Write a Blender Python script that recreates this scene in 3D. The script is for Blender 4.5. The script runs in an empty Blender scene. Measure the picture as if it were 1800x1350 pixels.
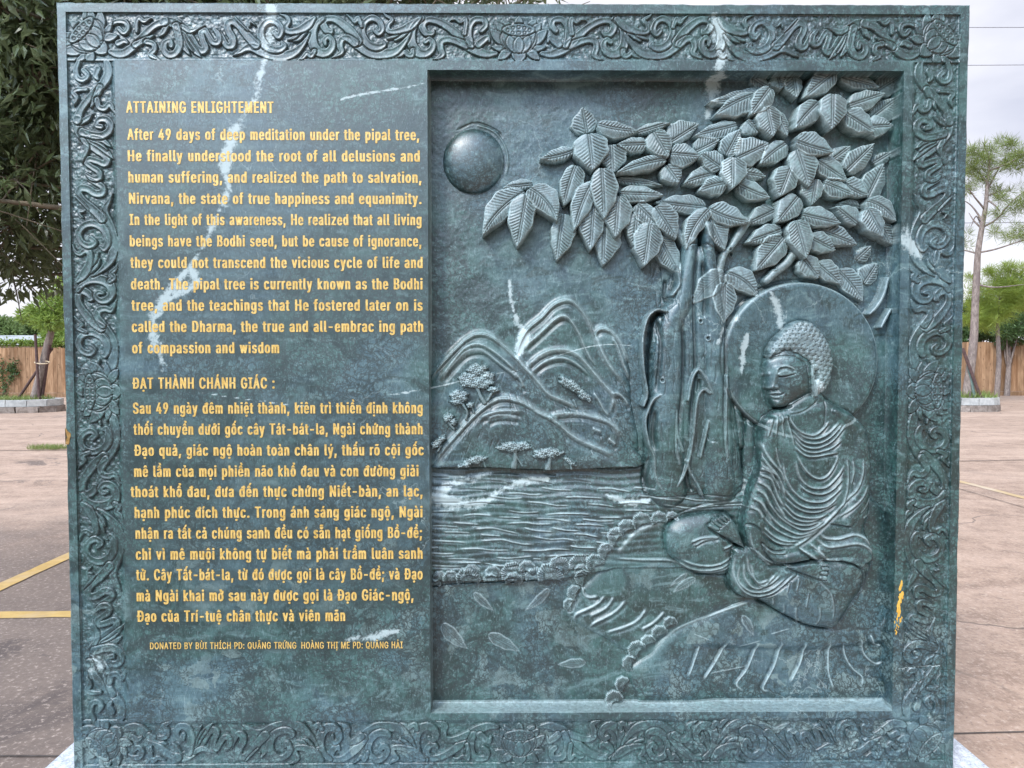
import bpy, math, random
import numpy as np
from mathutils import Vector, Matrix
from mathutils.geometry import delaunay_2d_cdt

# ------------------------------------------------------------------ camera, sky, sun, exposure
SC = bpy.context.scene
COL = SC.collection
F_PX, W_PX, H_PX = 1300.0, 1800.0, 1350.0          # focal length in pixels of the 1800x1350 photograph
SLAB_Z = 0.40                                       # underside of the carved slab above the ground
CAM_P = np.array([-0.0258, -1.9757, 1.13555 + SLAB_Z])
YAW, PITCH, ROLL = 0.00817, -0.03698, -0.00097


def cam_axes():
    cy, sy, cp, sp = math.cos(YAW), math.sin(YAW), math.cos(PITCH), math.sin(PITCH)
    fw = np.array([sy * cp, cy * cp, sp])
    rt = np.array([cy, -sy, 0.0])
    up = np.cross(rt, fw)
    cr, sr = math.cos(ROLL), math.sin(ROLL)
    return rt * cr + up * sr, -rt * sr + up * cr, fw


RT, UP, FW = cam_axes()
cam = bpy.data.cameras.new('camera')
camo = bpy.data.objects.new('camera', cam)
COL.objects.link(camo)
camo.matrix_world = Matrix(((RT[0], UP[0], -FW[0], CAM_P[0]), (RT[1], UP[1], -FW[1], CAM_P[1]),
                            (RT[2], UP[2], -FW[2], CAM_P[2]), (0, 0, 0, 1)))
cam.sensor_fit = 'HORIZONTAL'
cam.sensor_width = 36.0
cam.lens = 36.0 * F_PX / W_PX
cam.clip_start, cam.clip_end = 0.05, 2000
SC.camera = camo

SUN_DIR = Vector((-0.52, -0.78, 0.80)).normalized()
SUN_EL = math.asin(SUN_DIR.z)
SUN_ROT = math.atan2(SUN_DIR.x, SUN_DIR.y)
wd = bpy.data.worlds.new('World')
SC.world = wd
wd.use_nodes = True
wn, wl = wd.node_tree.nodes, wd.node_tree.links
bg = wn['Background']
bg.inputs['Strength'].default_value = 0.10
sky = wn.new('ShaderNodeTexSky')
sky.sky_type = 'NISHITA'
sky.sun_disc = False
sky.sun_elevation = SUN_EL
sky.sun_rotation = SUN_ROT
tc = wn.new('ShaderNodeTexCoord')
mp = wn.new('ShaderNodeMapping')
mp.inputs['Scale'].default_value = (1.0, 1.0, 2.6)
nz = wn.new('ShaderNodeTexNoise')
nz.inputs['Scale'].default_value = 2.3
nz.inputs['Detail'].default_value = 6
nz.inputs['Roughness'].default_value = 0.52
cr = wn.new('ShaderNodeValToRGB')                    # the cloud deck: thin grey-lavender and white
cr.color_ramp.elements[0].position = 0.30
cr.color_ramp.elements[0].color = (5.4, 5.5, 6.4, 1)
cr.color_ramp.elements[1].position = 0.62
cr.color_ramp.elements[1].color = (9.0, 8.9, 9.3, 1)
mxw = wn.new('ShaderNodeMixRGB')
mxw.inputs['Fac'].default_value = 0.88
wl.new(tc.outputs['Generated'], mp.inputs['Vector'])
wl.new(mp.outputs['Vector'], nz.inputs['Vector'])
wl.new(nz.outputs['Fac'], cr.inputs['Fac'])
wl.new(sky.outputs['Color'], mxw.inputs['Color1'])
wl.new(cr.outputs['Color'], mxw.inputs['Color2'])
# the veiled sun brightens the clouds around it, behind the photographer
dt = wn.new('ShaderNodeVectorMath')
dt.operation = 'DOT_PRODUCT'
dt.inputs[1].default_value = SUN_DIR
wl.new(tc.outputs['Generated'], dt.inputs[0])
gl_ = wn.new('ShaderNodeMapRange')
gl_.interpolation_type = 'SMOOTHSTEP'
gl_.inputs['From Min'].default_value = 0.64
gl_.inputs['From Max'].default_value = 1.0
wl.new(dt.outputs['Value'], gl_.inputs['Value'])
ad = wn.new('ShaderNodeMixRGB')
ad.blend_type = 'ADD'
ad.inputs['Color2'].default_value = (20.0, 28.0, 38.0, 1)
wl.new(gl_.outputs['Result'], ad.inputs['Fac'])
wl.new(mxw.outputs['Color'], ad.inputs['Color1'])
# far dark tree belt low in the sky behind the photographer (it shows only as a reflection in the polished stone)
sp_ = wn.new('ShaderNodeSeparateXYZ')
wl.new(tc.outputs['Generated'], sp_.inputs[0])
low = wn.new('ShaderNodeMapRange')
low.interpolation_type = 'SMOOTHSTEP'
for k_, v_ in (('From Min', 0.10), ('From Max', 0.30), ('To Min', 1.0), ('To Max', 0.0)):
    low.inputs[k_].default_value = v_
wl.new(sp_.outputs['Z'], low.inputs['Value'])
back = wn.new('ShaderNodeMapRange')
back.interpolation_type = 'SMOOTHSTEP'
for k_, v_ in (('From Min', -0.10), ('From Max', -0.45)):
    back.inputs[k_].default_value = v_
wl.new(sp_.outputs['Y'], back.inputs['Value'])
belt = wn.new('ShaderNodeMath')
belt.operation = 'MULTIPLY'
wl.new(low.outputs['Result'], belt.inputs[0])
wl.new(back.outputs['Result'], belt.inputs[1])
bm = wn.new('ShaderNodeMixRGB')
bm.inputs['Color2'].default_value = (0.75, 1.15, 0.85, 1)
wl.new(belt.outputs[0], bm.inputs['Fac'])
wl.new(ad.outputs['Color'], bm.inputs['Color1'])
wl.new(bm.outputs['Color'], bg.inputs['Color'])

sun = bpy.data.lights.new('sun', 'SUN')
sun.energy = 2.1
sun.angle = math.radians(11)
sun.color = (1.0, 0.96, 0.90)
suno = bpy.data.objects.new('sun', sun)
COL.objects.link(suno)
suno.location = (-6, -9, 14)
suno.rotation_euler = SUN_DIR.to_track_quat('Z', 'Y').to_euler()

SC.view_settings.view_transform = 'Standard'
SC.view_settings.look = 'None'
SC.view_settings.exposure = 0.50
SC.view_settings.gamma = 1.0
SC.cycles.use_denoising = True
SC.cycles.max_bounces = 4
SC.cycles.diffuse_bounces = 2
SC.cycles.glossy_bounces = 2
SC.cycles.transparent_max_bounces = 4

rng = np.random.default_rng(7)
random.seed(7)


# ------------------------------------------------------------------ pixel <-> world
def at(px, py, Y):
    """point of the plane y = Y seen at photograph pixel (px, py)"""
    d = FW + RT * ((px - 900) / F_PX) + UP * ((675 - py) / F_PX)
    return CAM_P + d * ((Y - CAM_P[1]) / d[1])


def on_ground(px, py, z=0.0):
    d = FW + RT * ((px - 900) / F_PX) + UP * ((675 - py) / F_PX)
    return CAM_P + d * ((z - CAM_P[2]) / d[2])


def project(X, Y, Z):
    dx, dy, dz = X - CAM_P[0], Y - CAM_P[1], Z - CAM_P[2]
    k = F_PX / (dx * FW[0] + dy * FW[1] + dz * FW[2])
    return 900 + k * (dx * RT[0] + dy * RT[1] + dz * RT[2]), 675 - k * (dx * UP[0] + dy * UP[1] + dz * UP[2])


# ------------------------------------------------------------------ objects
def tag(o, label=None, cat=None, group=None, kind=None):
    for k, v in (('label', label), ('category', cat), ('group', group), ('kind', kind)):
        if v:
            o[k] = v
    return o


def empty(name, loc, label, cat, group=None):
    o = bpy.data.objects.new(name, None)
    o.empty_display_size = 0.2
    COL.objects.link(o)
    o.location = loc
    return tag(o, label, cat, group)


def mesh_np(name, verts, quads=None, tris=None, mat=None, parent=None, attrs=None, smooth=False):
    """one mesh object from numpy arrays; vertices are in the parent's local space"""
    me = bpy.data.meshes.new(name)
    verts = np.asarray(verts, np.float32).reshape(-1, 3)
    nq = 0 if quads is None else len(quads)
    nt = 0 if tris is None else len(tris)
    me.vertices.add(len(verts))
    me.vertices.foreach_set('co', verts.ravel())
    loops = []
    if nq:
        loops.append(np.asarray(quads, np.int32).ravel())
    if nt:
        loops.append(np.asarray(tris, np.int32).ravel())
    loops = np.concatenate(loops)
    me.loops.add(len(loops))
    me.loops.foreach_set('vertex_index', loops)
    starts = np.concatenate([np.arange(nq) * 4, nq * 4 + np.arange(nt) * 3]).astype(np.int32)
    me.polygons.add(nq + nt)
    me.polygons.foreach_set('loop_start', starts)
    me.polygons.foreach_set('use_smooth', np.full(nq + nt, smooth))
    for k, v in (attrs or {}).items():
        a = me.attributes.new(k, 'FLOAT', 'POINT')
        a.data.foreach_set('value', np.asarray(v, np.float32).ravel())
    me.update(calc_edges=True)
    me.validate()
    if mat:
        me.materials.append(mat)
    o = bpy.data.objects.new(name, me)
    COL.objects.link(o)
    if parent:
        o.parent = parent
    return o


class MB:
    """collects shapes into one mesh"""

    def __init__(s):
        s.v, s.q, s.t, s.a, s.n = [], [], [], [], 0

    def add(s, v, q=None, t=None, rnd=0.5):
        v = np.asarray(v, float).reshape(-1, 3)
        if q is not None and len(q):
            s.q.append(np.asarray(q, int) + s.n)
        if t is not None and len(t):
            s.t.append(np.asarray(t, int) + s.n)
        s.v.append(v)
        s.a.append(np.broadcast_to(np.asarray(rnd, float), (len(v),)))
        s.n += len(v)

    def box(s, lo, hi, rnd=0.5, rot=0.0, bev=0.0):
        lo, hi = np.array(lo, float), np.array(hi, float)
        c, h = (lo + hi) / 2, (hi - lo) / 2
        b = min(bev, h.min() * 0.45)
        pts = []
        for z, ins in ((-h[2], b), (-h[2] + b, 0), (h[2] - b, 0), (h[2], b)):
            pts += [(-h[0] + ins, -h[1] + ins, z), (h[0] - ins, -h[1] + ins, z), (h[0] - ins, h[1] - ins, z), (-h[0] + ins, h[1] - ins, z)]
        p = np.array(pts)
        cr_, sr_ = math.cos(rot), math.sin(rot)
        p = np.stack([p[:, 0] * cr_ - p[:, 1] * sr_, p[:, 0] * sr_ + p[:, 1] * cr_, p[:, 2]], 1) + c
        q = [(3, 2, 1, 0), (12, 13, 14, 15)]
        for k in range(3):
            for i in range(4):
                j = (i + 1) % 4
                q.append((k * 4 + i, k * 4 + j, k * 4 + 4 + j, k * 4 + 4 + i))
        s.add(p, q, rnd=rnd)

    def tube(s, pts, rad, n=8, rnd=0.5, cap=True):
        pts = np.array(pts, float)
        rad = np.broadcast_to(np.asarray(rad, float), (len(pts),))
        tan = np.gradient(pts, axis=0)
        tan /= np.linalg.norm(tan, axis=1)[:, None] + 1e-9
        ref = np.array([0.31, 0.92, 0.23])
        vs = []
        for p, t, r in zip(pts, tan, rad):
            a = np.cross(t, ref)
            a /= np.linalg.norm(a) + 1e-9
            b = np.cross(t, a)
            th = np.arange(n) * 2 * math.pi / n
            vs.append(p + r * (np.cos(th)[:, None] * a + np.sin(th)[:, None] * b))
        q = []
        for k in range(len(pts) - 1):
            for i in range(n):
                j = (i + 1) % n
                q.append((k * n + i, k * n + n + i, k * n + n + j, k * n + j))
        s.add(np.concatenate(vs), q, rnd=rnd)
        if cap:
            for k in (0, len(pts) - 1):
                ring = vs[k]
                s.add(np.concatenate([ring, ring.mean(0)[None]]), t=[(i, (i + 1) % n, n) for i in range(n)], rnd=rnd)

    def build(s, name, mat, parent=None, smooth=False):
        return mesh_np(name, np.concatenate(s.v), np.concatenate(s.q) if s.q else None,
                       np.concatenate(s.t) if s.t else None, mat, parent,
                       {'rnd': np.concatenate(s.a)}, smooth)


# ------------------------------------------------------------------ materials
def new_mat(name):
    m = bpy.data.materials.new(name)
    m.use_nodes = True
    return m, m.node_tree.nodes, m.node_tree.links, m.node_tree.nodes['Principled BSDF']


class NT:
    """small helper for building node graphs"""

    def __init__(s, nodes, links):
        s.n, s.l = nodes, links

    def node(s, kind, **kw):
        nd = s.n.new(kind)
        for k, v in kw.items():
            if k.startswith('i_'):
                nd.inputs[k[2:].replace('_', ' ')].default_value = v
            else:
                setattr(nd, k, v)
        return nd

    def link(s, a, b):
        s.l.new(a, b)

    def coord(s, scale=(1, 1, 1), rot=(0, 0, 0)):
        t = s.node('ShaderNodeTexCoord')
        m = s.node('ShaderNodeMapping')
        m.inputs['Scale'].default_value = scale
        m.inputs['Rotation'].default_value = rot
        s.link(t.outputs['Object'], m.inputs['Vector'])
        return m.outputs['Vector']

    def noise(s, vec, scale, detail=4, rough=0.55, dist=0.0):
        nd = s.node('ShaderNodeTexNoise')
        nd.inputs['Scale'].default_value = scale
        nd.inputs['Detail'].default_value = detail
        nd.inputs['Roughness'].default_value = rough
        nd.inputs['Distortion'].default_value = dist
        s.link(vec, nd.inputs['Vector'])
        return nd.outputs['Fac']

    def ramp(s, fac, p0, p1, c0=0.0, c1=1.0):
        nd = s.node('ShaderNodeMapRange', clamp=True)
        nd.interpolation_type = 'SMOOTHSTEP'
        nd.inputs['From Min'].default_value = p0
        nd.inputs['From Max'].default_value = p1
        nd.inputs['To Min'].default_value = c0
        nd.inputs['To Max'].default_value = c1
        s.link(fac, nd.inputs['Value'])
        return nd.outputs['Result']

    def math(s, op, a, b=None):
        nd = s.node('ShaderNodeMath', operation=op)
        for i, v in enumerate((a, b)):
            if v is None:
                continue
            if isinstance(v, (int, float)):
                nd.inputs[i].default_value = v
            else:
                s.link(v, nd.inputs[i])
        return nd.outputs[0]

    def mix(s, fac, a, b, mode='MIX'):
        nd = s.node('ShaderNodeMixRGB', blend_type=mode)
        for i, v in ((0, fac), (1, a), (2, b)):
            if isinstance(v, (int, float)):
                nd.inputs[i].default_value = v
            elif isinstance(v, tuple):
                nd.inputs[i].default_value = (*v, 1) if len(v) == 3 else v
            else:
                s.link(v, nd.inputs[i])
        return nd.outputs[0]

    def attr(s, name):
        return s.node('ShaderNodeAttribute', attribute_name=name).outputs['Fac']

    def bump(s, height, strength, dist, bsdf):
        nd = s.node('ShaderNodeBump')
        nd.inputs['Strength'].default_value = strength
        nd.inputs['Distance'].default_value = dist
        s.link(height, nd.inputs['Height'])
        s.link(nd.outputs['Normal'], bsdf.inputs['Normal'])


def stone_material():
    m, n, l, b = new_mat('green_marble')
    t = NT(n, l)
    P = t.coord()
    warp = t.node('ShaderNodeTexNoise')
    warp.inputs['Scale'].default_value = 7.0
    warp.inputs['Detail'].default_value = 5
    warp.inputs['Roughness'].default_value = 0.62
    l.new(P, warp.inputs['Vector'])
    wv = t.node('ShaderNodeVectorMath', operation='MULTIPLY_ADD')
    wv.inputs[1].default_value = (0.16, 0.16, 0.16)
    l.new(warp.outputs['Color'], wv.inputs[0])
    l.new(P, wv.inputs[2])
    PW = wv.outputs['Vector']
    big = t.noise(P, 2.1, 4, 0.55, 0.6)
    mid = t.noise(P, 9.5, 7, 0.68, 0.9)
    fine = t.noise(P, 95, 4, 0.72)
    band = t.noise(t.coord((4.0, 4.0, 9.0), (0, 0.16, 0)), 1.7, 6, 0.68, 2.2)     # lying streaks
    hair = t.noise(t.coord((230, 80, 62), (0, -0.12, 0)), 1.0, 2, 0.6, 1.2)        # upright saw hatch
    c = t.mix(t.ramp(mid, 0.38, 0.60), STONE_DARK, STONE_MID)
    c = t.mix(t.ramp(big, 0.44, 0.58, 0, 0.60), c, STONE_BLUE)
    c = t.mix(t.ramp(band, 0.52, 0.66, 0, 0.62), c, STONE_PALE)
    c = t.mix(t.ramp(band, 0.47, 0.36, 0, 0.80), c, STONE_DARK)
    # broken, re-cemented lumps of paler stone, mostly low in the block
    vc = t.node('ShaderNodeTexVoronoi', feature='F1')
    vc.inputs['Scale'].default_value = 24
    l.new(PW, vc.inputs['Vector'])
    sx = t.node('ShaderNodeSeparateXYZ')
    l.new(vc.outputs['Color'], sx.inputs[0])
    sz = t.node('ShaderNodeSeparateXYZ')
    l.new(P, sz.inputs[0])
    lowm = t.math('MULTIPLY', t.ramp(sz.outputs['Z'], 1.15, 0.25, 0.12, 1.0), t.ramp(big, 0.40, 0.56))
    c = t.mix(t.math('MULTIPLY', t.ramp(sx.outputs['X'], 0.70, 0.86, 0, 0.60), lowm), c, (0.15, 0.205, 0.19))
    c = t.mix(t.ramp(fine, 0.54, 0.72, 0, 0.7), c, STONE_PALE)
    c = t.mix(t.ramp(fine, 0.46, 0.28, 0, 0.7), c, STONE_DARK)
    c = t.mix(t.ramp(hair, 0.54, 0.72, 0, 0.42), c, STONE_PALE2)
    c = t.mix(t.ramp(hair, 0.44, 0.28, 0, 0.5), c, STONE_DARK)
    crk = None
    msk0 = t.noise(P, 3.6, 4, 0.6, 0.5)
    for sc, w0, p0, amt in ((22, 0.075, 0.44, 0.95), (58, 0.14, 0.40, 0.95)):
        v = t.node('ShaderNodeTexVoronoi', feature='DISTANCE_TO_EDGE')
        v.inputs['Scale'].default_value = sc
        v.inputs['Randomness'].default_value = 1.0
        l.new(PW, v.inputs['Vector'])
        line = t.ramp(t.math('ADD', v.outputs['Distance'], t.math('MULTIPLY', t.math('SUBTRACT', fine, 0.5), 0.06)), 0.0, w0, 1, 0)
        f = t.math('MULTIPLY', line, t.ramp(msk0, p0, p0 + 0.13, 0, amt))
        crk = f if crk is None else t.math('MAXIMUM', crk, f)
    c = t.mix(crk, c, (0.008, 0.020, 0.020))
    # white hair cracks
    v = t.node('ShaderNodeTexVoronoi', feature='DISTANCE_TO_EDGE')
    v.inputs['Scale'].default_value = 5.0
    l.new(PW, v.inputs['Vector'])
    wl_ = t.math('MULTIPLY', t.ramp(v.outputs['Distance'], 0.0, 0.010, 1, 0), t.ramp(big, 0.56, 0.64, 0, 0.30))
    c = t.mix(wl_, c, (0.42, 0.50, 0.48))
    stain = t.attr('stain')
    sm = t.math('MULTIPLY', stain, t.ramp(band, 0.36, 0.56))
    c = t.mix(t.math('MULTIPLY', sm, 0.80), c, STONE_STAIN)
    rag = t.math('ADD', t.math('MULTIPLY', t.math('SUBTRACT', mid, 0.5), 3.2), t.math('MULTIPLY', t.math('SUBTRACT', fine, 0.5), 1.6))
    vein = t.math('ADD', t.attr('vein'), rag)
    vein = t.math('MULTIPLY', t.ramp(vein, 0.45, 1.00, 0, 0.66), t.ramp(t.attr('vein'), 0.02, 0.25))
    c = t.mix(vein, c, (0.44, 0.51, 0.50))
    wear = t.math('MULTIPLY', t.attr('wear'), t.ramp(fine, 0.30, 0.62, 0.50, 1.0))
    c = t.mix(wear, c, STONE_WEAR)
    dirt = t.attr('dirt')  # painted shade of the carved grooves and moats
    c = t.mix(dirt, c, (0.008, 0.014, 0.014))  # near-black painted into carved grooves, standing in for their shade
    l.new(c, b.inputs['Base Color'])
    rough = t.ramp(mid, 0.3, 0.7, 0.36, 0.52)
    rough = t.math('ADD', rough, t.math('MULTIPLY', t.attr('wear'), 0.18))
    rough = t.math('ADD', rough, t.math('MULTIPLY', dirt, 0.3))
    l.new(rough, b.inputs['Roughness'])
    b.inputs['IOR'].default_value = 1.75
    h = t.math('ADD', t.math('MULTIPLY', fine, 0.55), t.math('MULTIPLY', hair, 0.6))
    t.bump(h, 0.45, 0.0012, b)
    return m


STONE_DARK = (0.004, 0.021, 0.018)
STONE_MID = (0.029, 0.082, 0.073)
STONE_PALE = (0.125, 0.200, 0.198)
STONE_PALE2 = (0.17, 0.24, 0.25)
STONE_BLUE = (0.048, 0.092, 0.118)
STONE_STAIN = (0.010, 0.026, 0.025)
STONE_WEAR = (0.46, 0.56, 0.55)
M_STONE = stone_material()


def simple_mat(name, c0, c1, scale, rough=0.7, bump=0.0, bdist=0.004, c2=None, stretch=(1, 1, 1), spec=0.3, rnd=0.0):
    """two or three noise-mixed colours, grain, per-piece tone from the rnd attribute"""
    m, n, l, b = new_mat(name)
    t = NT(n, l)
    P = t.coord(stretch)
    f = t.noise(P, scale, 7, 0.65, 0.3)
    c = t.mix(t.ramp(f, 0.3, 0.7), c0, c1)
    if c2:
        c = t.mix(t.ramp(t.noise(P, scale * 0.23, 5, 0.6), 0.48, 0.68), c, c2)
    if rnd:
        k = t.math('ADD', t.math('MULTIPLY', t.attr('rnd'), 2 * rnd), 1 - rnd)
        cb = t.node('ShaderNodeCombineXYZ')
        for i in range(3):
            l.new(k, cb.inputs[i])
        c = t.mix(1.0, c, cb.outputs[0], 'MULTIPLY')
    l.new(c, b.inputs['Base Color'])
    b.inputs['Roughness'].default_value = rough
    b.inputs['Specular IOR Level'].default_value = spec
    if bump:
        t.bump(t.noise(P, scale * 3, 6, 0.7), bump, bdist, b)
    return m


def leaf_mat(name, c0, c1, c2, transl=0.35, rough=0.5):
    m, n, l, b = new_mat(name)
    t = NT(n, l)
    r = t.attr('rnd')
    c = t.mix(t.ramp(r, 0.0, 0.6), c0, c1)
    c = t.mix(t.ramp(r, 0.72, 1.0), c, c2)
    l.new(c, b.inputs['Base Color'])
    b.inputs['Roughness'].default_value = rough
    tr = t.node('ShaderNodeBsdfTranslucent')
    l.new(t.mix(0.5, c, tuple(min(1, x * 1.6) for x in c2)), tr.inputs['Color'])
    mx = t.node('ShaderNodeMixShader')
    mx.inputs[0].default_value = transl
    l.new(b.outputs[0], mx.inputs[1])
    l.new(tr.outputs[0], mx.inputs[2])
    l.new(mx.outputs[0], n['Material Output'].inputs['Surface'])
    return m


# ------------------------------------------------------------------ carving engine
# A carved face is a grid of points of the slab; each grid point knows which photograph pixel its plane shows at,
# so drawings traced from the photograph are laid on the real plane and then cut to real depth (metres).
W2, SH = 1.2, 2.0618                                # half width and height of the slab


def spline(pts, n=6):
    p = np.array(pts, float)
    if len(p) < 3:
        return np.array([p[0] + (p[-1] - p[0]) * k for k in np.linspace(0, 1, n + 1)])
    e = np.concatenate([[2 * p[0] - p[1]], p, [2 * p[-1] - p[-2]]])
    out = []
    tt = np.linspace(0, 1, n, endpoint=False)[:, None]
    for i in range(len(p) - 1):
        a, b, c, d = e[i:i + 4]
        out.append(0.5 * (2 * b + (c - a) * tt + (2 * a - 5 * b + 4 * c - d) * tt ** 2 + (3 * b - a - 3 * c + d) * tt ** 3))
    out.append(p[-1:])
    return np.concatenate(out)


def loop_spline(pts, n=5):
    p = list(pts)
    s = spline(p[-2:] + p + p[:2], n)
    return s[2 * n: 2 * n + len(p) * n]


def smooth(x):
    x = np.clip(x, 0, 1)
    return x * x * (3 - 2 * x)


def value_noise(X, Z, scale, seed, octaves=3):
    """smooth irregular bumps in -1..1 (cubic-faded lattice noise)"""
    r = np.random.default_rng(seed)
    T = r.uniform(-1, 1, (256, 256)).astype(np.float32)
    out = np.zeros(X.shape, np.float32)
    for o in range(octaves):
        x, z = (X + 7.3) * scale * 2 ** o, (Z + 3.1) * scale * 2 ** o
        xi, zi = np.floor(x).astype(int), np.floor(z).astype(int)
        fx, fz = smooth(x - xi), smooth(z - zi)
        g = lambda a, b: T[(xi + a) % 256, (zi + b) % 256]
        out += ((g(0, 0) * (1 - fx) + g(1, 0) * fx) * (1 - fz) + (g(0, 1) * (1 - fx) + g(1, 1) * fx) * fz) * 0.55 ** o
    return out


class Carving:
    def __init__(s, xs, zs, floor, u, v):
        s.xs, s.zs = np.asarray(xs, float), np.asarray(zs, float)   # zs from top to bottom, slab coordinates
        s.X, s.Z = np.meshgrid(s.xs, s.zs)
        s.U, s.V = u.astype(np.float32), v.astype(np.float32)
        s.H = np.broadcast_to(np.asarray(floor, np.float32), s.X.shape).copy()
        s.L = np.zeros(s.X.shape, np.int32)
        s.wear = np.zeros(s.X.shape, np.float32)
        s.dirt = np.zeros(s.X.shape, np.float32)  # painted shade of grooves and moats

    def win(s, p, m):
        lo, hi = p[:, :2].min(0) - m, p[:, :2].max(0) + m
        cols = np.where((s.U.min(0) <= hi[0]) & (s.U.max(0) >= lo[0]))[0]
        rows = np.where((s.V.min(1) <= hi[1]) & (s.V.max(1) >= lo[1]))[0]
        if len(cols) == 0 or len(rows) == 0:
            return None
        return slice(rows[0], rows[-1] + 1), slice(cols[0], cols[-1] + 1)

    def dist(s, w, p, closed=False):
        """distance to a polyline (minus the radius in its third column) and the arc parameter of the nearest point"""
        U, V = s.U[w], s.V[w]
        q = np.concatenate([p, p[:1]]) if closed else p
        best = np.full(U.shape, 1e9, np.float32)
        arc = np.zeros(U.shape, np.float32)
        seg = np.hypot(*(q[1:, :2] - q[:-1, :2]).T)
        cum = np.concatenate([[0], np.cumsum(seg)])
        tot = cum[-1] + 1e-9
        rad = q[:, 2] if q.shape[1] > 2 else np.zeros(len(q))
        for i in range(len(q) - 1):
            if seg[i] < 1e-6:
                continue
            r = max(rad[i], rad[i + 1]) + 16
            dx, dy = (q[i + 1, :2] - q[i, :2]) / seg[i]
            ru, rv = U - q[i, 0], V - q[i, 1]
            t = np.clip(ru * dx + rv * dy, 0, seg[i])
            d = np.hypot(ru - t * dx, rv - t * dy) - (rad[i] + (rad[i + 1] - rad[i]) * t / seg[i])
            k = d < best
            best = np.where(k, d, best)
            arc = np.where(k, (cum[i] + t) / tot, arc)
        return best, arc

    def inside(s, w, p):
        U, V = s.U[w], s.V[w]
        ins = np.zeros(U.shape, bool)
        x, y = p[:, 0], p[:, 1]
        for i in range(len(p)):
            j = i - 1
            if y[i] == y[j]:
                continue
            c = ((y[i] > V) != (y[j] > V)) & (U < (x[j] - x[i]) * (V - y[i]) / (y[j] - y[i]) + x[i])
            ins ^= c
        return ins

    # --- cutting tools
    def ridge(s, pts, width=1.6, height=0.003, wear=0.0, dirt=0.0, label=None, taper=True, sp=6, side=0.0):  # dirt: strength of the painted groove shade
        """raised (or, with a negative height, incised) line"""
        p = spline(pts, sp)
        w = s.win(p, width * 4 + 2)
        if w is None:
            return
        d, a = s.dist(w, p[:, :2])
        g = np.exp(-(d / width) ** 2)
        if taper:
            g = g * smooth(np.minimum(a, 1 - a) * 7 + 0.12)
        s.H[w] += height * g
        if wear:
            s.wear[w] = np.maximum(s.wear[w], wear * g)
        if dirt:
            s.dirt[w] = np.maximum(s.dirt[w], dirt * g)
        if label is not None:
            s.L[w] = np.where(g > 0.35, label, s.L[w])

    def body(s, pts, base, height, R, label, closed_spline=True, power=2.0, mode='max', edge=1.5, sp=5, wear=None, moat=0.0):
        """rounded solid over an outline"""
        p = loop_spline(pts, sp) if closed_spline else np.array(pts, float)
        w = s.win(p, 10 if moat else 3)
        if w is None:
            return None
        d, _ = s.dist(w, p[:, :2], True)
        ins = s.inside(w, p)
        if moat:
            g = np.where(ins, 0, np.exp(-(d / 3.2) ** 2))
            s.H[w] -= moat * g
            s.dirt[w] = np.maximum(s.dirt[w], 0.28 * g)  # shade of the undercut painted round the outline
            s.wear[w] *= 1 - 0.6 * g
        k = np.clip(d / R, 0, 1)
        h = base + height * (1 - (1 - k) ** power) ** (1.0 / power)
        if edge:
            h = s.H[w] + (h - s.H[w]) * smooth(d / edge)
        new = ins & ((h > s.H[w]) if mode == 'max' else True)
        s.H[w] = np.where(new, h, s.H[w])
        s.L[w] = np.where(new, label, s.L[w])
        if wear is not None:
            s.wear[w] = np.where(new, wear, s.wear[w])
            s.dirt[w] = np.where(new, 0, s.dirt[w])
        return w, new, d

    def limb(s, pts, base, height, label, wear=None, sp=6, mode='max', power=2.0, edge=1.2, moat=0.0):
        """rounded tapering bar: points carry a radius"""
        p = spline(pts, sp)
        w = s.win(p, p[:, 2].max() + 3)
        if w is None:
            return
        U, V = s.U[w], s.V[w]
        d, a = s.dist(w, p)
        ins = d < 0
        rr = np.interp(a, np.linspace(0, 1, len(p)), p[:, 2])
        k = np.clip(-d / np.maximum(rr, 0.5), 0, 1)
        h = base + height * (1 - (1 - k) ** power) ** (1 / power)
        if edge:
            h = s.H[w] + (h - s.H[w]) * smooth(-d / edge)
        new = ins & ((h > s.H[w]) if mode == 'max' else True)
        if moat:
            g = np.where(ins, 0, np.exp(-(d / 1.2) ** 2))
            s.H[w] -= moat * g
        s.H[w] = np.where(new, h, s.H[w])
        s.L[w] = np.where(new, label, s.L[w])
        if wear is not None:
            s.wear[w] = np.where(new, wear, s.wear[w])
            s.dirt[w] = np.where(new, 0, s.dirt[w])

    def leaf(s, base, tip, wl, wr, h, label, bow=0.0, tilt=0.006, spacing=4.6, wear=0.22, broad=0.38, fine=1.0, thick=0.003, rimw=0.45):
        """a leaf with midrib and side veins; wl / wr are its half widths left and right looking from base to tip"""
        b, t = np.array(base, float), np.array(tip, float)
        ax = t - b
        L = np.hypot(*ax)
        ax = ax / L
        nr = np.array([-ax[1], ax[0]])
        w = s.win(np.array([b, t]), max(wl, wr) + abs(bow) + 3)
        if w is None:
            return
        ru, rv = s.U[w] - b[0], s.V[w] - b[1]
        tt = (ru * ax[0] + rv * ax[1]) / L
        off = ru * nr[0] + rv * nr[1]
        mid = bow * 4 * tt * (1 - tt)
        off = off - mid
        tc_ = np.clip(tt, 0, 1)
        e = math.log(0.5) / math.log(broad)
        prof = np.sin(math.pi * tc_ ** e) ** 0.64 * (1 - 0.08 * tc_)
        prof = np.where(tc_ > 0.62, prof * (1 - 0.36 * ((tc_ - 0.62) / 0.38) ** 1.2), prof)
        wob = 1 + 0.05 * np.sin(tc_ * 19 + label * 1.7)
        half = np.where(off > 0, wr, wl) * prof * wob
        ins = (tt > 0) & (tt < 1) & (np.abs(off) < half)
        din = np.maximum(half - np.abs(off), 0)
        q = np.abs(off) / np.maximum(half, 0.3)
        dome = (1 - q ** 2.0)
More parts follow.
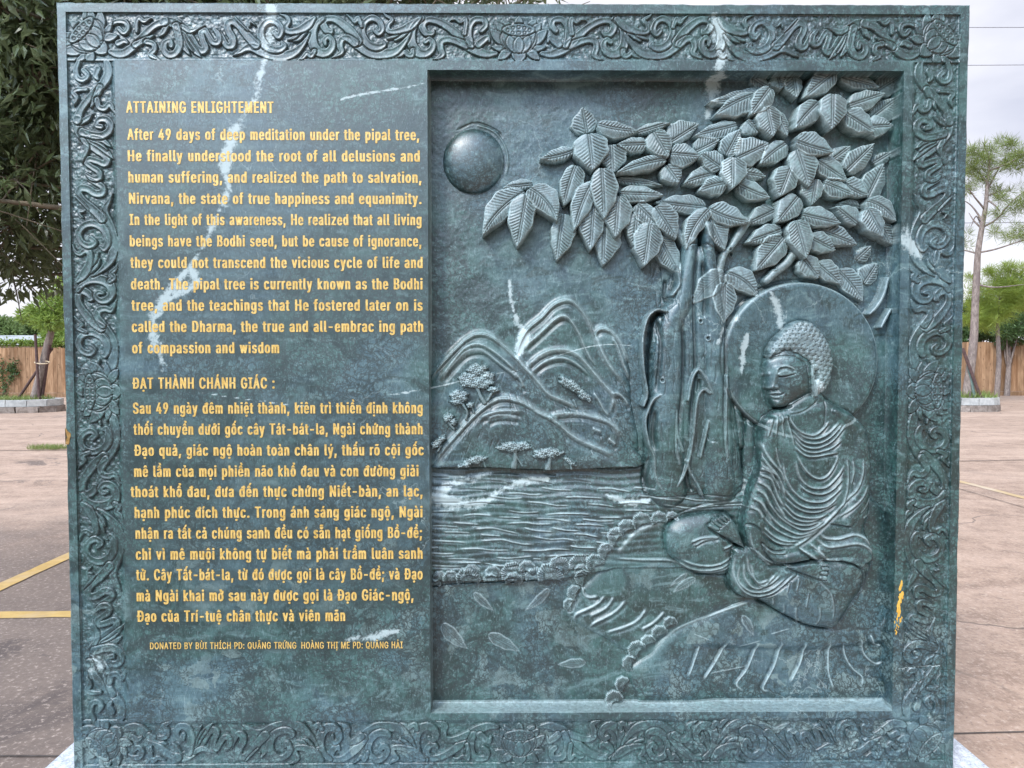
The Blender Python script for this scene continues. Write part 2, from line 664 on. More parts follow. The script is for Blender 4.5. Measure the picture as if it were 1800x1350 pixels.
        hh = h + tilt * (tc_ - 0.4) + 0.0060 * dome - 0.0035 * np.exp(-(off / 3.0) ** 2)
        sgn = np.where(off > 0, 1.0, -1.0)
        rr = np.random.default_rng(label)
        ph = rr.random(3) * 6
        along = tt * L - np.abs(off) * 0.85 + 0.02 * off ** 2 * 0.5 + ph[0] + sgn * 1.3
        fr = along / spacing
        idx = np.floor(fr)
        cell = (fr - idx - 0.5) * spacing
        amp = 0.55 + 0.45 * np.sin(idx * 12.9 + ph[1] + sgn * 2)
        vein = np.exp(-(cell / 1.05) ** 2) * smooth((q - 0.10) / 0.12) * smooth((0.90 - q) / 0.16) * amp
        vein = vein * smooth(tc_ / 0.08) * smooth((1 - tc_) / 0.10)
        rib = np.exp(-((np.abs(off) - 1.7) / 0.8) ** 2) * smooth((0.95 - tc_) / 0.15) * 0.9
        g = np.clip(np.maximum(vein, rib), 0, 1) * fine
        hh = hh - 0.0030 * g + 0.0015 * np.exp(-(off / 1.1) ** 2)
        top = np.maximum(hh, s.H[w] + thick)
        e_ = smooth(np.minimum(din / 1.5, np.minimum(tt, 1 - tt) * L / 2.0))
        out = s.H[w] + (top - s.H[w]) * e_
        new = ins
        s.H[w] = np.where(new, out, s.H[w])
        s.L[w] = np.where(new, label, s.L[w])
        rim = np.exp(-((din - 1.6) / 1.1) ** 2)
        s.wear[w] = np.where(new, np.clip(wear + rimw * rim, 0, 1), s.wear[w])
        s.dirt[w] = np.where(new, 0.88 * g, s.dirt[w])

    def flat(s, pts, label, ground, top=0.0, sp=6, moat=0.0):
        """band with a flat top (frieze scrolls)"""
        p = spline(pts, sp)
        w = s.win(p, p[:, 2].max() + 6)
        if w is None:
            return
        d, a = s.dist(w, p)
        e = smooth((-d + 0.9) / 1.9)
        out = (d > -0.6) & (d < 2.2)
        g = np.exp(-((d - 0.8) / 0.95) ** 2)
        s.H[w] = np.where(d > 0, s.H[w] - (s.H[w] - ground) * 0.62 * g, s.H[w])
        s.dirt[w] = np.where(d > -0.3, np.maximum(s.dirt[w], 0.50 * g), s.dirt[w] * (1 - e))
        k = np.clip(-d / 5.0, 0, 1)
        tt = top - 0.0016 * (k ** 1.5)
        s.H[w] = np.where(d < 0.9, np.maximum(s.H[w], ground + (tt - ground) * e), s.H[w])
        s.L[w] = np.where(d < 0.3, label, s.L[w])

    # --- meshes
    def parts(s, names, parent_of, mat):
        """one mesh for every label; a face belongs to its highest corner"""
        R, C = s.H.shape
        idx = np.arange(R * C, dtype=np.int32).reshape(R, C)
        q = np.stack([idx[:-1, :-1], idx[1:, :-1], idx[1:, 1:], idx[:-1, 1:]], -1).reshape(-1, 4)
        Hf, Lf = s.H.ravel(), s.L.ravel()
        hi = np.argmax(Hf[q], 1)
        lab = Lf[q[np.arange(len(q)), hi]]
        co = np.stack([s.X.ravel(), -Hf, s.Z.ravel()], 1).astype(np.float32)
        order = np.argsort(lab, kind='stable')
        ls = lab[order]
        cut = np.flatnonzero(np.diff(ls)) + 1
        wf, df = s.wear.ravel(), s.dirt.ravel()
        vn = s.vein.ravel() if hasattr(s, 'vein') else None
        made = {}
        for grp in np.split(order, cut):
            k = int(lab[grp[0]])
            if k not in names or len(grp) < 4:
                k = 0
            made.setdefault(k, []).append(grp)
        objs = {}
        for k in sorted(made, key=lambda z: (parent_of.get(z, -1) is not None and parent_of.get(z, -1) != -1, z)):
            f = q[np.concatenate(made[k])]
            u, inv = np.unique(f, return_inverse=True)
            at_ = {'wear': wf[u], 'dirt': df[u]}
            if vn is not None:
                at_['vein'] = vn[u]  # mineral veins and the painted water sheen
            objs[k] = mesh_np(names[k], co[u], inv.reshape(-1, 4), None, mat, None, at_, True)
        return objs


def vein_field(X, Z, U, V):
    """closeness (0..1) to the white mineral veins that run through the whole block, and to the painted water sheen"""
    out = np.zeros(U.shape, np.float32)
    for pts in VEINS_AND_SHEEN:
        p = spline(pts, 5)
        lo, hi = p[:, :2].min(0) - 40, p[:, :2].max(0) + 40
        m = (U > lo[0]) & (U < hi[0]) & (V > lo[1]) & (V < hi[1])
        if not m.any():
            continue
        u, v = U[m], V[m]
        best = np.full(u.shape, 1e9)
        for i in range(len(p) - 1):
            d = p[i + 1, :2] - p[i, :2]
            n = np.hypot(*d) + 1e-9
            d = d / n
            t = np.clip((u - p[i, 0]) * d[0] + (v - p[i, 1]) * d[1], 0, n)
            r = p[i, 2] + (p[i + 1, 2] - p[i, 2]) * t / n
            best = np.minimum(best, np.hypot(u - p[i, 0] - t * d[0], v - p[i, 1] - t * d[1]) / np.maximum(r, 0.4))
        out[m] = np.maximum(out[m], np.clip(1.0 - 0.50 * best, 0, 1))
    return out


VEINS_AND_SHEEN = [   # x, y, half width in photograph pixels
    [(476, 6, 8), (472, 40, 12), (468, 80, 9), (462, 120, 7), (452, 160, 11), (432, 195, 10), (414, 225, 13), (401, 262, 9), (396, 300, 8), (402, 330, 7), (388, 365, 8), (372, 400, 9), (356, 435, 7), (330, 470, 6), (300, 510, 7), (275, 550, 9), (268, 590, 9), (278, 620, 12), (288, 650, 8)],
    [(336, 470, 5), (345, 500, 9), (318, 512, 8), (290, 530, 5)],
    [(895, 492, 3), (897, 520, 5), (906, 556, 5), (917, 580, 8), (919, 604, 8), (909, 628, 5)],
    [(1256, 28, 7), (1262, 60, 11), (1268, 95, 13), (1262, 125, 13), (1256, 165, 8), (1248, 200, 5)],
    [(1352, 515, 4), (1366, 545, 8), (1371, 575, 5)],
    [(1312, 590, 4), (1304, 625, 5), (1302, 660, 3)],
    [(1275, 325, 6), (1270, 300, 7), (1292, 268, 6), (1300, 240, 5)],
    [(1290, 560, 5), (1270, 575, 6), (1258, 600, 4)],
    [(1590, 400, 10), (1600, 425, 12), (1622, 450, 7)],
    [(1425, 668, 3), (1430, 680, 4), (1428, 690, 3)],
    [(168, 1160, 9), (178, 1170, 7), (162, 1178, 8)],
    [(600, 174, 1.2), (640, 165, 1.6), (672, 160, 1.6), (720, 152, 1.4), (756, 144, 1.0)],
    [(340, 688, 0.8), (420, 700, 0.9), (560, 716, 0.8), (640, 700, 0.8), (700, 692, 1.2), (757, 682, 1.3), (800, 672, 1.2), (850, 660, 1.4), (905, 652, 1.3)],
    [(905, 652, 0.7), (1003, 618, 0.8), (1060, 606, 0.8), (1110, 607, 0.7)],
    [(1555, 1165, 1.0), (1572, 1176, 1.2), (1600, 1175, 1.2), (1640, 1172, 1.0), (1652, 1170, 0.8)],
    [(860, 832, 7), (800, 850, 12), (770, 872, 12), (840, 882, 9), (900, 852, 8), (960, 842, 6)],  # pale sheen of the water below the shore, put into the colour
    [(1065, 868, 5), (1100, 880, 7), (1140, 878, 4)],
    [(610, 1124, 6), (660, 1118, 7), (700, 1108, 3)],
]


# ------------------------------------------------------------------ the stone: body, field, frieze, carved panel
STELE = empty('carved_stele', (0, 0, SLAB_Z), 'dark green marble slab carved with a seated figure under a tree beside gold lettering', 'stone tablet')
RIM = 0.0248
SU = 2 * W2 / 1607.0                                # one unit of the frieze drawing in metres
FR = 100 * SU                                       # inner edge of the frieze, from the slab edge
PX0, PX1, PZ0, PZ1 = -0.2318, 1.0275, 0.1676, 1.8895   # opening of the carved panel
THICK = 0.20


def uv_of(X, Z, depth):
    return project(X, np.full(X.shape, float(depth)), Z + SLAB_Z)


def line(a, b, step, *must):
    """grid positions from a to b that contain the given values exactly"""
    keys = sorted([a, b, *must])
    out = [np.linspace(p, q, max(1, int(round((q - p) / step))) + 1)[:-1] for p, q in zip(keys[:-1], keys[1:])]
    return np.concatenate(out + [[b]])


def flat_sheet(xs, zs, name, skip=None, stain=True):
    X, Z = np.meshgrid(xs, zs)
    U, V = uv_of(X, Z, 0)
    R, C = X.shape
    idx = np.arange(R * C).reshape(R, C)
    q = np.stack([idx[:-1, :-1], idx[:-1, 1:], idx[1:, 1:], idx[1:, :-1]], -1).reshape(-1, 4)
    if skip is not None:
        cx = (X[:-1, :-1] + X[1:, 1:]).ravel() / 2
        cz = (Z[:-1, :-1] + Z[1:, 1:]).ravel() / 2
        q = q[~skip(cx, cz)]
    st = np.zeros(X.shape, np.float32)
    if stain:
        for (txt, x0, x1, y, cap) in TEXT:
            d = np.maximum(np.abs(V - (y - cap * 0.42)) / (cap * 0.95), np.maximum(x0 - 8 - U, U - x1 - 8) / 10 + 0.3)
            st = np.maximum(st, np.clip(1.35 - d, 0, 1) * (1.0 if cap > 15 else 1.2))
    return mesh_np(name, np.stack([X.ravel(), np.zeros(X.size), Z.ravel()], 1), q, None, M_STONE, STELE,
                   {'stain': st.ravel(), 'vein': vein_field(X, Z, U, V).ravel()}, True)


TEXT = [
    ("ATTAINING ENLIGHTEMENT", 222, 481, 198, 20),
    ("After 49 days of deep meditation under the pipal tree,", 224, 737, 245.7, 19.5),
    ("He finally understood the root of all delusions and", 225, 738, 283.3, 19.5),
    ("human suffering, and realized the path to salvation,", 226, 741, 320.8, 19.5),
    ("Nirvana, the state of true happiness and equanimity.", 227, 741, 358.2, 19.5),
    ("In the light of this awareness, He realized that all living", 228, 741, 395.5, 19.5),
    ("beings have the Bodhi seed, but be cause of ignorance,", 228.5, 741, 433, 19.5),
    ("they could not transcend the vicious cycle of life and", 229.5, 743, 470.9, 19.5),
    ("death. The pipal tree is currently known as the Bodhi", 230.5, 743, 508.6, 19.5),
    ("tree, and the teachings that He fostered later on is", 231.5, 743, 546, 19.5),
    ("called the Dharma, the true and all-embrac ing path", 232, 744, 583.4, 19.5),
    ("of compassion and wisdom", 232.5, 491, 620.8, 19.5),
    ("ĐẠT THÀNH CHÁNH GIÁC :", 233, 483, 683, 19.5),
    ("Sau 49 ngày đêm nhiệt thành, kiên trì thiền định không", 234, 743, 727, 19.5),
    ("thối chuyển dưới gốc cây Tát-bát-la, Ngài chứng thành", 235, 743, 764, 19.5),
    ("Đạo quả, giác ngộ hoàn toàn chân lý, thấu rõ cội gốc", 236, 745, 801, 19.5),
    ("mê lầm của mọi phiền não khổ đau và con đường giải", 236, 736, 838, 19.5),
    ("thoát khổ đau, đưa đến thực chứng Niết-bàn, an lạc,", 230, 743, 873.7, 19.5),
    ("hạnh phúc đích thực. Trong ánh sáng giác ngộ, Ngài", 237, 743, 910.3, 19.5),
    ("nhận ra tất cả chúng sanh đều có sẵn hạt giống Bồ-đề;", 238.5, 742, 946.8, 19.5),
    ("chỉ vì mê muội không tự biết mà phải trầm luân sanh", 239, 743, 983.5, 19.5),
    ("tử. Cây Tất-bát-la, từ đó được gọi là cây Bồ-đề; và Đạo", 239.5, 743, 1019.8, 19.5),
    ("mà Ngài khai mở sau này được gọi là Đạo Giác-ngộ,", 240.5, 727, 1056.6, 19.5),
    ("Đạo của Trí-tuệ chân thực và viên mãn", 241, 607, 1092.6, 19.5),
    ("DONATED BY BÙI THÍCH PD: QUÃNG TRỨNG", 264, 521, 1141, 11.5),
    ("HOÀNG THỊ ME PD: QUÃNG HẢI", 530, 708, 1140, 11.5),
]

# body: sides, back, top and bottom, with a small chamfer round the front edge
mb = MB()
ch = 0.0035
fx, fz0, fz1 = W2, 0.0, SH
re_ = np.random.default_rng(77)
peri = []                                           # points round the slab, one every centimetre or so
for (p0, p1) in (((-1, 0), (1, 0)), ((1, 0), (1, 1)), ((1, 1), (-1, 1)), ((-1, 1), (-1, 0))):
    n_ = 240 if p0[1] == p1[1] else 206
    for t_ in np.arange(n_) / n_:
        peri.append((p0[0] + (p1[0] - p0[0]) * t_, p0[1] + (p1[1] - p0[1]) * t_))
peri = np.array(peri)
wearing = np.abs(np.convolve(re_.normal(0, 1, len(peri) + 8), np.ones(9) / 3, 'valid')) * 0.0007
for c_, wd_, dp_ in ((240 + 206 - 26, 5, 0.006), (240 + 206 - 44, 3, 0.004), (240 + 60, 3, 0.004), (240 + 206 + 240 + 90, 4, 0.005), (240 + 206 + 70, 3, 0.003), (240 + 206 + 240 + 25, 3, 0.003)):
    k_ = np.arange(len(peri))
    wearing += dp_ * np.exp(-((k_ - c_) / wd_) ** 2) * re_.uniform(0.6, 1.0, len(peri))
cn = (np.abs(np.abs(peri[:, 0]) - 1) < 1e-6) & ((peri[:, 1] < 1e-6) | (peri[:, 1] > 1 - 1e-6))


def peri_ring(ins, y):
    x = np.clip(peri[:, 0] * fx, -fx + ins, fx - ins)
    z = np.clip(peri[:, 1] * SH, ins, SH - ins)
    return np.stack([x, np.broadcast_to(y, x.shape), z], 1)


rings = [peri_ring(ch, 0.0), peri_ring(np.minimum(wearing, 0.0033), ch * 0.6 + wearing * 0.9), peri_ring(wearing * 0.15, ch + wearing * 2.2), peri_ring(0.0, THICK)]
N_ = len(peri)
q = []
for k in range(3):
    for i in range(N_):
        j = (i + 1) % N_
        q.append((k * N_ + i, k * N_ + N_ + i, k * N_ + N_ + j, k * N_ + j))
bk = len(rings) * N_
mb.add(np.concatenate(rings + [[(-fx, THICK, 0), (fx, THICK, 0), (fx, THICK, SH), (-fx, THICK, SH)]]), q + [(bk, bk + 3, bk + 2, bk + 1)])
mb.build('slab_body', M_STONE, STELE)
# smooth face: outer rim and inscription field
xr = line(-W2 + ch, W2 - ch, 0.0045, -W2 + RIM, -W2 + FR, PX0, PX1, W2 - FR, W2 - RIM)
zr = line(ch, SH - ch, 0.0045, RIM, FR, PZ0, PZ1, SH - FR, SH - RIM)


def not_face(cx, cz):
    rim = (np.abs(cx) > W2 - RIM) | (cz < RIM) | (cz > SH - RIM)
    field = (np.abs(cx) < W2 - FR) & (cz > FR) & (cz < SH - FR)
    panel = (cx > PX0) & (cx < PX1) & (cz > PZ0) & (cz < PZ1)
    return ~(rim | (field & ~panel))


flat_sheet(xr, zr, 'inscription_face', not_face)

# ------------------------------------------------------------------ frieze
# traced from the right half of the top border; x and y in photograph pixels, third number the half width
SCROLL = [
    [(948, 90, 4), (965, 91, 7), (985, 83, 9), (1000, 72, 9), (1012, 60, 8), (1028, 46, 7), (1045, 36, 6.5), (1062, 32, 6), (1072, 36, 6), (1075, 46, 6.5), (1068, 56, 6), (1058, 56, 4), (1055, 50, 2)],
    [(1000, 76, 7), (1018, 69, 6), (1032, 66, 6), (1043, 70, 6), (1044, 82, 5.5), (1041, 92, 5.5), (1048, 98, 3.5), (1057, 101, 1)],
    [(973, 50, 5), (966, 42, 5.5), (970, 32, 5.5), (985, 32, 6), (994, 45, 6), (995, 62, 6.5), (990, 76, 6)],
    [(1002, 56, 4), (1000, 41, 4), (1001, 30, 4), (1009, 36, 3), (1018, 31, 2.6), (1027, 33, 0.8)],
    [(978, 74, 7), (968, 66, 6.5), (962, 62, 4), (959, 70, 2)],
    [(1075, 29, 4), (1088, 40, 5.5), (1094, 58, 7.5), (1093, 75, 8.5), (1084, 88, 8.5), (1071, 91, 7.5), (1060, 84, 6.5), (1057, 73, 5.5), (1063, 66, 4.5), (1070, 70, 4.5)],
    [(1092, 85, 4), (1094, 94, 4.5), (1101, 93, 4.5), (1107, 88, 4), (1113, 93, 4), (1123, 97, 1)],
    [(1094, 49, 1.2), (1100, 62, 3.5), (1112, 78, 6), (1125, 88, 8), (1140, 91, 9), (1160, 91, 9), (1175, 84, 9), (1190, 73, 8.5), (1203, 65, 7), (1210, 62, 6)],
    [(1098, 51, 1.2), (1109, 60, 3.4), (1122, 67, 2.6)],
    [(1112, 55, 1.2), (1123, 61, 3), (1135, 65, 2.2)],
    [(1080, 30, 4), (1095, 42, 8), (1110, 49, 6.5), (1128, 53, 5), (1136, 49, 5), (1134, 40, 4.4), (1127, 32, 3.4), (1137, 26, 3), (1142, 21, 1)],
    [(1157, 50, 5), (1151, 56, 5), (1145, 48, 5.5), (1150, 35, 5.5), (1162, 29, 6), (1174, 36, 5.5), (1179, 50, 5.5), (1176, 64, 6.5), (1168, 75, 7), (1155, 80, 7), (1142, 76, 5), (1144, 70, 3)],
    [(1187, 70, 8), (1196, 56, 8), (1210, 42, 7.5), (1225, 32, 6.5), (1238, 31, 6), (1247, 36, 6.5), (1243, 48, 6.5), (1235, 54, 5.5), (1231, 49, 2.4)],
    [(1192, 73, 7), (1205, 64, 6), (1215, 67, 6), (1218, 78, 5.5), (1215, 88, 4.6), (1223, 94, 3.5), (1233, 99, 1)],
    [(1180, 44, 3), (1186, 30, 4.5), (1192, 36, 3.5), (1198, 30, 2.6), (1206, 23, 1)],
    [(1247, 31, 4), (1258, 40, 5.5), (1265, 56, 7.5), (1264, 75, 8.5), (1255, 88, 8.5), (1242, 90, 7.5), (1232, 81, 6.5), (1231, 69, 5.5), (1238, 62, 4.5), (1244, 67, 4.5), (1243, 75, 3)],
    [(1262, 87, 4), (1268, 95, 5), (1275, 90, 4.4), (1282, 98, 4), (1292, 103, 1)],
    [(1270, 57, 1.2), (1280, 73, 4.5), (1295, 88, 7.5), (1312, 95, 9), (1330, 95, 9), (1350, 89, 9), (1368, 81, 8), (1380, 82, 6), (1391, 89, 4), (1403, 95, 1)],
    [(1275, 53, 1.2), (1287, 65, 3.6), (1297, 69, 2.2)],
    [(1283, 53, 1.2), (1296, 63, 3.4), (1307, 67, 2)],
    [(1262, 30, 4), (1275, 43, 8), (1290, 51, 6.5), (1306, 53, 5.5), (1312, 46, 5.5), (1306, 36, 4.4), (1309, 28, 3.4), (1321, 23, 1)],
    [(1331, 55, 4.6), (1324, 62, 5), (1319, 51, 5.5), (1325, 39, 5.5), (1338, 34, 6), (1350, 42, 6), (1355, 56, 6.5), (1352, 70, 7), (1342, 81, 7), (1326, 85, 6.5), (1314, 79, 5), (1318, 72, 3.4)],
    [(1363, 76, 8), (1378, 60, 7.5), (1390, 45, 6.5), (1402, 36, 6.5), (1411, 40, 6.5), (1410, 52, 6.5), (1403, 65, 6.5), (1404, 77, 6.5), (1413, 78, 5.5), (1420, 66, 5), (1427, 53, 4)],
    [(1374, 44, 2), (1372, 36, 2.6), (1364, 42, 1.4)],
    [(1376, 52, 1.4), (1388, 40, 2), (1399, 28, 1.4)],
    [(1434, 50, 3.6), (1427, 60, 5), (1428, 72, 5.5), (1437, 72, 5.5), (1444, 61, 5), (1451, 51, 5), (1457, 56, 5.5), (1454, 70, 5.5), (1450, 82, 6), (1456, 87, 6.5), (1464, 81, 5.5), (1472, 69, 6.5), (1482, 57, 7.5), (1492, 47, 9), (1505, 38, 9), (1520, 36, 8)],
    [(1490, 54, 5), (1480, 72, 5.5), (1468, 88, 4.5), (1457, 99, 1)],
    [(1489, 60, 3), (1482, 76, 3.2), (1472, 88, 1.2)],
    [(1493, 62, 4), (1489, 77, 4.6), (1481, 89, 3.4), (1477, 94, 1.2)],
    [(1490, 45, 4), (1476, 52, 5), (1463, 48, 3), (1451, 43, 1)],
    [(1500, 45, 7), (1496, 62, 6.5), (1495, 78, 6.5), (1502, 91, 6.5), (1513, 94, 6.5), (1521, 86, 6), (1520, 74, 5.5), (1511, 69, 4), (1509, 78, 4.6)],
    [(1516, 42, 5), (1522, 54, 5), (1528, 61, 2.4)],
    [(1520, 36, 8), (1535, 42, 6.5), (1548, 52, 6.5), (1562, 66, 6.5), (1575, 80, 7.5), (1590, 91, 8), (1603, 92, 7.5), (1613, 89, 5)],
    [(1540, 61, 2), (1555, 69, 4.5), (1570, 77, 6)],
    [(1551, 72, 5), (1540, 75, 5), (1538, 85, 5), (1545, 93, 5), (1537, 99, 3.6), (1527, 104, 1)],
    [(1543, 31, 1.4), (1555, 36, 4.2), (1563, 30, 4.2), (1568, 38, 4.4), (1568, 54, 3)],
    [(1598, 49, 4.6), (1590, 56, 4.6), (1583, 48, 4.4), (1587, 38, 5), (1600, 36, 5), (1612, 41, 4)],
    [(1600, 74, 6), (1590, 70, 5), (1584, 74, 2.4)],
]


def lotus_shapes():
    """lotus of the top border about its centre (908, 62): petals as (base, tip, half width), drawn back to front"""
    P = [((908, 45), (908, 23), 8), ((893, 48), (879, 29), 7), ((924, 48), (938, 29), 8),
         ((890, 60), (872, 35), 8), ((928, 60), (947, 35), 8), ((891, 76), (860, 47), 9), ((928, 76), (958, 46), 9.5),
         ((896, 84), (861, 76), 6), ((922, 84), (957, 76), 6), ((897, 81), (872, 99), 8), ((921, 81), (945, 99), 8), ((908, 78), (908, 105), 13)]
    return P


def frieze_zone(xs, zs, zone):
    X, Z = np.meshgrid(xs, zs)
    # drawing coordinates (s along from the corner lotus or the middle, d across from the outer edge), in SU units
    U, V = uv_of(X, Z, 0)
    return X, Z, U, V


class Frieze(Carving):
    def __init__(s, xs, zs, gx, gz):
        X, Z = np.meshgrid(xs, zs)
        u, v = gx(X, Z), gz(X, Z)
        ground = -0.0075
        super().__init__(xs, zs, ground, u, v)
        s.ground = ground
        uu, vv = uv_of(X, Z, 0)
        s.vein = vein_field(X, Z, uu, vv)

    def lotus(s, cx, cy, ang, k, label, flip=1):
        ca, sa = math.cos(ang), math.sin(ang)

        def tr(p):
            x, y = (p[0] - 908) * k, (p[1] - 62) * k
            return (cx + (x * ca - y * sa) * 1.0, cy + (x * sa + y * ca))
        for b, t, w_ in lotus_shapes():
            s.petal(tr(b), tr(t), w_ * k, label)
        s.disc([tr((908 + 32 * math.cos(a), 62 + 26 * math.sin(a))) for a in np.linspace(0, 2 * math.pi, 28, endpoint=False)], label, 0.0)
        for b, t, w_ in (((903, 86), (879, 52), 8), ((913, 86), (937, 52), 8), ((899, 84), (891, 57), 9), ((918, 84), (925, 57), 9), ((908, 88), (908, 58), 9.5)):
            s.petal(tr(b), tr(t), w_ * k, label, True)
        s.disc([tr((908 + 29 * math.cos(a), 47.5 + 10.5 * math.sin(a))) for a in np.linspace(0, 2 * math.pi, 28, endpoint=False)], label, 0.0004)
        for (x, y) in ((889, 49), (898, 44.5), (908.5, 43), (918, 44.5), (927, 48.5), (899, 52.5), (909, 53), (918.5, 52.5)):
            c = tr((x, y))
            p = np.array([c, c])
            w = s.win(p, 6)
            if w is None:
                continue
            d = np.hypot(s.U[w] - c[0], s.V[w] - c[1])
            g = np.exp(-((d - 2.6 * k) / 0.85) ** 2)
            s.H[w] -= 0.0022 * g
            s.dirt[w] = np.maximum(s.dirt[w], 0.75 * g)

    def petal(s, b, t, wd, label, flush=False):
        b, t = np.array(b), np.array(t)
        ax = t - b
        L = np.hypot(*ax)
        ax /= L
        w = s.win(np.array([b, t]), wd + 3)
        if w is None:
            return
        ru, rv = s.U[w] - b[0], s.V[w] - b[1]
        tt = (ru * ax[0] + rv * ax[1]) / L
        off = np.abs(-ru * ax[1] + rv * ax[0])
        tc_ = np.clip(tt, 0, 1)
        half = wd * (np.sin(math.pi * (tc_ * 0.86 + 0.14) ** 1.15)) ** 0.75
        sd = np.where((tt >= 0) & (tt <= 1), off - half, np.hypot(off, np.where(tt > 1, (tt - 1) * L, -tt * L)))
        s.stamp(w, sd, label, 0.0)

    def disc(s, pts, label, top):
        p = np.array(pts)
        w = s.win(p, 4)
        if w is None:
            return
        d, _ = s.dist(w, p, True)
        s.stamp(w, np.where(s.inside(w, p), -d, d), label, top)

    def stamp(s, w, sd, label, top):
        g = np.exp(-((sd - 0.3) / 0.95) ** 2)
        e = smooth((-sd + 0.9) / 1.9)
        flat_ = s.ground + (top - 0.0012 * np.clip(-sd / 5, 0, 1) - s.ground) * e
        s.H[w] = np.where(sd < 0.9, np.maximum(s.H[w], flat_), s.H[w])
        s.H[w] -= 0.0026 * g * (s.H[w] > -0.006)
        s.dirt[w] = np.where(sd < 0, s.dirt[w] * (1 - e), s.dirt[w])
        s.dirt[w] = np.maximum(s.dirt[w], 0.62 * g)
        s.L[w] = np.where(sd < 0.4, label, s.L[w])

    def finish(s, inner):
        """step down from the rim, and a slope up to the field on the inner side ('t','b','l','r')"""
        X, Z = s.X, s.Z
        d_in = {'b': Z - s.zs.min(), 't': s.zs.max() - Z, 'l': X - s.xs.min(), 'r': s.xs.max() - X}[inner]
        n = 0.0013 * value_noise(X, Z, 110, 5, 3)
        s.H = np.where(s.L == 0, s.H + n, s.H)
        up = smooth(1 - d_in / 0.016)
        s.H = np.where(s.L == 0, s.H * (1 - up) - 0.0012 * up, np.maximum(s.H, -0.0075))


FZ = 0.0016
fr_names = {0: 'frieze_ground', 1: 'scroll_relief', 2: 'lotus_rosette', 3: 'lotus_rosette', 4: 'lotus_rosette'}
MID = 908 - 98.0                                    # the middle lotus, in SU from the left edge


def mirror_top(X):
    """photograph column of the traced right half for any place of the top border"""
    sx = (X + W2) / SU
    r = (1607 - MID)
    return np.where(sx >= MID, 98 + sx, 908 + (MID - sx) * (r / MID))


def build_frieze(xs, zs, gx, gz, lotuses, inner, scroll):
    f = Frieze(xs, zs, gx, gz)
    for st in scroll:
        f.flat(st, 1, f.ground)
    for i, (cx, cy, ang, k) in enumerate(lotuses):
        f.lotus(cx, cy, ang, k, 2 + i)
        if i == 1:
            f.L = np.where((f.L == 3) & (f.X > 0), 4, f.L)
    f.finish(inner)
    # the outermost ring of points lies flush with the smooth face
    return f


def ring_edges(f, sides):
    for sd in sides:
        if sd == 't':
            f.H[0, :] = 0
        if sd == 'b':
            f.H[-1, :] = 0
        if sd == 'l':
            f.H[:, 0] = 0
        if sd == 'r':
            f.H[:, -1] = 0
    f.dirt = np.where(f.H == 0, 0, f.dirt)


xs_top = line(-W2 + RIM, W2 - RIM, FZ)
zs_top = line(SH - FR, SH - RIM, FZ)[::-1]
zs_bot = line(RIM, FR, FZ)[::-1]
# top: corner lotuses at the two ends
ft = build_frieze(xs_top, zs_top, lambda X, Z: mirror_top(X), lambda X, Z: 4 + (SH - Z) / SU,
                  [(908, 64, 0, 1.0), (1652, 62, math.radians(47), 1.02)], 'b', SCROLL)
ring_edges(ft, 'tlr')
ft.H[-1, :] = np.where(np.abs(ft.xs) < W2 - FR + 1e-6, 0, ft.H[-1, :])
# bottom: the scroll hangs the other way up, the middle lotus still stands upright
fb = build_frieze(xs_top, zs_bot, lambda X, Z: mirror_top(X), lambda X, Z: 4 + Z / SU,
                  [(908, 60, math.pi, 0.97), (1652, 62, math.radians(47), 1.02)], 't', SCROLL)
ring_edges(fb, 'blr')
fb.H[0, :] = np.where(np.abs(fb.xs) < W2 - FR + 1e-6, 0, fb.H[0, :])
# sides: the same scroll stretched from the corner lotus to a lotus at mid height
SIDE_MID = SH * 0.5 + 0.012
SIDE_SCROLL = [st for st in SCROLL if min(p[0] for p in st) > 1083]


def side_u(X, Z):
    dz = np.abs(Z - SIDE_MID)
    half = np.where(Z > SIDE_MID, SH - SIDE_MID, SIDE_MID) - 58 * SU
    return 1083 + (dz / half) * (1652 - 1083)


zs_side = line(FR, SH - FR, FZ)[::-1]
sides = []
for sx in (-1, 1):
    xs_s = line(-W2 + RIM, -W2 + FR, FZ) if sx < 0 else line(W2 - FR, W2 - RIM, FZ)
    f = build_frieze(xs_s, zs_side, side_u, (lambda X, Z: 4 + (X + W2) / SU) if sx < 0 else (lambda X, Z: 4 + (W2 - X) / SU),
                     [(1083, 62, 0, 1.0)], 'r' if sx < 0 else 'l', SIDE_SCROLL)
    ring_edges(f, 'l' if sx < 0 else 'r')
    if sx < 0:
        f.H[:, -1] = 0
    else:
        f.H[:, 0] = 0
    # meet the top and bottom strips
    sides.append(f)
for f, cols in ((sides[0], slice(0, len(sides[0].xs))), (sides[1], slice(len(ft.xs) - len(sides[1].xs), len(ft.xs)))):
    f.H[0, :] = np.interp(f.xs, ft.xs, ft.H[-1, :])
    f.H[-1, :] = np.interp(f.xs, fb.xs, fb.H[0, :])
for f in (ft, fb, *sides):
    ob = f.parts(fr_names, {}, M_STONE)
    for k, o in ob.items():
        o.parent = STELE if k == 0 else ob[0]

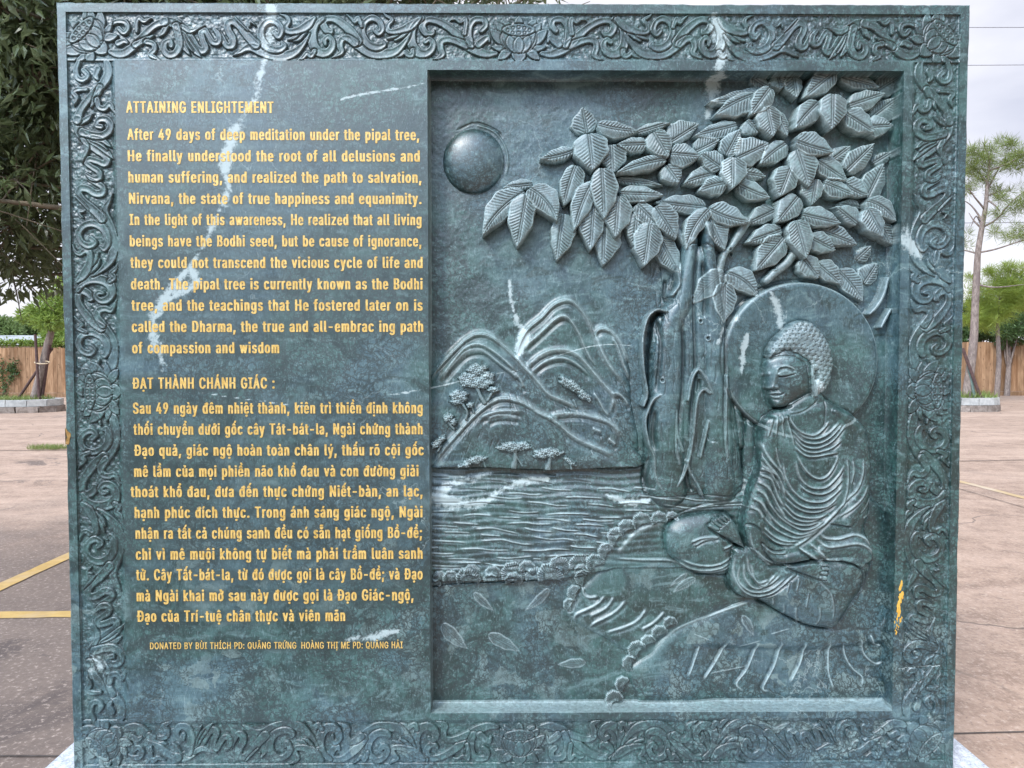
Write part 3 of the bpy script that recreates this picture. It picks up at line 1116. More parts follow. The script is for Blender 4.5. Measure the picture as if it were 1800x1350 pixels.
# ------------------------------------------------------------------ the carved picture
PZ = 0.0015
xs_p = line(PX0, PX1, PZ)
zs_p = line(PZ0, PZ1, PZ)[::-1]
Xp, Zp = np.meshgrid(xs_p, zs_p)
tz = (Zp - PZ0) / (PZ1 - PZ0)
FLOOR = -(0.056 + 0.018 * smooth((tz - 0.15) / 0.8))
u_lo, v_lo = uv_of(Xp, Zp, 0.055)                   # the ground of the picture lies deep ...
u_hi, v_hi = uv_of(Xp, Zp, 0.030)                   # ... leaves and figure stand forward of it
C = Carving(xs_p, zs_p, FLOOR, u_lo, v_lo)
C.vein = vein_field(Xp, Zp, *uv_of(Xp, Zp, 0.05))
lump = 0.0014 * value_noise(Xp, Zp, 9, 2, 2) + 0.0003 * value_noise(Xp, Zp, 85, 3, 3)
C.H += lump
NAMES = {0: 'picture_ground'}
PARENT = {}


def deep():
    C.U, C.V = u_lo.astype(np.float32), v_lo.astype(np.float32)


def fore():
    C.U, C.V = u_hi.astype(np.float32), v_hi.astype(np.float32)


def part(k, name, parent=0):
    NAMES[k] = name
    PARENT[k] = parent
    return k


def fl(x, y):
    """floor depth near a pixel"""
    i = np.argmin(np.abs(C.V[:, C.V.shape[1] // 2] - y))
    return float(FLOOR[i, 0])


# moon
deep()
MOON = part(1, 'moon')
C.ridge([(836, 216), (868, 228), (888, 255), (893, 285), (888, 308)], 1.6, 0.003, 0.15)
C.ridge([(800, 226), (836, 212), (872, 225), (884, 240)], 1.3, -0.003, 0, 0.35)
moon = [(832 + 54 * math.cos(a), 281 + 58 * math.sin(a)) for a in np.linspace(0, 2 * math.pi, 40, endpoint=False)]
C.body(moon, fl(832, 281), 0.034, 54, MOON, False, 2.0, edge=2.0)
C.ridge([(882, 262), (884, 285), (880, 306)], 1.4, 0.001, 0.25)

# mountains, back to front
SHORE = 826
MT = [
    ('peak', [(1040, 640), (1044, 600), (1048, 581), (1061, 576), (1077, 584), (1092, 604), (1105, 637), (1108, 668), (1108, SHORE), (1040, SHORE)], 4, 0.010,
     [[(1048, 590), (1050, 580), (1061, 576), (1077, 584), (1092, 604), (1105, 640)], [(1076, 590), (1086, 610), (1096, 640), (1108, 668)]]),
    ('peak', [(904, 640), (904, 626), (923, 582), (951, 557), (972, 535), (994, 526), (1007, 528), (1023, 544), (1038, 568), (1050, 604), (1068, 640), (1096, 673), (1108, 700), (1108, SHORE), (900, SHORE)], 5, 0.014,
     [[(904, 626), (923, 582), (951, 557), (972, 535), (994, 526), (1010, 532), (1030, 556), (1044, 585), (1054, 612), (1072, 645), (1098, 676)],
      [(920, 613), (951, 585), (976, 562), (990, 556), (1001, 562), (1016, 585), (1026, 608), (1038, 632), (1048, 644)]]),
    ('peak', [(920, 652), (945, 628), (967, 617), (991, 615), (1012, 622), (1030, 640), (1045, 658), (1063, 679), (1078, 692), (1078, 715), (1100, 750), (1110, SHORE), (915, SHORE)], 6, 0.019,
     [[(922, 648), (945, 628), (967, 617), (991, 615), (1012, 622), (1030, 640), (1045, 658), (1063, 679), (1077, 693), (1078, 708), (1071, 730)],
      [(934, 655), (955, 637), (980, 629), (1001, 633), (1022, 647), (1036, 660)],
      [(1074, 692), (1086, 692), (1098, 702), (1104, 714)], [(1043, 690), (1052, 705), (1060, 720), (1070, 731)]]),
    ('peak', [(754, 690), (759, 660), (781, 633), (805, 608), (821, 594), (838, 586), (857, 588), (876, 600), (900, 621), (923, 646), (945, 671), (963, 692), (992, 705), (1018, 718), (1036, 727), (1061, 732), (1079, 745), (1092, 768), (1112, SHORE), (750, SHORE)], 7, 0.025,
     [[(757, 672), (762, 655), (781, 633), (805, 608), (821, 594), (838, 586), (857, 588), (876, 600), (900, 621), (923, 646), (945, 671), (963, 692), (992, 705), (1018, 718), (1036, 727)],
      [(775, 665), (795, 638), (815, 614), (832, 606), (848, 607), (868, 618), (890, 636), (910, 655)],
      [(777, 668), (800, 640), (820, 620), (842, 615), (858, 622), (880, 640), (900, 655), (914, 672)],
      [(905, 655), (915, 668), (920, 682)]]),
    ('peak', [(960, 728), (976, 727), (1000, 726), (1021, 725), (1045, 731), (1062, 737), (1079, 748), (1092, 768), (1108, 800), (1112, SHORE), (960, SHORE)], 8, 0.028,
     [[(964, 730), (992, 726), (1021, 726), (1045, 732), (1064, 738), (1080, 750), (1090, 768)], [(1040, 752), (1055, 758)], [(1068, 770), (1080, 780)]]),
    ('peak', [(752, 830), (766, 810), (779, 789), (804, 760), (825, 737), (850, 714), (871, 701), (889, 698), (911, 703), (932, 713), (944, 722), (963, 731), (980, 743), (998, 760), (1021, 774), (1047, 785), (1070, 796), (1088, 807), (1100, SHORE + 2), (750, SHORE + 2)], 9, 0.034,
     [[(757, 824), (766, 810), (779, 789), (804, 760), (825, 737), (850, 714), (871, 701), (889, 698), (911, 703), (932, 713), (944, 722), (963, 731), (980, 743), (998, 760), (1021, 774), (1047, 785), (1070, 796), (1088, 807)],
      [(842, 734), (861, 726), (886, 721), (916, 722)], [(856, 738), (871, 731), (891, 730), (912, 733)]]),
]
for nm, out, k, hgt, lines in MT:
    part(k, nm)
    ys = min(p[1] for p in out)
    b = fl(0, (ys + SHORE) / 2)
    C.body(out, b + hgt - 0.010, 0.010, 16, k, True, 1.6, edge=1.5, sp=4)
    C.H -= 0
    # hollow the slope behind the crest so the crest stands as a rolled edge
    for i, ln in enumerate(lines):
        C.ridge(ln, 4.6 if i == 0 else 2.8, 0.0070 if i == 0 else 0.0042, 0.34 if i == 0 else 0.30, label=None, sp=5)
        C.ridge([(x - 0.5, y - 1.5) for x, y in ln], 1.1, 0.0008, 0.45, sp=5)
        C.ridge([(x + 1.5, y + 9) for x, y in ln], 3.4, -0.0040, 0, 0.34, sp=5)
rs = np.random.default_rng(3)
for i in range(330):                                # chisel strokes down the slopes
    x, y = rs.uniform(770, 1095), rs.uniform(650, 815)
    L = rs.uniform(8, 20)
    sx = 0.45 if x > 890 else -0.35
    C.ridge([(x, y), (x + sx * L, y + L)], 0.8, -0.0010, 0, 0.30, sp=2)

# carved little trees on the slopes
k = 10


def bush(blobs, stems):
    global k
    part(k, 'cloud_tree')
    for st in stems:
        C.limb(st, fl(0, st[0][1]) + 0.034, 0.006, k, 0.20)
    for (cx, cy, rx, ry, rot) in blobs:
        a = np.linspace(0, 2 * math.pi, 26, endpoint=False)
        r = 1 + 0.10 * np.sin(a * 5 + cx) + 0.07 * np.sin(a * 9 + cy)
        c_, s_ = math.cos(math.radians(rot)), math.sin(math.radians(rot))
        pts = [(cx + rx * q * math.cos(t) * c_ - ry * q * math.sin(t) * s_, cy + rx * q * math.cos(t) * s_ + ry * q * math.sin(t) * c_) for t, q in zip(a, r)]
        res = C.body(pts, fl(cx, cy) + 0.036, 0.011, min(rx, ry), k, False, 2, edge=1.2, wear=0.22)
        if res:
            w, new, d = res
            n = np.sin(C.U[w] * 0.95 + 1.5 * np.sin(C.V[w] * 0.7)) * np.sin(C.V[w] * 1.1 + 1.7 * np.sin(C.U[w] * 0.6))
            C.H[w] += np.where(new, 0.0026 * n, 0)
            C.wear[w] = np.where(new, np.clip(0.28 + 0.34 * n, 0, 0.7), C.wear[w])
            C.dirt[w] = np.where(new, np.clip(-0.55 * n - 0.1, 0, 0.5), C.dirt[w])
    k += 1


bush([(840, 651, 19, 12, 0), (822, 664, 16, 10, 0), (838, 672, 31, 11, 2), (858, 661, 12, 9, 0)], [[(838, 678, 4), (845, 695, 4), (852, 706, 5)], [(866, 690, 2), (858, 702, 3)]])
bush([(867, 684, 11, 6, 0)], [[(864, 688, 2), (858, 703, 2.5)]])
bush([(808, 695, 17, 12, 0), (803, 705, 12, 6, 0)], [[(812, 706, 3), (822, 722, 3), (820, 735, 3)]])
bush([(827, 711, 7, 6, 0)], [[(830, 714, 2), (834, 724, 2)]])
bush([(789, 733, 10, 9, 0), (799, 740, 6, 7, 0)], [[(790, 742, 3), (799, 752, 3)]])
bush([(768, 778, 11, 8, -25), (778, 769, 8, 6, -20)], [[(776, 782, 2.5), (772, 790, 3)]])
bush([(1002, 676, 24, 9, 30), (1024, 694, 17, 8, 35)], [[(1008, 704, 2.4), (1012, 714, 2.4)]])
bush([(904, 783, 30, 9, -3)], [[(905, 790, 4), (906, 806, 4), (903, 818, 6)], [(908, 800, 2), (918, 816, 2.4)]])
bush([(836, 806, 22, 7, -14), (818, 815, 14, 5, -16)], [[(850, 806, 2), (854, 818, 2)]])
bush([(963, 794, 26, 9, -2), (950, 798, 14, 6, 0)], [[(966, 802, 4), (964, 812, 4), (962, 821, 6)]])
bush([(1000, 808, 14, 5, 35)], [[(1002, 812, 2), (1003, 822, 3)]])

# water
WATER = part(30, 'water')
w = C.win(np.array([(752, 822), (1320, 1010)]), 4)
shore = 822 + 3 * np.sin(C.U[w] / 47) - 2 * np.exp(-((C.U[w] - 930) / 90) ** 2)
bank_ = 1016 - 6 * smooth((C.U[w] - 880) / 150)
m = (C.V[w] > shore) & (C.V[w] < bank_ + 12)
C.L[w] = np.where(m, WATER, C.L[w])
lift = 0.004 + 0.015 * smooth((C.V[w] - shore) / 62)
C.H[w] = np.where(m, FLOOR[w] + lift + lump[w] * 0.6 + 0.0008 * np.sin(C.V[w] * 0.55 + 1.4 * np.sin(C.U[w] * 0.045)), C.H[w])
C.wear[w] = np.where(m, 0.0, C.wear[w])
C.dirt[w] = np.where(m, 0.0, C.dirt[w])


def reg7(p):
    return [(750 + x / 4.14, 800 + y / 4.14) for x, y in p]


def reg8(p):
    return [(980 + x / 3.525, 850 + y / 3.525) for x, y in p]


DARK_W = [[(35, 160), (170, 162)], [(215, 185), (340, 197)], [(365, 183), (440, 182), (560, 192)], [(470, 135), (600, 130), (680, 140)], [(735, 182), (810, 190), (915, 210)],
          [(845, 130), (950, 148)], [(985, 178), (1080, 180), (1200, 197)], [(35, 222), (200, 217)], [(225, 245), (300, 242), (440, 250)], [(150, 282), (300, 288)], [(35, 335), (250, 338)],
          [(285, 348), (400, 338), (500, 350), (580, 345)], [(155, 140), (300, 146)]]
for p in DARK_W:
    C.ridge(reg7(p), 1.0, -0.0022, 0, 0.75, sp=3)
LIGHT_W = [reg7(p) for p in ([(580, 272), (680, 272), (760, 282), (850, 278)], [(450, 290), (600, 308), (700, 304)], [(830, 232), (950, 246), (1060, 250)], [(1000, 300), (1100, 296), (1235, 305)],
                             [(730, 332), (840, 340), (940, 358), (1040, 358)], [(35, 400), (200, 398)], [(265, 430), (370, 422), (480, 430)], [(590, 395), (700, 410), (820, 405)], [(860, 424), (1000, 414), (1180, 420)],
                             [(515, 442), (690, 446)], [(195, 480), (300, 488), (390, 496)], [(575, 488), (720, 482), (800, 492), (915, 490)], [(790, 452), (930, 456), (1050, 474)], [(1130, 458), (1235, 468)],
                             [(35, 505), (130, 505), (240, 514)], [(355, 530), (470, 520), (570, 540), (670, 562)], [(705, 518), (790, 538), (920, 548)], [(910, 518), (1000, 536), (1095, 542)], [(1075, 498), (1170, 496), (1240, 506)],
                             [(120, 548), (230, 550), (320, 556)], [(395, 568), (540, 578)], [(775, 582), (900, 602), (1000, 598), (1090, 614)], [(1065, 562), (1150, 566), (1235, 586)], [(35, 610), (150, 615), (290, 624)],
                             [(390, 614), (540, 604), (620, 620), (700, 636), (775, 636)], [(35, 662), (90, 660)], [(240, 672), (370, 668), (480, 680), (610, 680)], [(680, 682), (830, 682), (930, 672), (1050, 678)], [(1040, 650), (1120, 660), (1225, 660)],
                             [(35, 700), (130, 706), (210, 702)], [(150, 742), (260, 742), (360, 748)], [(500, 732), (600, 738), (770, 722)], [(870, 724), (1050, 712), (1185, 712)], [(245, 768), (400, 770)], [(415, 772), (540, 792), (640, 782), (680, 760)], [(35, 790), (170, 796), (260, 794)], [(770, 742), (830, 744)])]
LIGHT_W += [reg8(p) for p in ([(240, 26), (330, 26), (450, 46)], [(35, 80), (120, 78), (280, 84)], [(180, 118), (280, 126), (350, 138)], [(370, 116), (470, 108), (575, 118)], [(410, 158), (500, 158), (590, 162)], [(0, 180), (100, 178), (200, 182)],
                              [(250, 202), (390, 202)], [(150, 212), (250, 224), (350, 222)], [(100, 244), (200, 244), (290, 254)], [(0, 270), (60, 282), (130, 284)], [(100, 300), (180, 306), (250, 322)], [(80, 378), (150, 386), (240, 388)],
                              [(0, 436), (110, 428)], [(470, 20), (600, 26)], [(500, 70), (600, 76), (760, 92)], [(700, 60), (850, 96), (980, 92)], [(860, 140), (1000, 128), (1160, 122)], [(640, 116), (760, 140), (860, 150)], [(235, 352), (340, 366)], [(260, 296), (350, 300)])]
for p in LIGHT_W:
    C.ridge(p, 1.0, 0.0018, 0.62, sp=4)
    C.ridge([(x, y + 3) for x, y in p], 1.6, -0.0012, 0, 0.22, sp=3)

# bank and boulder
BANK = part(31, 'river_bank')
w = C.win(np.array([(752, 1000), (1575, 1252)]), 4)
top = np.interp(C.U[w], [752, 800, 850, 900, 950, 1000, 1060, 1100], [1032, 1026, 1024, 1023, 1019, 1012, 1000, 990])
m = C.V[w] > top
C.L[w] = np.where(m, BANK, C.L[w])
C.H[w] = np.where(m, FLOOR[w] + lump[w] + 0.006, C.H[w])
C.wear[w] = np.where(m, 0, C.wear[w])
C.dirt[w] = np.where(m, 0, C.dirt[w])
ROCK = part(32, 'boulder')
fore()
C.body([(1190, 906), (1176, 917), (1150, 921), (1122, 932), (1099, 952), (1079, 978), (1057, 1003), (1028, 1034), (1008, 1060), (996, 1078), (1002, 1092), (1037, 1113), (1070, 1130), (1110, 1150), (1200, 1112), (1330, 1062),
        (1480, 1120), (1560, 1110), (1570, 1000), (1562, 900), (1500, 872), (1380, 872), (1310, 886), (1264, 887), (1224, 894)], -0.053, 0.012, 30, ROCK, True, 2, edge=2.5, sp=4)
C.ridge([(1170, 921), (1150, 924), (1122, 936), (1102, 955), (1086, 975)], 3.2, 0.0030, 0.32)
C.ridge([(1082, 983), (1130, 985), (1179, 986), (1200, 996), (1221, 1009)], 2.0, 0.0032, 0.42)
C.ridge([(1082, 986), (1130, 990), (1179, 991), (1200, 1001)], 2.6, -0.0030, 0, 0.25)
C.ridge([(1228, 893), (1264, 885), (1300, 882)], 2.2, 0.003, 0.35)
C.ridge([(1190, 905), (1230, 890), (1262, 883)], 1.8, -0.003, 0, 0.35)
for p in ([(160, 650), (165, 690), (195, 714), (255, 706)], [(300, 700), (240, 760), (120, 820), (110, 862)], [(355, 708), (300, 780), (200, 832)], [(430, 730), (350, 810), (222, 880), (205, 920)], [(560, 780), (480, 870), (300, 936)], [(670, 800), (600, 870), (520, 916)], [(120, 690), (90, 750), (55, 800)]):
    q = reg8(p)
    C.ridge(q, 2.2, 0.0038, 0.42)
    C.ridge([(x + 4, y + 5) for x, y in q], 3.4, -0.0026, 0, 0.16)
ROCK2 = part(33, 'boulder')
C.body([(1107, 1185), (1125, 1166), (1147, 1153), (1172, 1126), (1200, 1104), (1262, 1080), (1330, 1054), (1400, 1088), (1470, 1108), (1545, 1096), (1568, 1080), (1572, 1240), (1500, 1246), (1160, 1246), (1120, 1225)], -0.052, 0.013, 26, ROCK2, True, 2, edge=2.5, sp=4)
C.ridge([(1147, 1153), (1172, 1126), (1200, 1105), (1262, 1081), (1330, 1056)], 2.0, 0.0030, 0.40)
w = C.win(np.array([(1200, 1110), (1570, 1250)]), 2)
lip = 1126 + 9 * np.sin((C.U[w] - 1180) / 150) - 0.06 * np.maximum(C.U[w] - 1440, 0)
under = (C.L[w] == ROCK2) & (C.V[w] > lip)
C.H[w] = np.where(under, C.H[w] - 0.013 * smooth((C.V[w] - lip) / 16) * smooth((C.U[w] - 1205) / 60), C.H[w])
for p in ([(1232, 1138), (1222, 1165), (1212, 1192)], [(1281, 1132), (1262, 1168), (1240, 1200)], [(1337, 1132), (1318, 1180), (1299, 1208), (1312, 1222)], [(1378, 1132), (1366, 1175), (1346, 1215), (1358, 1222)], [(1420, 1132), (1412, 1170), (1394, 1207)],
          [(1463, 1132), (1461, 1165), (1463, 1192), (1472, 1218)], [(1486, 1134), (1493, 1162), (1506, 1182), (1522, 1196), (1521, 1214)], [(1517, 1126), (1526, 1156), (1545, 1172), (1560, 1169)], [(1533, 1118), (1542, 1136), (1556, 1140)]):
    C.ridge(p, 1.6, 0.0042, 0.55)
    C.ridge([(x - 5, y) for x, y in p], 3.0, -0.0028, 0, 0.22)
for p in ([(1300, 1140), (1340, 1128)], [(1250, 1190), (1320, 1176)], [(1356, 1117), (1390, 1107)], [(1220, 1116), (1250, 1128)]):
    C.ridge(p, 0.8, 0.001, 0.45)

# shell-like tufts along the water's edge
k = 40
TUFT = [(773, 1019, 12, -90), (765, 1030, 9, -80), (792, 1021, 14, -80), (823, 1022, 20, -90), (829, 1010, 14, -80), (866, 1011, 13, -85), (862, 1022, 12, -90), (902, 1013, 20, -90), (903, 1024, 15, -90), (926, 1003, 14, -75), (940, 1018, 16, -85),
        (968, 1017, 22, -90), (982, 999, 17, -60), (1020, 998, 19, -80), (1022, 1006, 12, -85), (1048, 994, 16, -120), (1028, 1018, 15, -150), (1013, 1046, 13, -160), (1004, 1066, 11, -170), (1068, 972, 14, -140), (1086, 946, 15, -140), (1104, 932, 15, -120),
        (1130, 921, 16, -110), (1160, 917, 14, -100), (1182, 912, 10, -90), (1162, 1118, 14, -120), (1180, 1100, 12, -110), (1142, 1134, 13, -120), (1124, 1148, 16, -140), (1111, 1170, 13, -170), (1098, 1208, 13, -150), (1082, 1236, 15, -110)]
for (cx, cy, r, ang) in TUFT:
    r *= 1.25
    part(k, 'shell_tuft')
    w = C.win(np.array([(cx, cy), (cx + 1, cy + 1)]), r * 1.25)
    if w is None:
        continue
    du, dv = C.U[w] - cx, C.V[w] - cy
    rad = np.hypot(du, dv)
    th = np.arctan2(dv, du) - math.radians(ang)
    th = (th + math.pi) % (2 * math.pi) - math.pi
    edge = r * (0.62 + 0.38 * np.cos(th * 0.55)) * (1 + 0.04 * np.sin(th * 9))
    ins = (rad < edge) & (np.abs(th) < 1.95)
    rays = np.exp(-((((th * 5.2 + 0.12 * r) % 1.0) - 0.5) / 0.19) ** 2) * smooth(rad / (0.45 * r)) * smooth((edge - rad) / 2.2)
    base = np.maximum(FLOOR[w] + 0.010, C.H[w] + 0.001)
    h = base + 0.004 * np.sqrt(np.clip(1 - (rad / edge) ** 2, 0, 1)) + 0.003 * smooth((edge - rad) / 2)
    h -= 0.0026 * rays
    C.H[w] = np.where(ins, h, C.H[w])
    C.L[w] = np.where(ins, k, C.L[w])
    rim = np.exp(-((edge - rad - 1.4) / 1.2) ** 2)
    C.wear[w] = np.where(ins, np.clip(0.10 + 0.50 * rim, 0, 1) * (1 - rays), C.wear[w])
    C.dirt[w] = np.where(ins, 0.80 * rays, C.dirt[w])
    k += 1

# fallen leaves
k = 80
deep()
for (b, t, wd, bow) in (((833, 1041), (868, 1073), 8, 1), ((965, 1034), (922, 1073), 8, -2), ((777, 1096), (822, 1139), 13, 2), ((859, 1114), (914, 1144), 12, 0), ((1029, 1163), (979, 1167), 9, 0), ((1224, 1018), (1184, 1044), 8, 1), ((1307, 1084), (1327, 1120), 8, -1), ((1210, 1010), (1178, 1034), 5, 0)):
    if b[0] > 1100:
        fore()
    w = C.win(np.array([b, t]), 3)
    hh = float(C.H[w].max()) - 0.007
    C.leaf(b, t, wd, wd, hh, part(k, 'fallen_leaf'), bow, tilt=0.0, spacing=4.2, wear=0.08, fine=0.8, thick=0.0012, rimw=0.28)
    k += 1

# tree: trunks, roots, branches
deep()
TREE = part(100, 'carved_tree')


def trunk(pts, base, h, w_=None, p=2.0):
    C.limb(pts, base, h, TREE, w_, power=p, edge=2.0)


trunk([(1212, 425, 14), (1206, 480, 17), (1197, 530, 22), (1182, 560, 24), (1173, 620, 31), (1172, 700, 34), (1173, 780, 35), (1172, 858, 38)], -0.060, 0.042)
trunk([(1240, 400, 11), (1245, 480, 16), (1250, 550, 20), (1256, 640, 26), (1258, 740, 31), (1262, 856, 36)], -0.060, 0.040)
C.body([(1192, 520), (1168, 548), (1150, 560), (1142, 600), (1138, 660), (1136, 720), (1134, 790), (1132, 862), (1180, 868), (1240, 866), (1300, 862), (1300, 790), (1292, 720), (1284, 640), (1276, 560), (1262, 500), (1250, 440), (1200, 440)], -0.052, 0.020, 26, TREE, True, 2, edge=2.5, sp=4, moat=0.004)
trunk([(1300, 780, 10), (1295, 700, 9), (1288, 640, 7)], -0.064, 0.020)
trunk([(1330, 850, 26), (1322, 790, 18), (1320, 740, 10)], -0.064, 0.018)
for p in ([(1262, 478, 8), (1272, 447, 7), (1284, 434, 7), (1300, 408, 9), (1310, 390, 10)], [(1345, 494, 8), (1362, 478, 9), (1378, 466, 9), (1394, 446, 9)], [(1264, 480, 7), (1262, 500, 6), (1258, 520, 6)],
          [(1524, 552, 4), (1536, 540, 5), (1548, 520, 5), (1556, 490, 4)], [(1544, 575, 4), (1552, 560, 5), (1560, 545, 4)], [(1240, 430, 6), (1250, 400, 7), (1246, 380, 8)], [(1200, 430, 6), (1190, 410, 8)]):
    trunk(p, -0.052, 0.016, 0.25)
GR = [[(1222, 436), (1216, 500), (1217, 560), (1219, 640), (1214, 700), (1210, 760)], [(1150, 560), (1158, 600), (1154, 660), (1150, 690)], [(1193, 560), (1198, 610), (1196, 680), (1186, 760), (1184, 810)], [(1275, 560), (1271, 640), (1269, 720), (1272, 800)],
      [(1232, 460), (1236, 520), (1234, 560)], [(1172, 490), (1170, 520), (1180, 535)], [(1150, 720), (1146, 760), (1150, 790)], [(1203, 820), (1206, 850), (1216, 862)], [(1226, 665), (1224, 690)], [(1281, 700), (1300, 720), (1330, 748)], [(1140, 800), (1132, 840), (1136, 862)]]
for g in GR:
    C.ridge(g, 3.6, -0.010, 0, 0.55)
for g in ([(1168, 548), (1150, 546), (1134, 562), (1126, 600), (1128, 650), (1134, 690), (1128, 712)], [(1166, 690), (1146, 700), (1134, 725), (1131, 745), (1137, 778), (1146, 800), (1148, 830), (1155, 850), (1166, 860), (1182, 854), (1196, 835), (1206, 806), (1213, 770), (1218, 720), (1223, 694), (1232, 684), (1242, 690)],
          [(1203, 808), (1210, 830), (1222, 850), (1229, 866)], [(1205, 702), (1212, 666), (1222, 650), (1233, 660), (1247, 690)], [(1186, 640), (1182, 700), (1184, 780), (1190, 812)], [(1240, 740), (1232, 775), (1226, 800)], [(1247, 776), (1256, 778), (1258, 810)],
          [(1272, 660), (1270, 760), (1273, 800)], [(1184, 470), (1190, 500), (1178, 520)], [(1196, 790), (1186, 760), (1184, 720)]):
    C.limb([(x, y, 3.5) for x, y in g], -0.032, 0.012, TREE, 0.16, edge=1.5)
for i in range(120):                                # bark strokes
    x = rs.uniform(1140, 1300)
    y = rs.uniform(450, 830)
    L = rs.uniform(14, 40)
    C.ridge([(x, y), (x + rs.uniform(-3, 3), y + L * 0.5), (x + rs.uniform(-4, 4), y + L)], 0.9, -0.0016, 0, 0.35, sp=2)
for (x, y) in ((1228, 565), (1214, 525), (1281, 440), (1288, 446), (1268, 430), (1160, 668), (1240, 595), (1358, 472)):
    a = np.linspace(0, 2 * math.pi, 9)
    C.ridge([(x + 3.4 * math.cos(t), y + 4.6 * math.sin(t)) for t in a], 1.2, 0.003, 0.2, taper=False)
    C.ridge([(x - 0.6, y), (x + 0.6, y)], 1.8, -0.006, 0, 0.8, taper=False)

# halo
HALO = part(101, 'halo_disc')
fore()
C.body([(1409 + 139 * math.cos(a), 632 + 138 * math.sin(a)) for a in np.linspace(0, 2 * math.pi, 72, endpoint=False)], -0.050, 0.016, 9, HALO, False, 2, edge=2.0, sp=1)
w = C.win(np.array([(1260, 480), (1560, 780)]), 2)
rr_ = np.hypot((C.U[w] - 1409) / 139, (C.V[w] - 632) / 138)
m = C.L[w] == HALO
C.H[w] = np.where(m, C.H[w] - 0.010 * smooth((1 - rr_) * 2.2), C.H[w])
C.wear[w] = np.where(m & (rr_ > 0.965) & (C.U[w] - C.V[w] < 980), 0.30, C.wear[w])
C.ridge([(1409 + 143 * math.cos(a), 632 + 142 * math.sin(a)) for a in np.linspace(2.2, 5.4, 30)], 2.4, -0.004, 0, 0.30, taper=False, sp=1)

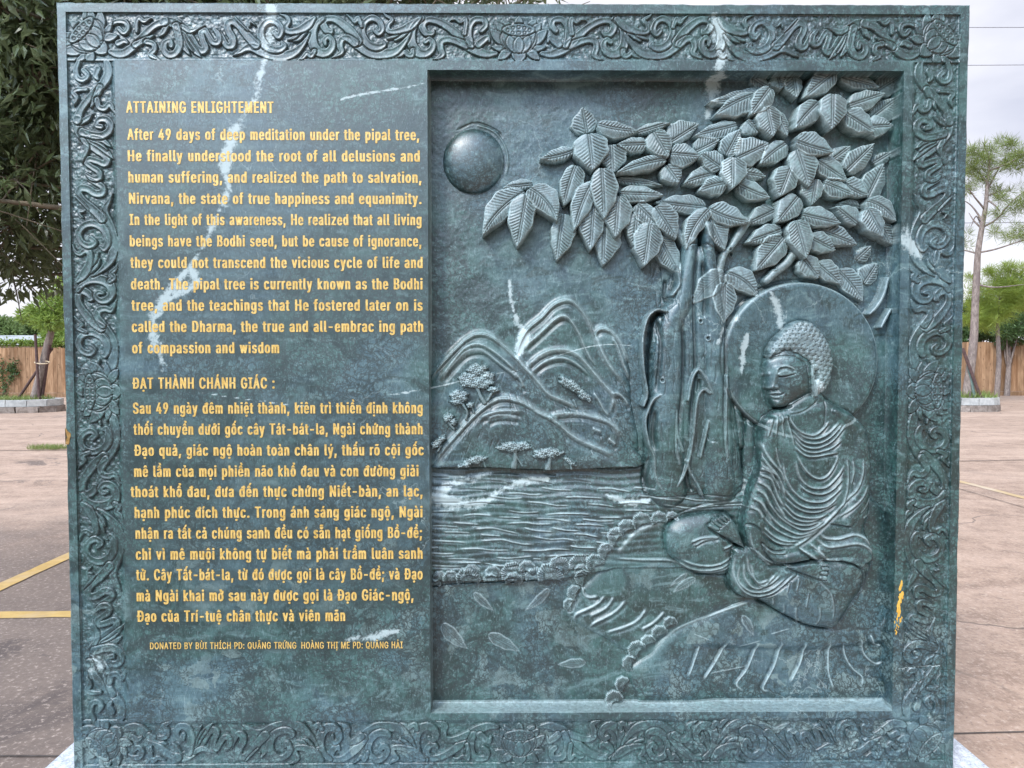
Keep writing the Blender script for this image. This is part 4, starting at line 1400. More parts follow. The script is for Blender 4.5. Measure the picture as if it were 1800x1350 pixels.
# leaves: base, tip, half width left, half width right, layer, bow
LEAVES = [
    ((1034, 231), (1025, 183), 24, 20, 1, 0), ((1010, 262), (948, 278), 9, 15, 2, -3), ((1034, 236), (1041, 303), 31, 28, 5, 0), ((1050, 217), (1125, 230), 13, 17, 3, 3), ((1121, 228), (1184, 211), 10, 8, 1, 0),
    ((1180, 246), (1234, 213), 26, 12, 1, 0), ((1140, 252), (1081, 255), 14, 13, 3, 0), ((1148, 231), (1174, 279), 22, 22, 4, 0), ((1172, 280), (1080, 306), 13, 12, 4, 3), ((1075, 252), (1077, 306), 26, 19, 3, 0),
    ((1177, 270), (1230, 277), 20, 21, 4, 0), ((1225, 264), (1268, 244), 20, 11, 2, 0), ((1300, 216), (1220, 237), 16, 13, 2, 0), ((1268, 296), (1229, 270), 15, 20, 4, 0), ((1171, 288), (1194, 323), 20, 19, 3, 0),
    ((1260, 304), (1202, 322), 15, 17, 3, 2), ((1276, 322), (1227, 336), 18, 15, 4, 2), ((1286, 277), (1283, 336), 25, 19, 5, 0), ((1277, 274), (1301, 226), 19, 15, 3, 0), ((1295, 278), (1353, 251), 27, 22, 3, 0),
    ((1384, 250), (1336, 288), 20, 15, 3, 2), ((1400, 262), (1419, 331), 28, 20, 4.2, 0), ((1396, 249), (1463, 270), 25, 14, 4.4, 2), ((1347, 187), (1357, 243), 21, 22, 4, 0), ((1366, 193), (1385, 241), 12, 14, 3, 0),
    ((1315, 207), (1336, 233), 9, 20, 2, 0), ((1354, 154), (1317, 204), 19, 16, 4, 0), ((1330, 163), (1256, 202), 25, 11, 3, 3), ((1345, 157), (1245, 177), 10, 15, 2, -5), ((1326, 129), (1360, 152), 13, 11, 1, 0),
    ((1370, 128), (1376, 156), 15, 16, 2, 0), ((1398, 129), (1402, 172), 14, 18, 2.2, 0), ((1467, 126), (1412, 172), 19, 18, 4, 0), ((1482, 130), (1551, 152), 14, 13, 2, 0), ((1550, 153), (1590, 129), 17, 19, 1, 0),
    ((1493, 184), (1558, 163), 17, 18, 3, 0), ((1538, 202), (1587, 166), 14, 24, 1, 0), ((1526, 220), (1574, 219), 19, 18, 2, 0), ((1486, 198), (1536, 234), 22, 17, 3.5, 0), ((1460, 167), (1457, 232), 25, 21, 5, 0),
    ((1440, 179), (1395, 228), 20, 18, 4, 2), ((1483, 152), (1483, 166), 10, 11, 0, 0), ((1438, 282), (1490, 318), 20, 16, 3, 0), ((1464, 281), (1502, 252), 14, 20, 1, 0), ((1492, 299), (1540, 250), 19, 18, 2, 0),
    ((1544, 282), (1580, 260), 9, 13, 0, 0), ((1531, 346), (1561, 283), 22, 19, 1, 0), ((1489, 319), (1529, 344), 22, 12, 2, 3), ((1450, 319), (1502, 343), 14, 18, 3, 0), ((1436, 312), (1428, 361), 16, 23, 3, 0),
    ((1390, 293), (1367, 348), 21, 22, 4, 0), ((1298, 322), (1355, 348), 17, 16, 3, 2), ((1300, 299), (1351, 309), 13, 13, 2, 0), ((1246, 368), (1316, 392), 23, 14, 4, 4), ((1247, 375), (1274, 441), 25, 14, 3, 2),
    ((1247, 367), (1205, 440), 14, 17, 4, 7), ((1245, 363), (1152, 354), 14, 19, 2, 0), ((1089, 338), (1168, 343), 15, 15, 3, 0), ((1085, 311), (1172, 323), 8, 8, 1, 0), ((1057, 296), (1061, 387), 26, 20, 5, 0),
    ((1087, 343), (1081, 419), 25, 22, 4, 0), ((1043, 319), (1009, 407), 17, 19, 4, 4), ((1013, 288), (991, 362), 24, 16, 3, 2), ((990, 372), (979, 458), 26, 16, 2, 0), ((1045, 350), (1038, 441), 21, 24, 3, 0),
    ((1064, 387), (1061, 467), 30, 16, 2, 0), ((1121, 372), (1113, 433), 23, 16, 3, 0), ((1143, 392), (1131, 470), 25, 24, 4, 0), ((1160, 414), (1196, 482), 20, 20, 2, 0), ((1151, 362), (1188, 422), 25, 15, 4, 0),
    ((1120, 356), (1159, 398), 15, 19, 3, 0), ((924, 336), (848, 415), 18, 27, 3, 9), ((926, 341), (909, 436), 20, 25, 4, 0), ((929, 331), (979, 391), 25, 20, 4.6, -8), ((938, 321), (882, 329), 8, 12, 2, 0), ((938, 325), (975, 327), 8, 10, 1, 0),
    ((1367, 367), (1316, 392), 13, 19, 2, 0), ((1403, 345), (1363, 392), 21, 19, 4, 0), ((1377, 403), (1313, 426), 13, 18, 3, 0), ((1380, 416), (1328, 476), 22, 23, 3, 0), ((1396, 387), (1412, 457), 22, 20, 5, 0),
    ((1409, 377), (1477, 394), 20, 15, 4, 0), ((1424, 416), (1470, 441), 19, 17, 3, 0), ((1438, 399), (1510, 430), 20, 15, 2, 0), ((1521, 362), (1477, 356), 5, 13, 1, 0), ((1510, 394), (1468, 362), 9, 20, 3, 0),
    ((1523, 366), (1549, 419), 16, 20, 4.4, 0), ((1523, 352), (1572, 392), 17, 16, 4, -7), ((1545, 385), (1572, 430), 17, 14, 2, 0), ((1413, 452), (1440, 490), 19, 19, 3, 0), ((1440, 461), (1481, 499), 21, 15, 2, 0),
    ((1480, 473), (1522, 530), 22, 17, 1, -3), ((1529, 497), (1553, 459), 20, 14, 0, 0), ((1516, 454), (1541, 428), 10, 14, 0, 0),
    ((1278, 478), (1219, 534), 20, 18, 3, 6), ((1280, 478), (1335, 522), 21, 20, 3, -8), ((1277, 496), (1273, 568), 22, 23, 3.5, 0),
]
order = sorted(range(len(LEAVES)), key=lambda i: LEAVES[i][4])
for n_, i in enumerate(order):
    b, t, wl_, wr_, lay, bow = LEAVES[i]
    lab = 200 + i
    part(lab, 'leaf', TREE)
    h = -0.064 + 0.0098 * lay + 0.0012 * math.sin(i * 2.3)
    if b[1] > 470 and b[0] < 1400:
        h = -0.044
    C.leaf(b, t, wl_ * 1.12, wr_ * 1.12, h, lab, bow, tilt=0.008 + 0.004 * math.sin(i * 1.9), spacing=5.6 + 0.6 * math.sin(i))

# ------------------------------------------------------------------ the seated figure
fore()
SKIN = part(110, 'seated_figure')
ROBE = part(111, 'robe', SKIN)
HAIR = part(112, 'curled_hair', SKIN)
BF = -0.040
FOOT = part(113, 'foot', SKIN)
FOOT2 = part(114, 'foot', SKIN)


def R3(p):
    return [(1260 + x / 6.0, 690 + y / 6.0) for x, y in p]


def R4(p):
    return [(1150 + x / 9.0, 880 + y / 9.0) for x, y in p]


def R5(p):
    return [(1270 + x / 6.345, 860 + y / 6.345) for x, y in p]


def R6(p):
    return [(1380 + x / 6.345, 860 + y / 6.345) for x, y in p]


def R7(p):
    return [(1260 + x / 4.23, 960 + y / 4.23) for x, y in p]


# right knee and shin in front of the lap, left knee
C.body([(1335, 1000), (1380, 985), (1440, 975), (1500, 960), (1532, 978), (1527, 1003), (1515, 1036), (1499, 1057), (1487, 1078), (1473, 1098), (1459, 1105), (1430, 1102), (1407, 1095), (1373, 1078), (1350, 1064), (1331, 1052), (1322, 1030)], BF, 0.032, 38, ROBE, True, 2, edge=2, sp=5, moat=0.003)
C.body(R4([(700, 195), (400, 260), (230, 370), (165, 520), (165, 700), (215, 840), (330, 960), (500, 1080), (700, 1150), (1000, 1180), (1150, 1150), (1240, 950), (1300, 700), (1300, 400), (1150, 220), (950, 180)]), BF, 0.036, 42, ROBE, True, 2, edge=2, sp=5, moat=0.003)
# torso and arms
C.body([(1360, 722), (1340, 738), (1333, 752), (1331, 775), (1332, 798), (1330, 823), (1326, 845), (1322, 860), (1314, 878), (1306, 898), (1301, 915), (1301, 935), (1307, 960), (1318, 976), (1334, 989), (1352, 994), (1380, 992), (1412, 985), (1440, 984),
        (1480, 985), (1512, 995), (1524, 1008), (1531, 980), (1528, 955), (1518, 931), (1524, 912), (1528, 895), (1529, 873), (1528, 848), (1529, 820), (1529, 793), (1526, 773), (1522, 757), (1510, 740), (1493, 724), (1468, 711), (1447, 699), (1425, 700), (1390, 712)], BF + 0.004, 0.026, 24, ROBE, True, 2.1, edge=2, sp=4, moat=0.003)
# modelling of the torso: chest hollow, belly, upper arms and forearms as rounded masses
C.limb([(1352, 745, 17), (1348, 790, 19), (1346, 830, 21), (1330, 880, 23), (1322, 925, 22), (1332, 962, 19), (1356, 980, 13)], -0.026, 0.025, ROBE, None, edge=7)
C.limb([(1338, 978, 10), (1372, 980, 12), (1412, 973, 12), (1440, 972, 9)], -0.020, 0.016, ROBE, None, edge=5)
C.limb([(1462, 722, 8), (1488, 738, 13), (1504, 758, 17)], -0.026, 0.022, ROBE, None, edge=6)
C.limb([(1378, 732, 7), (1358, 745, 12), (1350, 762, 15)], -0.026, 0.022, ROBE, None, edge=6)
C.limb([(1503, 758, 15), (1509, 790, 18), (1510, 840, 19), (1502, 880, 20), (1484, 915, 16)], -0.026, 0.023, ROBE, None, edge=7)
C.body([(1385, 800), (1430, 790), (1470, 800), (1482, 850), (1470, 900), (1430, 925), (1390, 915), (1376, 860)], -0.026, 0.017, 40, ROBE, True, 2, edge=10, sp=5)
C.limb([(1440, 962, 12), (1475, 952, 17), (1505, 955, 20), (1517, 975, 16)], -0.022, 0.018, ROBE, None, edge=7)
# drape hanging between the knees
C.body(R7([(118, 0), (100, 60), (80, 180), (75, 240), (108, 320), (180, 370), (250, 382), (330, 372), (430, 320), (520, 250), (580, 185), (560, 130), (430, 115), (330, 60), (240, 0)]), -0.024, 0.018, 18, ROBE, True, 2, edge=2, sp=5, moat=0.003)

# neck, chest and feet (skin)
C.body([(1381, 712), (1384, 735), (1394, 752), (1410, 762), (1425, 763), (1438, 752), (1446, 735), (1450, 712), (1447, 699), (1440, 690), (1420, 690), (1400, 700)], -0.024, 0.010, 16, SKIN, True, 2, edge=2, sp=5)
C.body(R4([(805, 375), (870, 330), (940, 250), (1020, 215), (1090, 200), (1150, 220), (1205, 270), (1262, 350), (1312, 470), (1362, 600), (1400, 725), (1340, 705), (1220, 640), (1100, 560), (960, 480), (850, 415)]), -0.016, 0.011, 8, FOOT, True, 2, edge=1.5, sp=5, moat=0.003)
for (x0, y0, x1, y1, r) in ((965, 420, 850, 370, 34), (1010, 375, 905, 300, 26), (1055, 340, 975, 265, 24), (1100, 300, 1030, 235, 22), (1140, 270, 1090, 215, 20)):
    (a, b), (c, d) = R4([(x0, y0), (x1, y1)])
    C.limb([(a, b, r / 9 * 0.9), (c, d, r / 9)], -0.010, 0.0070, FOOT, 0.10, edge=1.0, moat=0.0030)
C.body([(1372, 990), (1400, 988), (1425, 983), (1446, 985), (1450, 1000), (1446, 1017), (1425, 1012), (1400, 1003)], -0.012, 0.007, 8, FOOT2, True, 2, edge=1.5, sp=5)
for (x, y, r) in ((1443, 989, 3.2), (1446, 996, 3.6), (1444, 1004, 3.8), (1442, 1012, 4.4)):
    C.limb([(x - 5, y - 0.5, r * 0.8), (x + 2, y, r)], -0.008, 0.0050, FOOT2, 0.12, edge=1.0, moat=0.0030)
C.ridge([(1373, 995), (1400, 1005), (1425, 1014), (1444, 1021)], 2.2, -0.006, 0, 0.6)
C.ridge(R4([(830, 420), (960, 500), (1100, 580), (1220, 660), (1380, 735)]), 2.0, -0.008, 0, 0.65)


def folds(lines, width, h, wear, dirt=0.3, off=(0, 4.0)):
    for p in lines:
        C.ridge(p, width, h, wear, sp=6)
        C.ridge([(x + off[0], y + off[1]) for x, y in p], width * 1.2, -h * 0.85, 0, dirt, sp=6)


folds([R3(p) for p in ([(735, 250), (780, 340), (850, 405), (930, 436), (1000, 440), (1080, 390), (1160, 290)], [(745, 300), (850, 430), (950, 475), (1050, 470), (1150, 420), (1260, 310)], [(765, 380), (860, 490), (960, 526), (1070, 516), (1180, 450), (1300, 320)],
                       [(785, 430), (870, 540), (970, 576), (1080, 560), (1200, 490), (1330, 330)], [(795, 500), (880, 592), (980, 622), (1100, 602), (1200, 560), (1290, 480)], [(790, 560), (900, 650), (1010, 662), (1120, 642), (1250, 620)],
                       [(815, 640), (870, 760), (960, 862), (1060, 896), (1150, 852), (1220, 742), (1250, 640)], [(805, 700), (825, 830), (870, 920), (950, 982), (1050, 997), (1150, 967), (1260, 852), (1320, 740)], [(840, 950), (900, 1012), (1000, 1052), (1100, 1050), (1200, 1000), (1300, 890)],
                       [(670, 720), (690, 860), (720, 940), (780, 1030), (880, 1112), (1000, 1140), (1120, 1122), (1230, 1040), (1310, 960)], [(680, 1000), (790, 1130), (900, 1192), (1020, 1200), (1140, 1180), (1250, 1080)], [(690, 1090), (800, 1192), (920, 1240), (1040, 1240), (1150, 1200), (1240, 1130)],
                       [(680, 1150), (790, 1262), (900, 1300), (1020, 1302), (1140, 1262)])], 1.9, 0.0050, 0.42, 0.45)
folds([R5(p) for p in ([(640, 180), (760, 300), (880, 340), (1000, 330), (1110, 280)], [(560, 180), (680, 312), (800, 372), (930, 380), (1070, 340)], [(490, 140), (600, 282), (720, 372), (850, 430), (980, 412), (1110, 330)], [(430, 170), (560, 342), (690, 432), (820, 480), (960, 452), (1110, 360)],
                       [(410, 260), (520, 392), (640, 472), (780, 520), (900, 502), (1010, 450)], [(430, 400), (540, 502), (680, 560), (830, 552)], [(400, 440), (540, 552), (660, 592), (780, 590)])], 1.9, 0.0050, 0.40, 0.45)
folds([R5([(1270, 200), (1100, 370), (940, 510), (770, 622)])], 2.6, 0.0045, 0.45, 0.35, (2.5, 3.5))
folds([R3(p) for p in ([(432, 500), (480, 620), (560, 730), (650, 830), (700, 950)], [(440, 650), (500, 740), (600, 850), (660, 960), (690, 1080)], [(425, 790), (520, 820), (600, 920), (650, 1030)], [(415, 850), (530, 890), (580, 980), (620, 1090), (680, 1190)], [(395, 930), (480, 960), (560, 1060), (620, 1180), (700, 1300)],
                       [(385, 1010), (460, 1045), (530, 1160), (600, 1270)], [(350, 1100), (430, 1135), (490, 1230), (560, 1345)], [(315, 1190), (400, 1215), (460, 1310)], [(455, 760), (520, 800), (600, 860), (640, 920)])], 2.2, 0.0048, 0.40, 0.38, (-2.0, 4.2))
folds([R3(p) for p in ([(1340, 680), (1352, 850), (1340, 1030), (1290, 1190)], [(1500, 680), (1490, 850), (1440, 1000), (1340, 1120), (1220, 1250)], [(1555, 950), (1500, 1080), (1400, 1190), (1250, 1305)], [(1602, 1100), (1540, 1190), (1480, 1260)], [(1602, 1230), (1580, 1280), (1510, 1312)], [(1400, 700), (1410, 830), (1380, 960)],
                       [(620, 230), (600, 330), (590, 450)], [(660, 220), (665, 340), (680, 470)], [(560, 260), (530, 360), (500, 460)], [(700, 230), (730, 340), (770, 470), (790, 560)], [(590, 560), (620, 700), (660, 800)])], 1.8, 0.0030, 0.34, 0.25, (3.0, 0.5))
folds([R6(p) for p in ([(360, 480), (430, 530), (560, 530), (740, 490), (870, 540), (950, 650)], [(320, 540), (420, 612), (540, 612), (760, 582), (900, 642), (965, 745)], [(240, 580), (350, 680), (450, 772), (600, 792)], [(130, 640), (230, 700), (330, 770), (440, 785)])], 2.6, 0.0050, 0.52, 0.25)
for p in (R6([(470, 375), (700, 410)]), R5([(200, 395), (260, 370), (340, 390), (440, 480), (560, 590), (690, 640)]), R5([(390, 550), (460, 622), (560, 672), (680, 660)]), R5([(390, 555), (450, 700), (570, 830)]), R6([(90, 630), (290, 772), (440, 792), (620, 802), (760, 842), (850, 920)]),
          R5([(440, 840), (570, 835), (700, 832), (900, 800), (1040, 785)]), R7([(800, 100), (950, 112), (1040, 152), (1082, 222), (1064, 330)])):
    C.ridge(p, 1.7, -0.0065, 0, 0.62)
folds([R5(p) for p in ([(270, 450), (300, 600), (400, 740), (520, 832)], [(350, 660), (430, 742), (540, 802)], [(420, 590), (480, 650), (560, 690), (690, 690)])], 1.6, 0.0035, 0.30)
folds([R7(p) for p in ([(120, 60), (108, 200), (180, 312), (270, 352), (370, 342), (470, 272), (570, 180)], [(180, 100), (190, 222), (260, 292), (360, 272), (460, 190)], [(230, 110), (262, 232), (332, 272), (420, 190)], [(150, 120), (140, 230), (200, 300), (280, 322), (390, 300), (500, 210)], [(205, 60), (222, 170), (290, 250), (370, 230)])], 1.9, 0.0042, 0.44, 0.4)
folds([R7(p) for p in ([(480, 420), (490, 470), (492, 525)], [(568, 430), (580, 522), (622, 585)], [(740, 250), (820, 332), (845, 440), (842, 535)], [(400, 370), (410, 430)], [(740, 430), (745, 520), (720, 590)], [(660, 330), (640, 440)], [(520, 250), (500, 330)], [(590, 220), (570, 320)])], 1.6, 0.0024, 0.24, 0.2, (3, 0))
folds([R4(p) for p in ([(400, 905), (600, 980), (850, 1002), (1050, 952), (1220, 862)], [(350, 950), (560, 1062), (800, 1092), (1020, 1042), (1210, 950)], [(640, 1130), (880, 1125), (1190, 1030)], [(540, 625), (700, 562), (850, 540), (1010, 540)], [(600, 675), (760, 590), (980, 560)], [(1060, 730), (1150, 700), (1220, 670)])], 1.9, 0.0040, 0.42, 0.35)

# head: a rounded mass, then the face worked on it
face = [(1349, 628), (1344, 643), (1345, 655), (1347, 668), (1346, 682), (1350, 688), (1351, 697), (1354, 708), (1360, 716), (1374, 717), (1388, 711), (1402, 702), (1415, 694), (1426, 690), (1436, 660), (1430, 630), (1400, 610), (1370, 606)]
C.body(face, -0.032, 0.028, 40, SKIN, True, 2, edge=2.0, sp=5, moat=0.003)
C.ridge([(1388, 640), (1402, 660), (1402, 685)], 16, 0.0040, 0, taper=False)            # cheek
C.ridge([(1360, 650), (1356, 664), (1353, 678)], 5.0, 0.0085, 0.10, taper=False)         # nose
C.ridge([(1349, 681), (1352, 680)], 2.6, 0.0040, 0.25, taper=False)
C.ridge([(1359, 680), (1361, 680)], 2.6, 0.0045, 0.20, taper=False)
C.ridge([(1351, 685), (1358, 686), (1363, 684)], 1.1, -0.0040, 0, 0.7)
C.ridge([(1364, 674), (1368, 684), (1371, 694)], 1.6, -0.0020, 0, 0.2)
C.ridge([(1360, 649), (1364, 645), (1374, 643), (1384, 645), (1391, 650)], 1.2, 0.0034, 0.40)   # brow
C.ridge([(1361, 652), (1366, 649), (1375, 647), (1385, 649), (1391, 653)], 1.6, -0.0034, 0, 0.45)
C.body([(1360, 657), (1366, 652), (1376, 650), (1386, 653), (1392, 656), (1384, 659), (1372, 661), (1363, 661)], -0.004, 0.0055, 5, SKIN, True, 2, edge=2.0, sp=5, wear=0.14)   # eyelid
C.ridge([(1362, 661.5), (1372, 661.5), (1383, 659), (1393, 656)], 1.0, -0.0040, 0, 0.85)
C.ridge([(1345, 658), (1348, 657)], 3.0, 0.0040, 0.10, taper=False)
C.ridge([(1346, 661), (1350, 661)], 1.0, -0.003, 0, 0.6)
C.ridge([(1353, 691), (1360, 689.5), (1367, 690)], 2.0, 0.0040, 0.22, taper=False)       # upper lip
C.ridge([(1353, 697), (1359, 698), (1365, 697)], 2.0, 0.0036, 0.18, taper=False)         # lower lip
C.ridge([(1352, 694), (1360, 694.2), (1368, 692.5), (1374, 690)], 0.9, -0.0042, 0, 0.75)
C.ridge([(1356, 702), (1364, 702)], 1.8, -0.0022, 0, 0.2)
C.ridge([(1362, 709), (1368, 709)], 5.5, 0.0040, 0.05, taper=False)                      # chin
C.ridge([(1360, 717), (1376, 718), (1390, 712)], 2.2, -0.007, 0, 0.65)
C.ridge([(1384, 728), (1404, 724), (1424, 712), (1433, 702)], 1.1, -0.0030, 0, 0.4)      # neck crease
C.ridge([(1444, 700), (1446, 715), (1444, 740), (1441, 752)], 1.4, -0.0030, 0, 0.55)
# hair cap
hair = [(1410, 563), (1398, 565), (1385, 572), (1376, 581), (1367, 589), (1358, 598), (1351, 610), (1347, 623), (1350, 630), (1358, 627), (1370, 625), (1383, 625), (1394, 627), (1403, 633), (1410, 637), (1413, 645), (1414, 656), (1417, 664), (1422, 690), (1432, 692),
        (1442, 691), (1450, 684), (1455, 672), (1459, 660), (1461, 646), (1462, 634), (1460, 622), (1455, 608), (1448, 594), (1439, 581), (1431, 572), (1421, 565)]
C.body(hair, -0.028, 0.026, 38, HAIR, True, 2.2, edge=2.0, sp=4, moat=0.003)
hp = loop_spline(hair, 4)
row = 0
for yy in np.arange(568, 694, 8.4):
    row += 1
    for xx in np.arange(1340, 1470, 9.6):
        x = xx + (4.8 if row % 2 else 0)
        y = yy + 0.10 * (x - 1400) * (1 if x > 1400 else -0.25)
        p = np.array([(x, y), (x + 0.1, y)])
        w = C.win(p, 7)
        if w is None:
            continue
        j = (w[0].start + w[0].stop) // 2, (w[1].start + w[1].stop) // 2
        if C.L[j] != HAIR:
            continue
        d = np.hypot(C.U[w] - x, C.V[w] - y)
        m = (C.L[w] == HAIR)
        g = np.sqrt(np.clip(1 - (d / 5.1) ** 2, 0, 1))
        sw = np.exp(-((d - 2.5) / 0.8) ** 2)
        C.H[w] += np.where(m, 0.0052 * g - 0.0016 * sw, 0)
        C.wear[w] = np.where(m & (d < 5), np.maximum(C.wear[w], 0.34 * g), C.wear[w])
        C.dirt[w] = np.where(m & (d < 5), 0.28 * sw, C.dirt[w])
w = C.win(np.array([(1340, 560), (1470, 700)]), 2)
m = (C.L[w] == HAIR) & (C.wear[w] < 0.08)
C.dirt[w] = np.where(m, 0.38, C.dirt[w])
# ear with a long lobe
C.limb([(1424, 644, 4), (1432, 643, 4.5), (1436, 652, 4), (1434, 664, 3.4), (1429, 680, 4.2), (1428, 694, 3.6)], -0.008, 0.006, SKIN, 0.35, edge=1.5)
C.limb([(1423, 646, 2.4), (1422, 658, 2.4), (1425, 672, 3.0), (1427, 690, 3.4)], -0.008, 0.006, SKIN, 0.35, edge=1.5)
C.ridge([(1429, 650), (1429, 660), (1428, 668)], 2.2, -0.0060, 0, 0.7)

# the picture meets the wall of its opening
C.H = np.clip(C.H, -0.085, -0.0005)
C.L = np.where((C.L == TREE) & (C.U > 1500), part(116, 'carved_branch', TREE), C.L)
nb = 5
for j in range(1, nb):                              # floor rolls up a little into the ledge at the foot
    k_ = 1 - j / nb
    C.H[-1 - j, :] = C.H[-1 - j, :] * (1 - 0.5 * k_ * k_)
for sl in ((0, slice(None)), (-1, slice(None)), (slice(None), 0), (slice(None), -1)):
    C.H[sl] = 0.0
    C.L[sl] = 0
    C.wear[sl] = 0
    C.dirt[sl] = 0
C.wear[-9:, :] = np.maximum(C.wear[-9:, :], 0.35)  # foot ledge made paler: light from above put into the colour
C.wear[:, :2] = 0.22
OB = C.parts(NAMES, PARENT, M_STONE)
for kk, o in OB.items():
    if kk == 0:
        o.parent = STELE
    else:
        pk = PARENT.get(kk, 0)
        o.parent = STELE if pk == 0 else OB[pk]

# ------------------------------------------------------------------ gold lettering


def gold_mat():
    m, n, l, b = new_mat('gold_paint')
    t = NT(n, l)
    P = t.coord()
    f = t.noise(P, 70, 5, 0.7)
    c = t.mix(t.ramp(f, 0.30, 0.70), (0.46, 0.27, 0.055), (0.70, 0.46, 0.145))
    c = t.mix(t.ramp(t.noise(P, 170, 4, 0.7), 0.56, 0.68, 0, 0.80), c, (0.16, 0.15, 0.09))
    l.new(c, b.inputs['Base Color'])
    b.inputs['Roughness'].default_value = 0.42
    b.inputs['Metallic'].default_value = 0.15
    t.bump(f, 0.4, 0.0008, b)
    return m


M_GOLD = gold_mat()


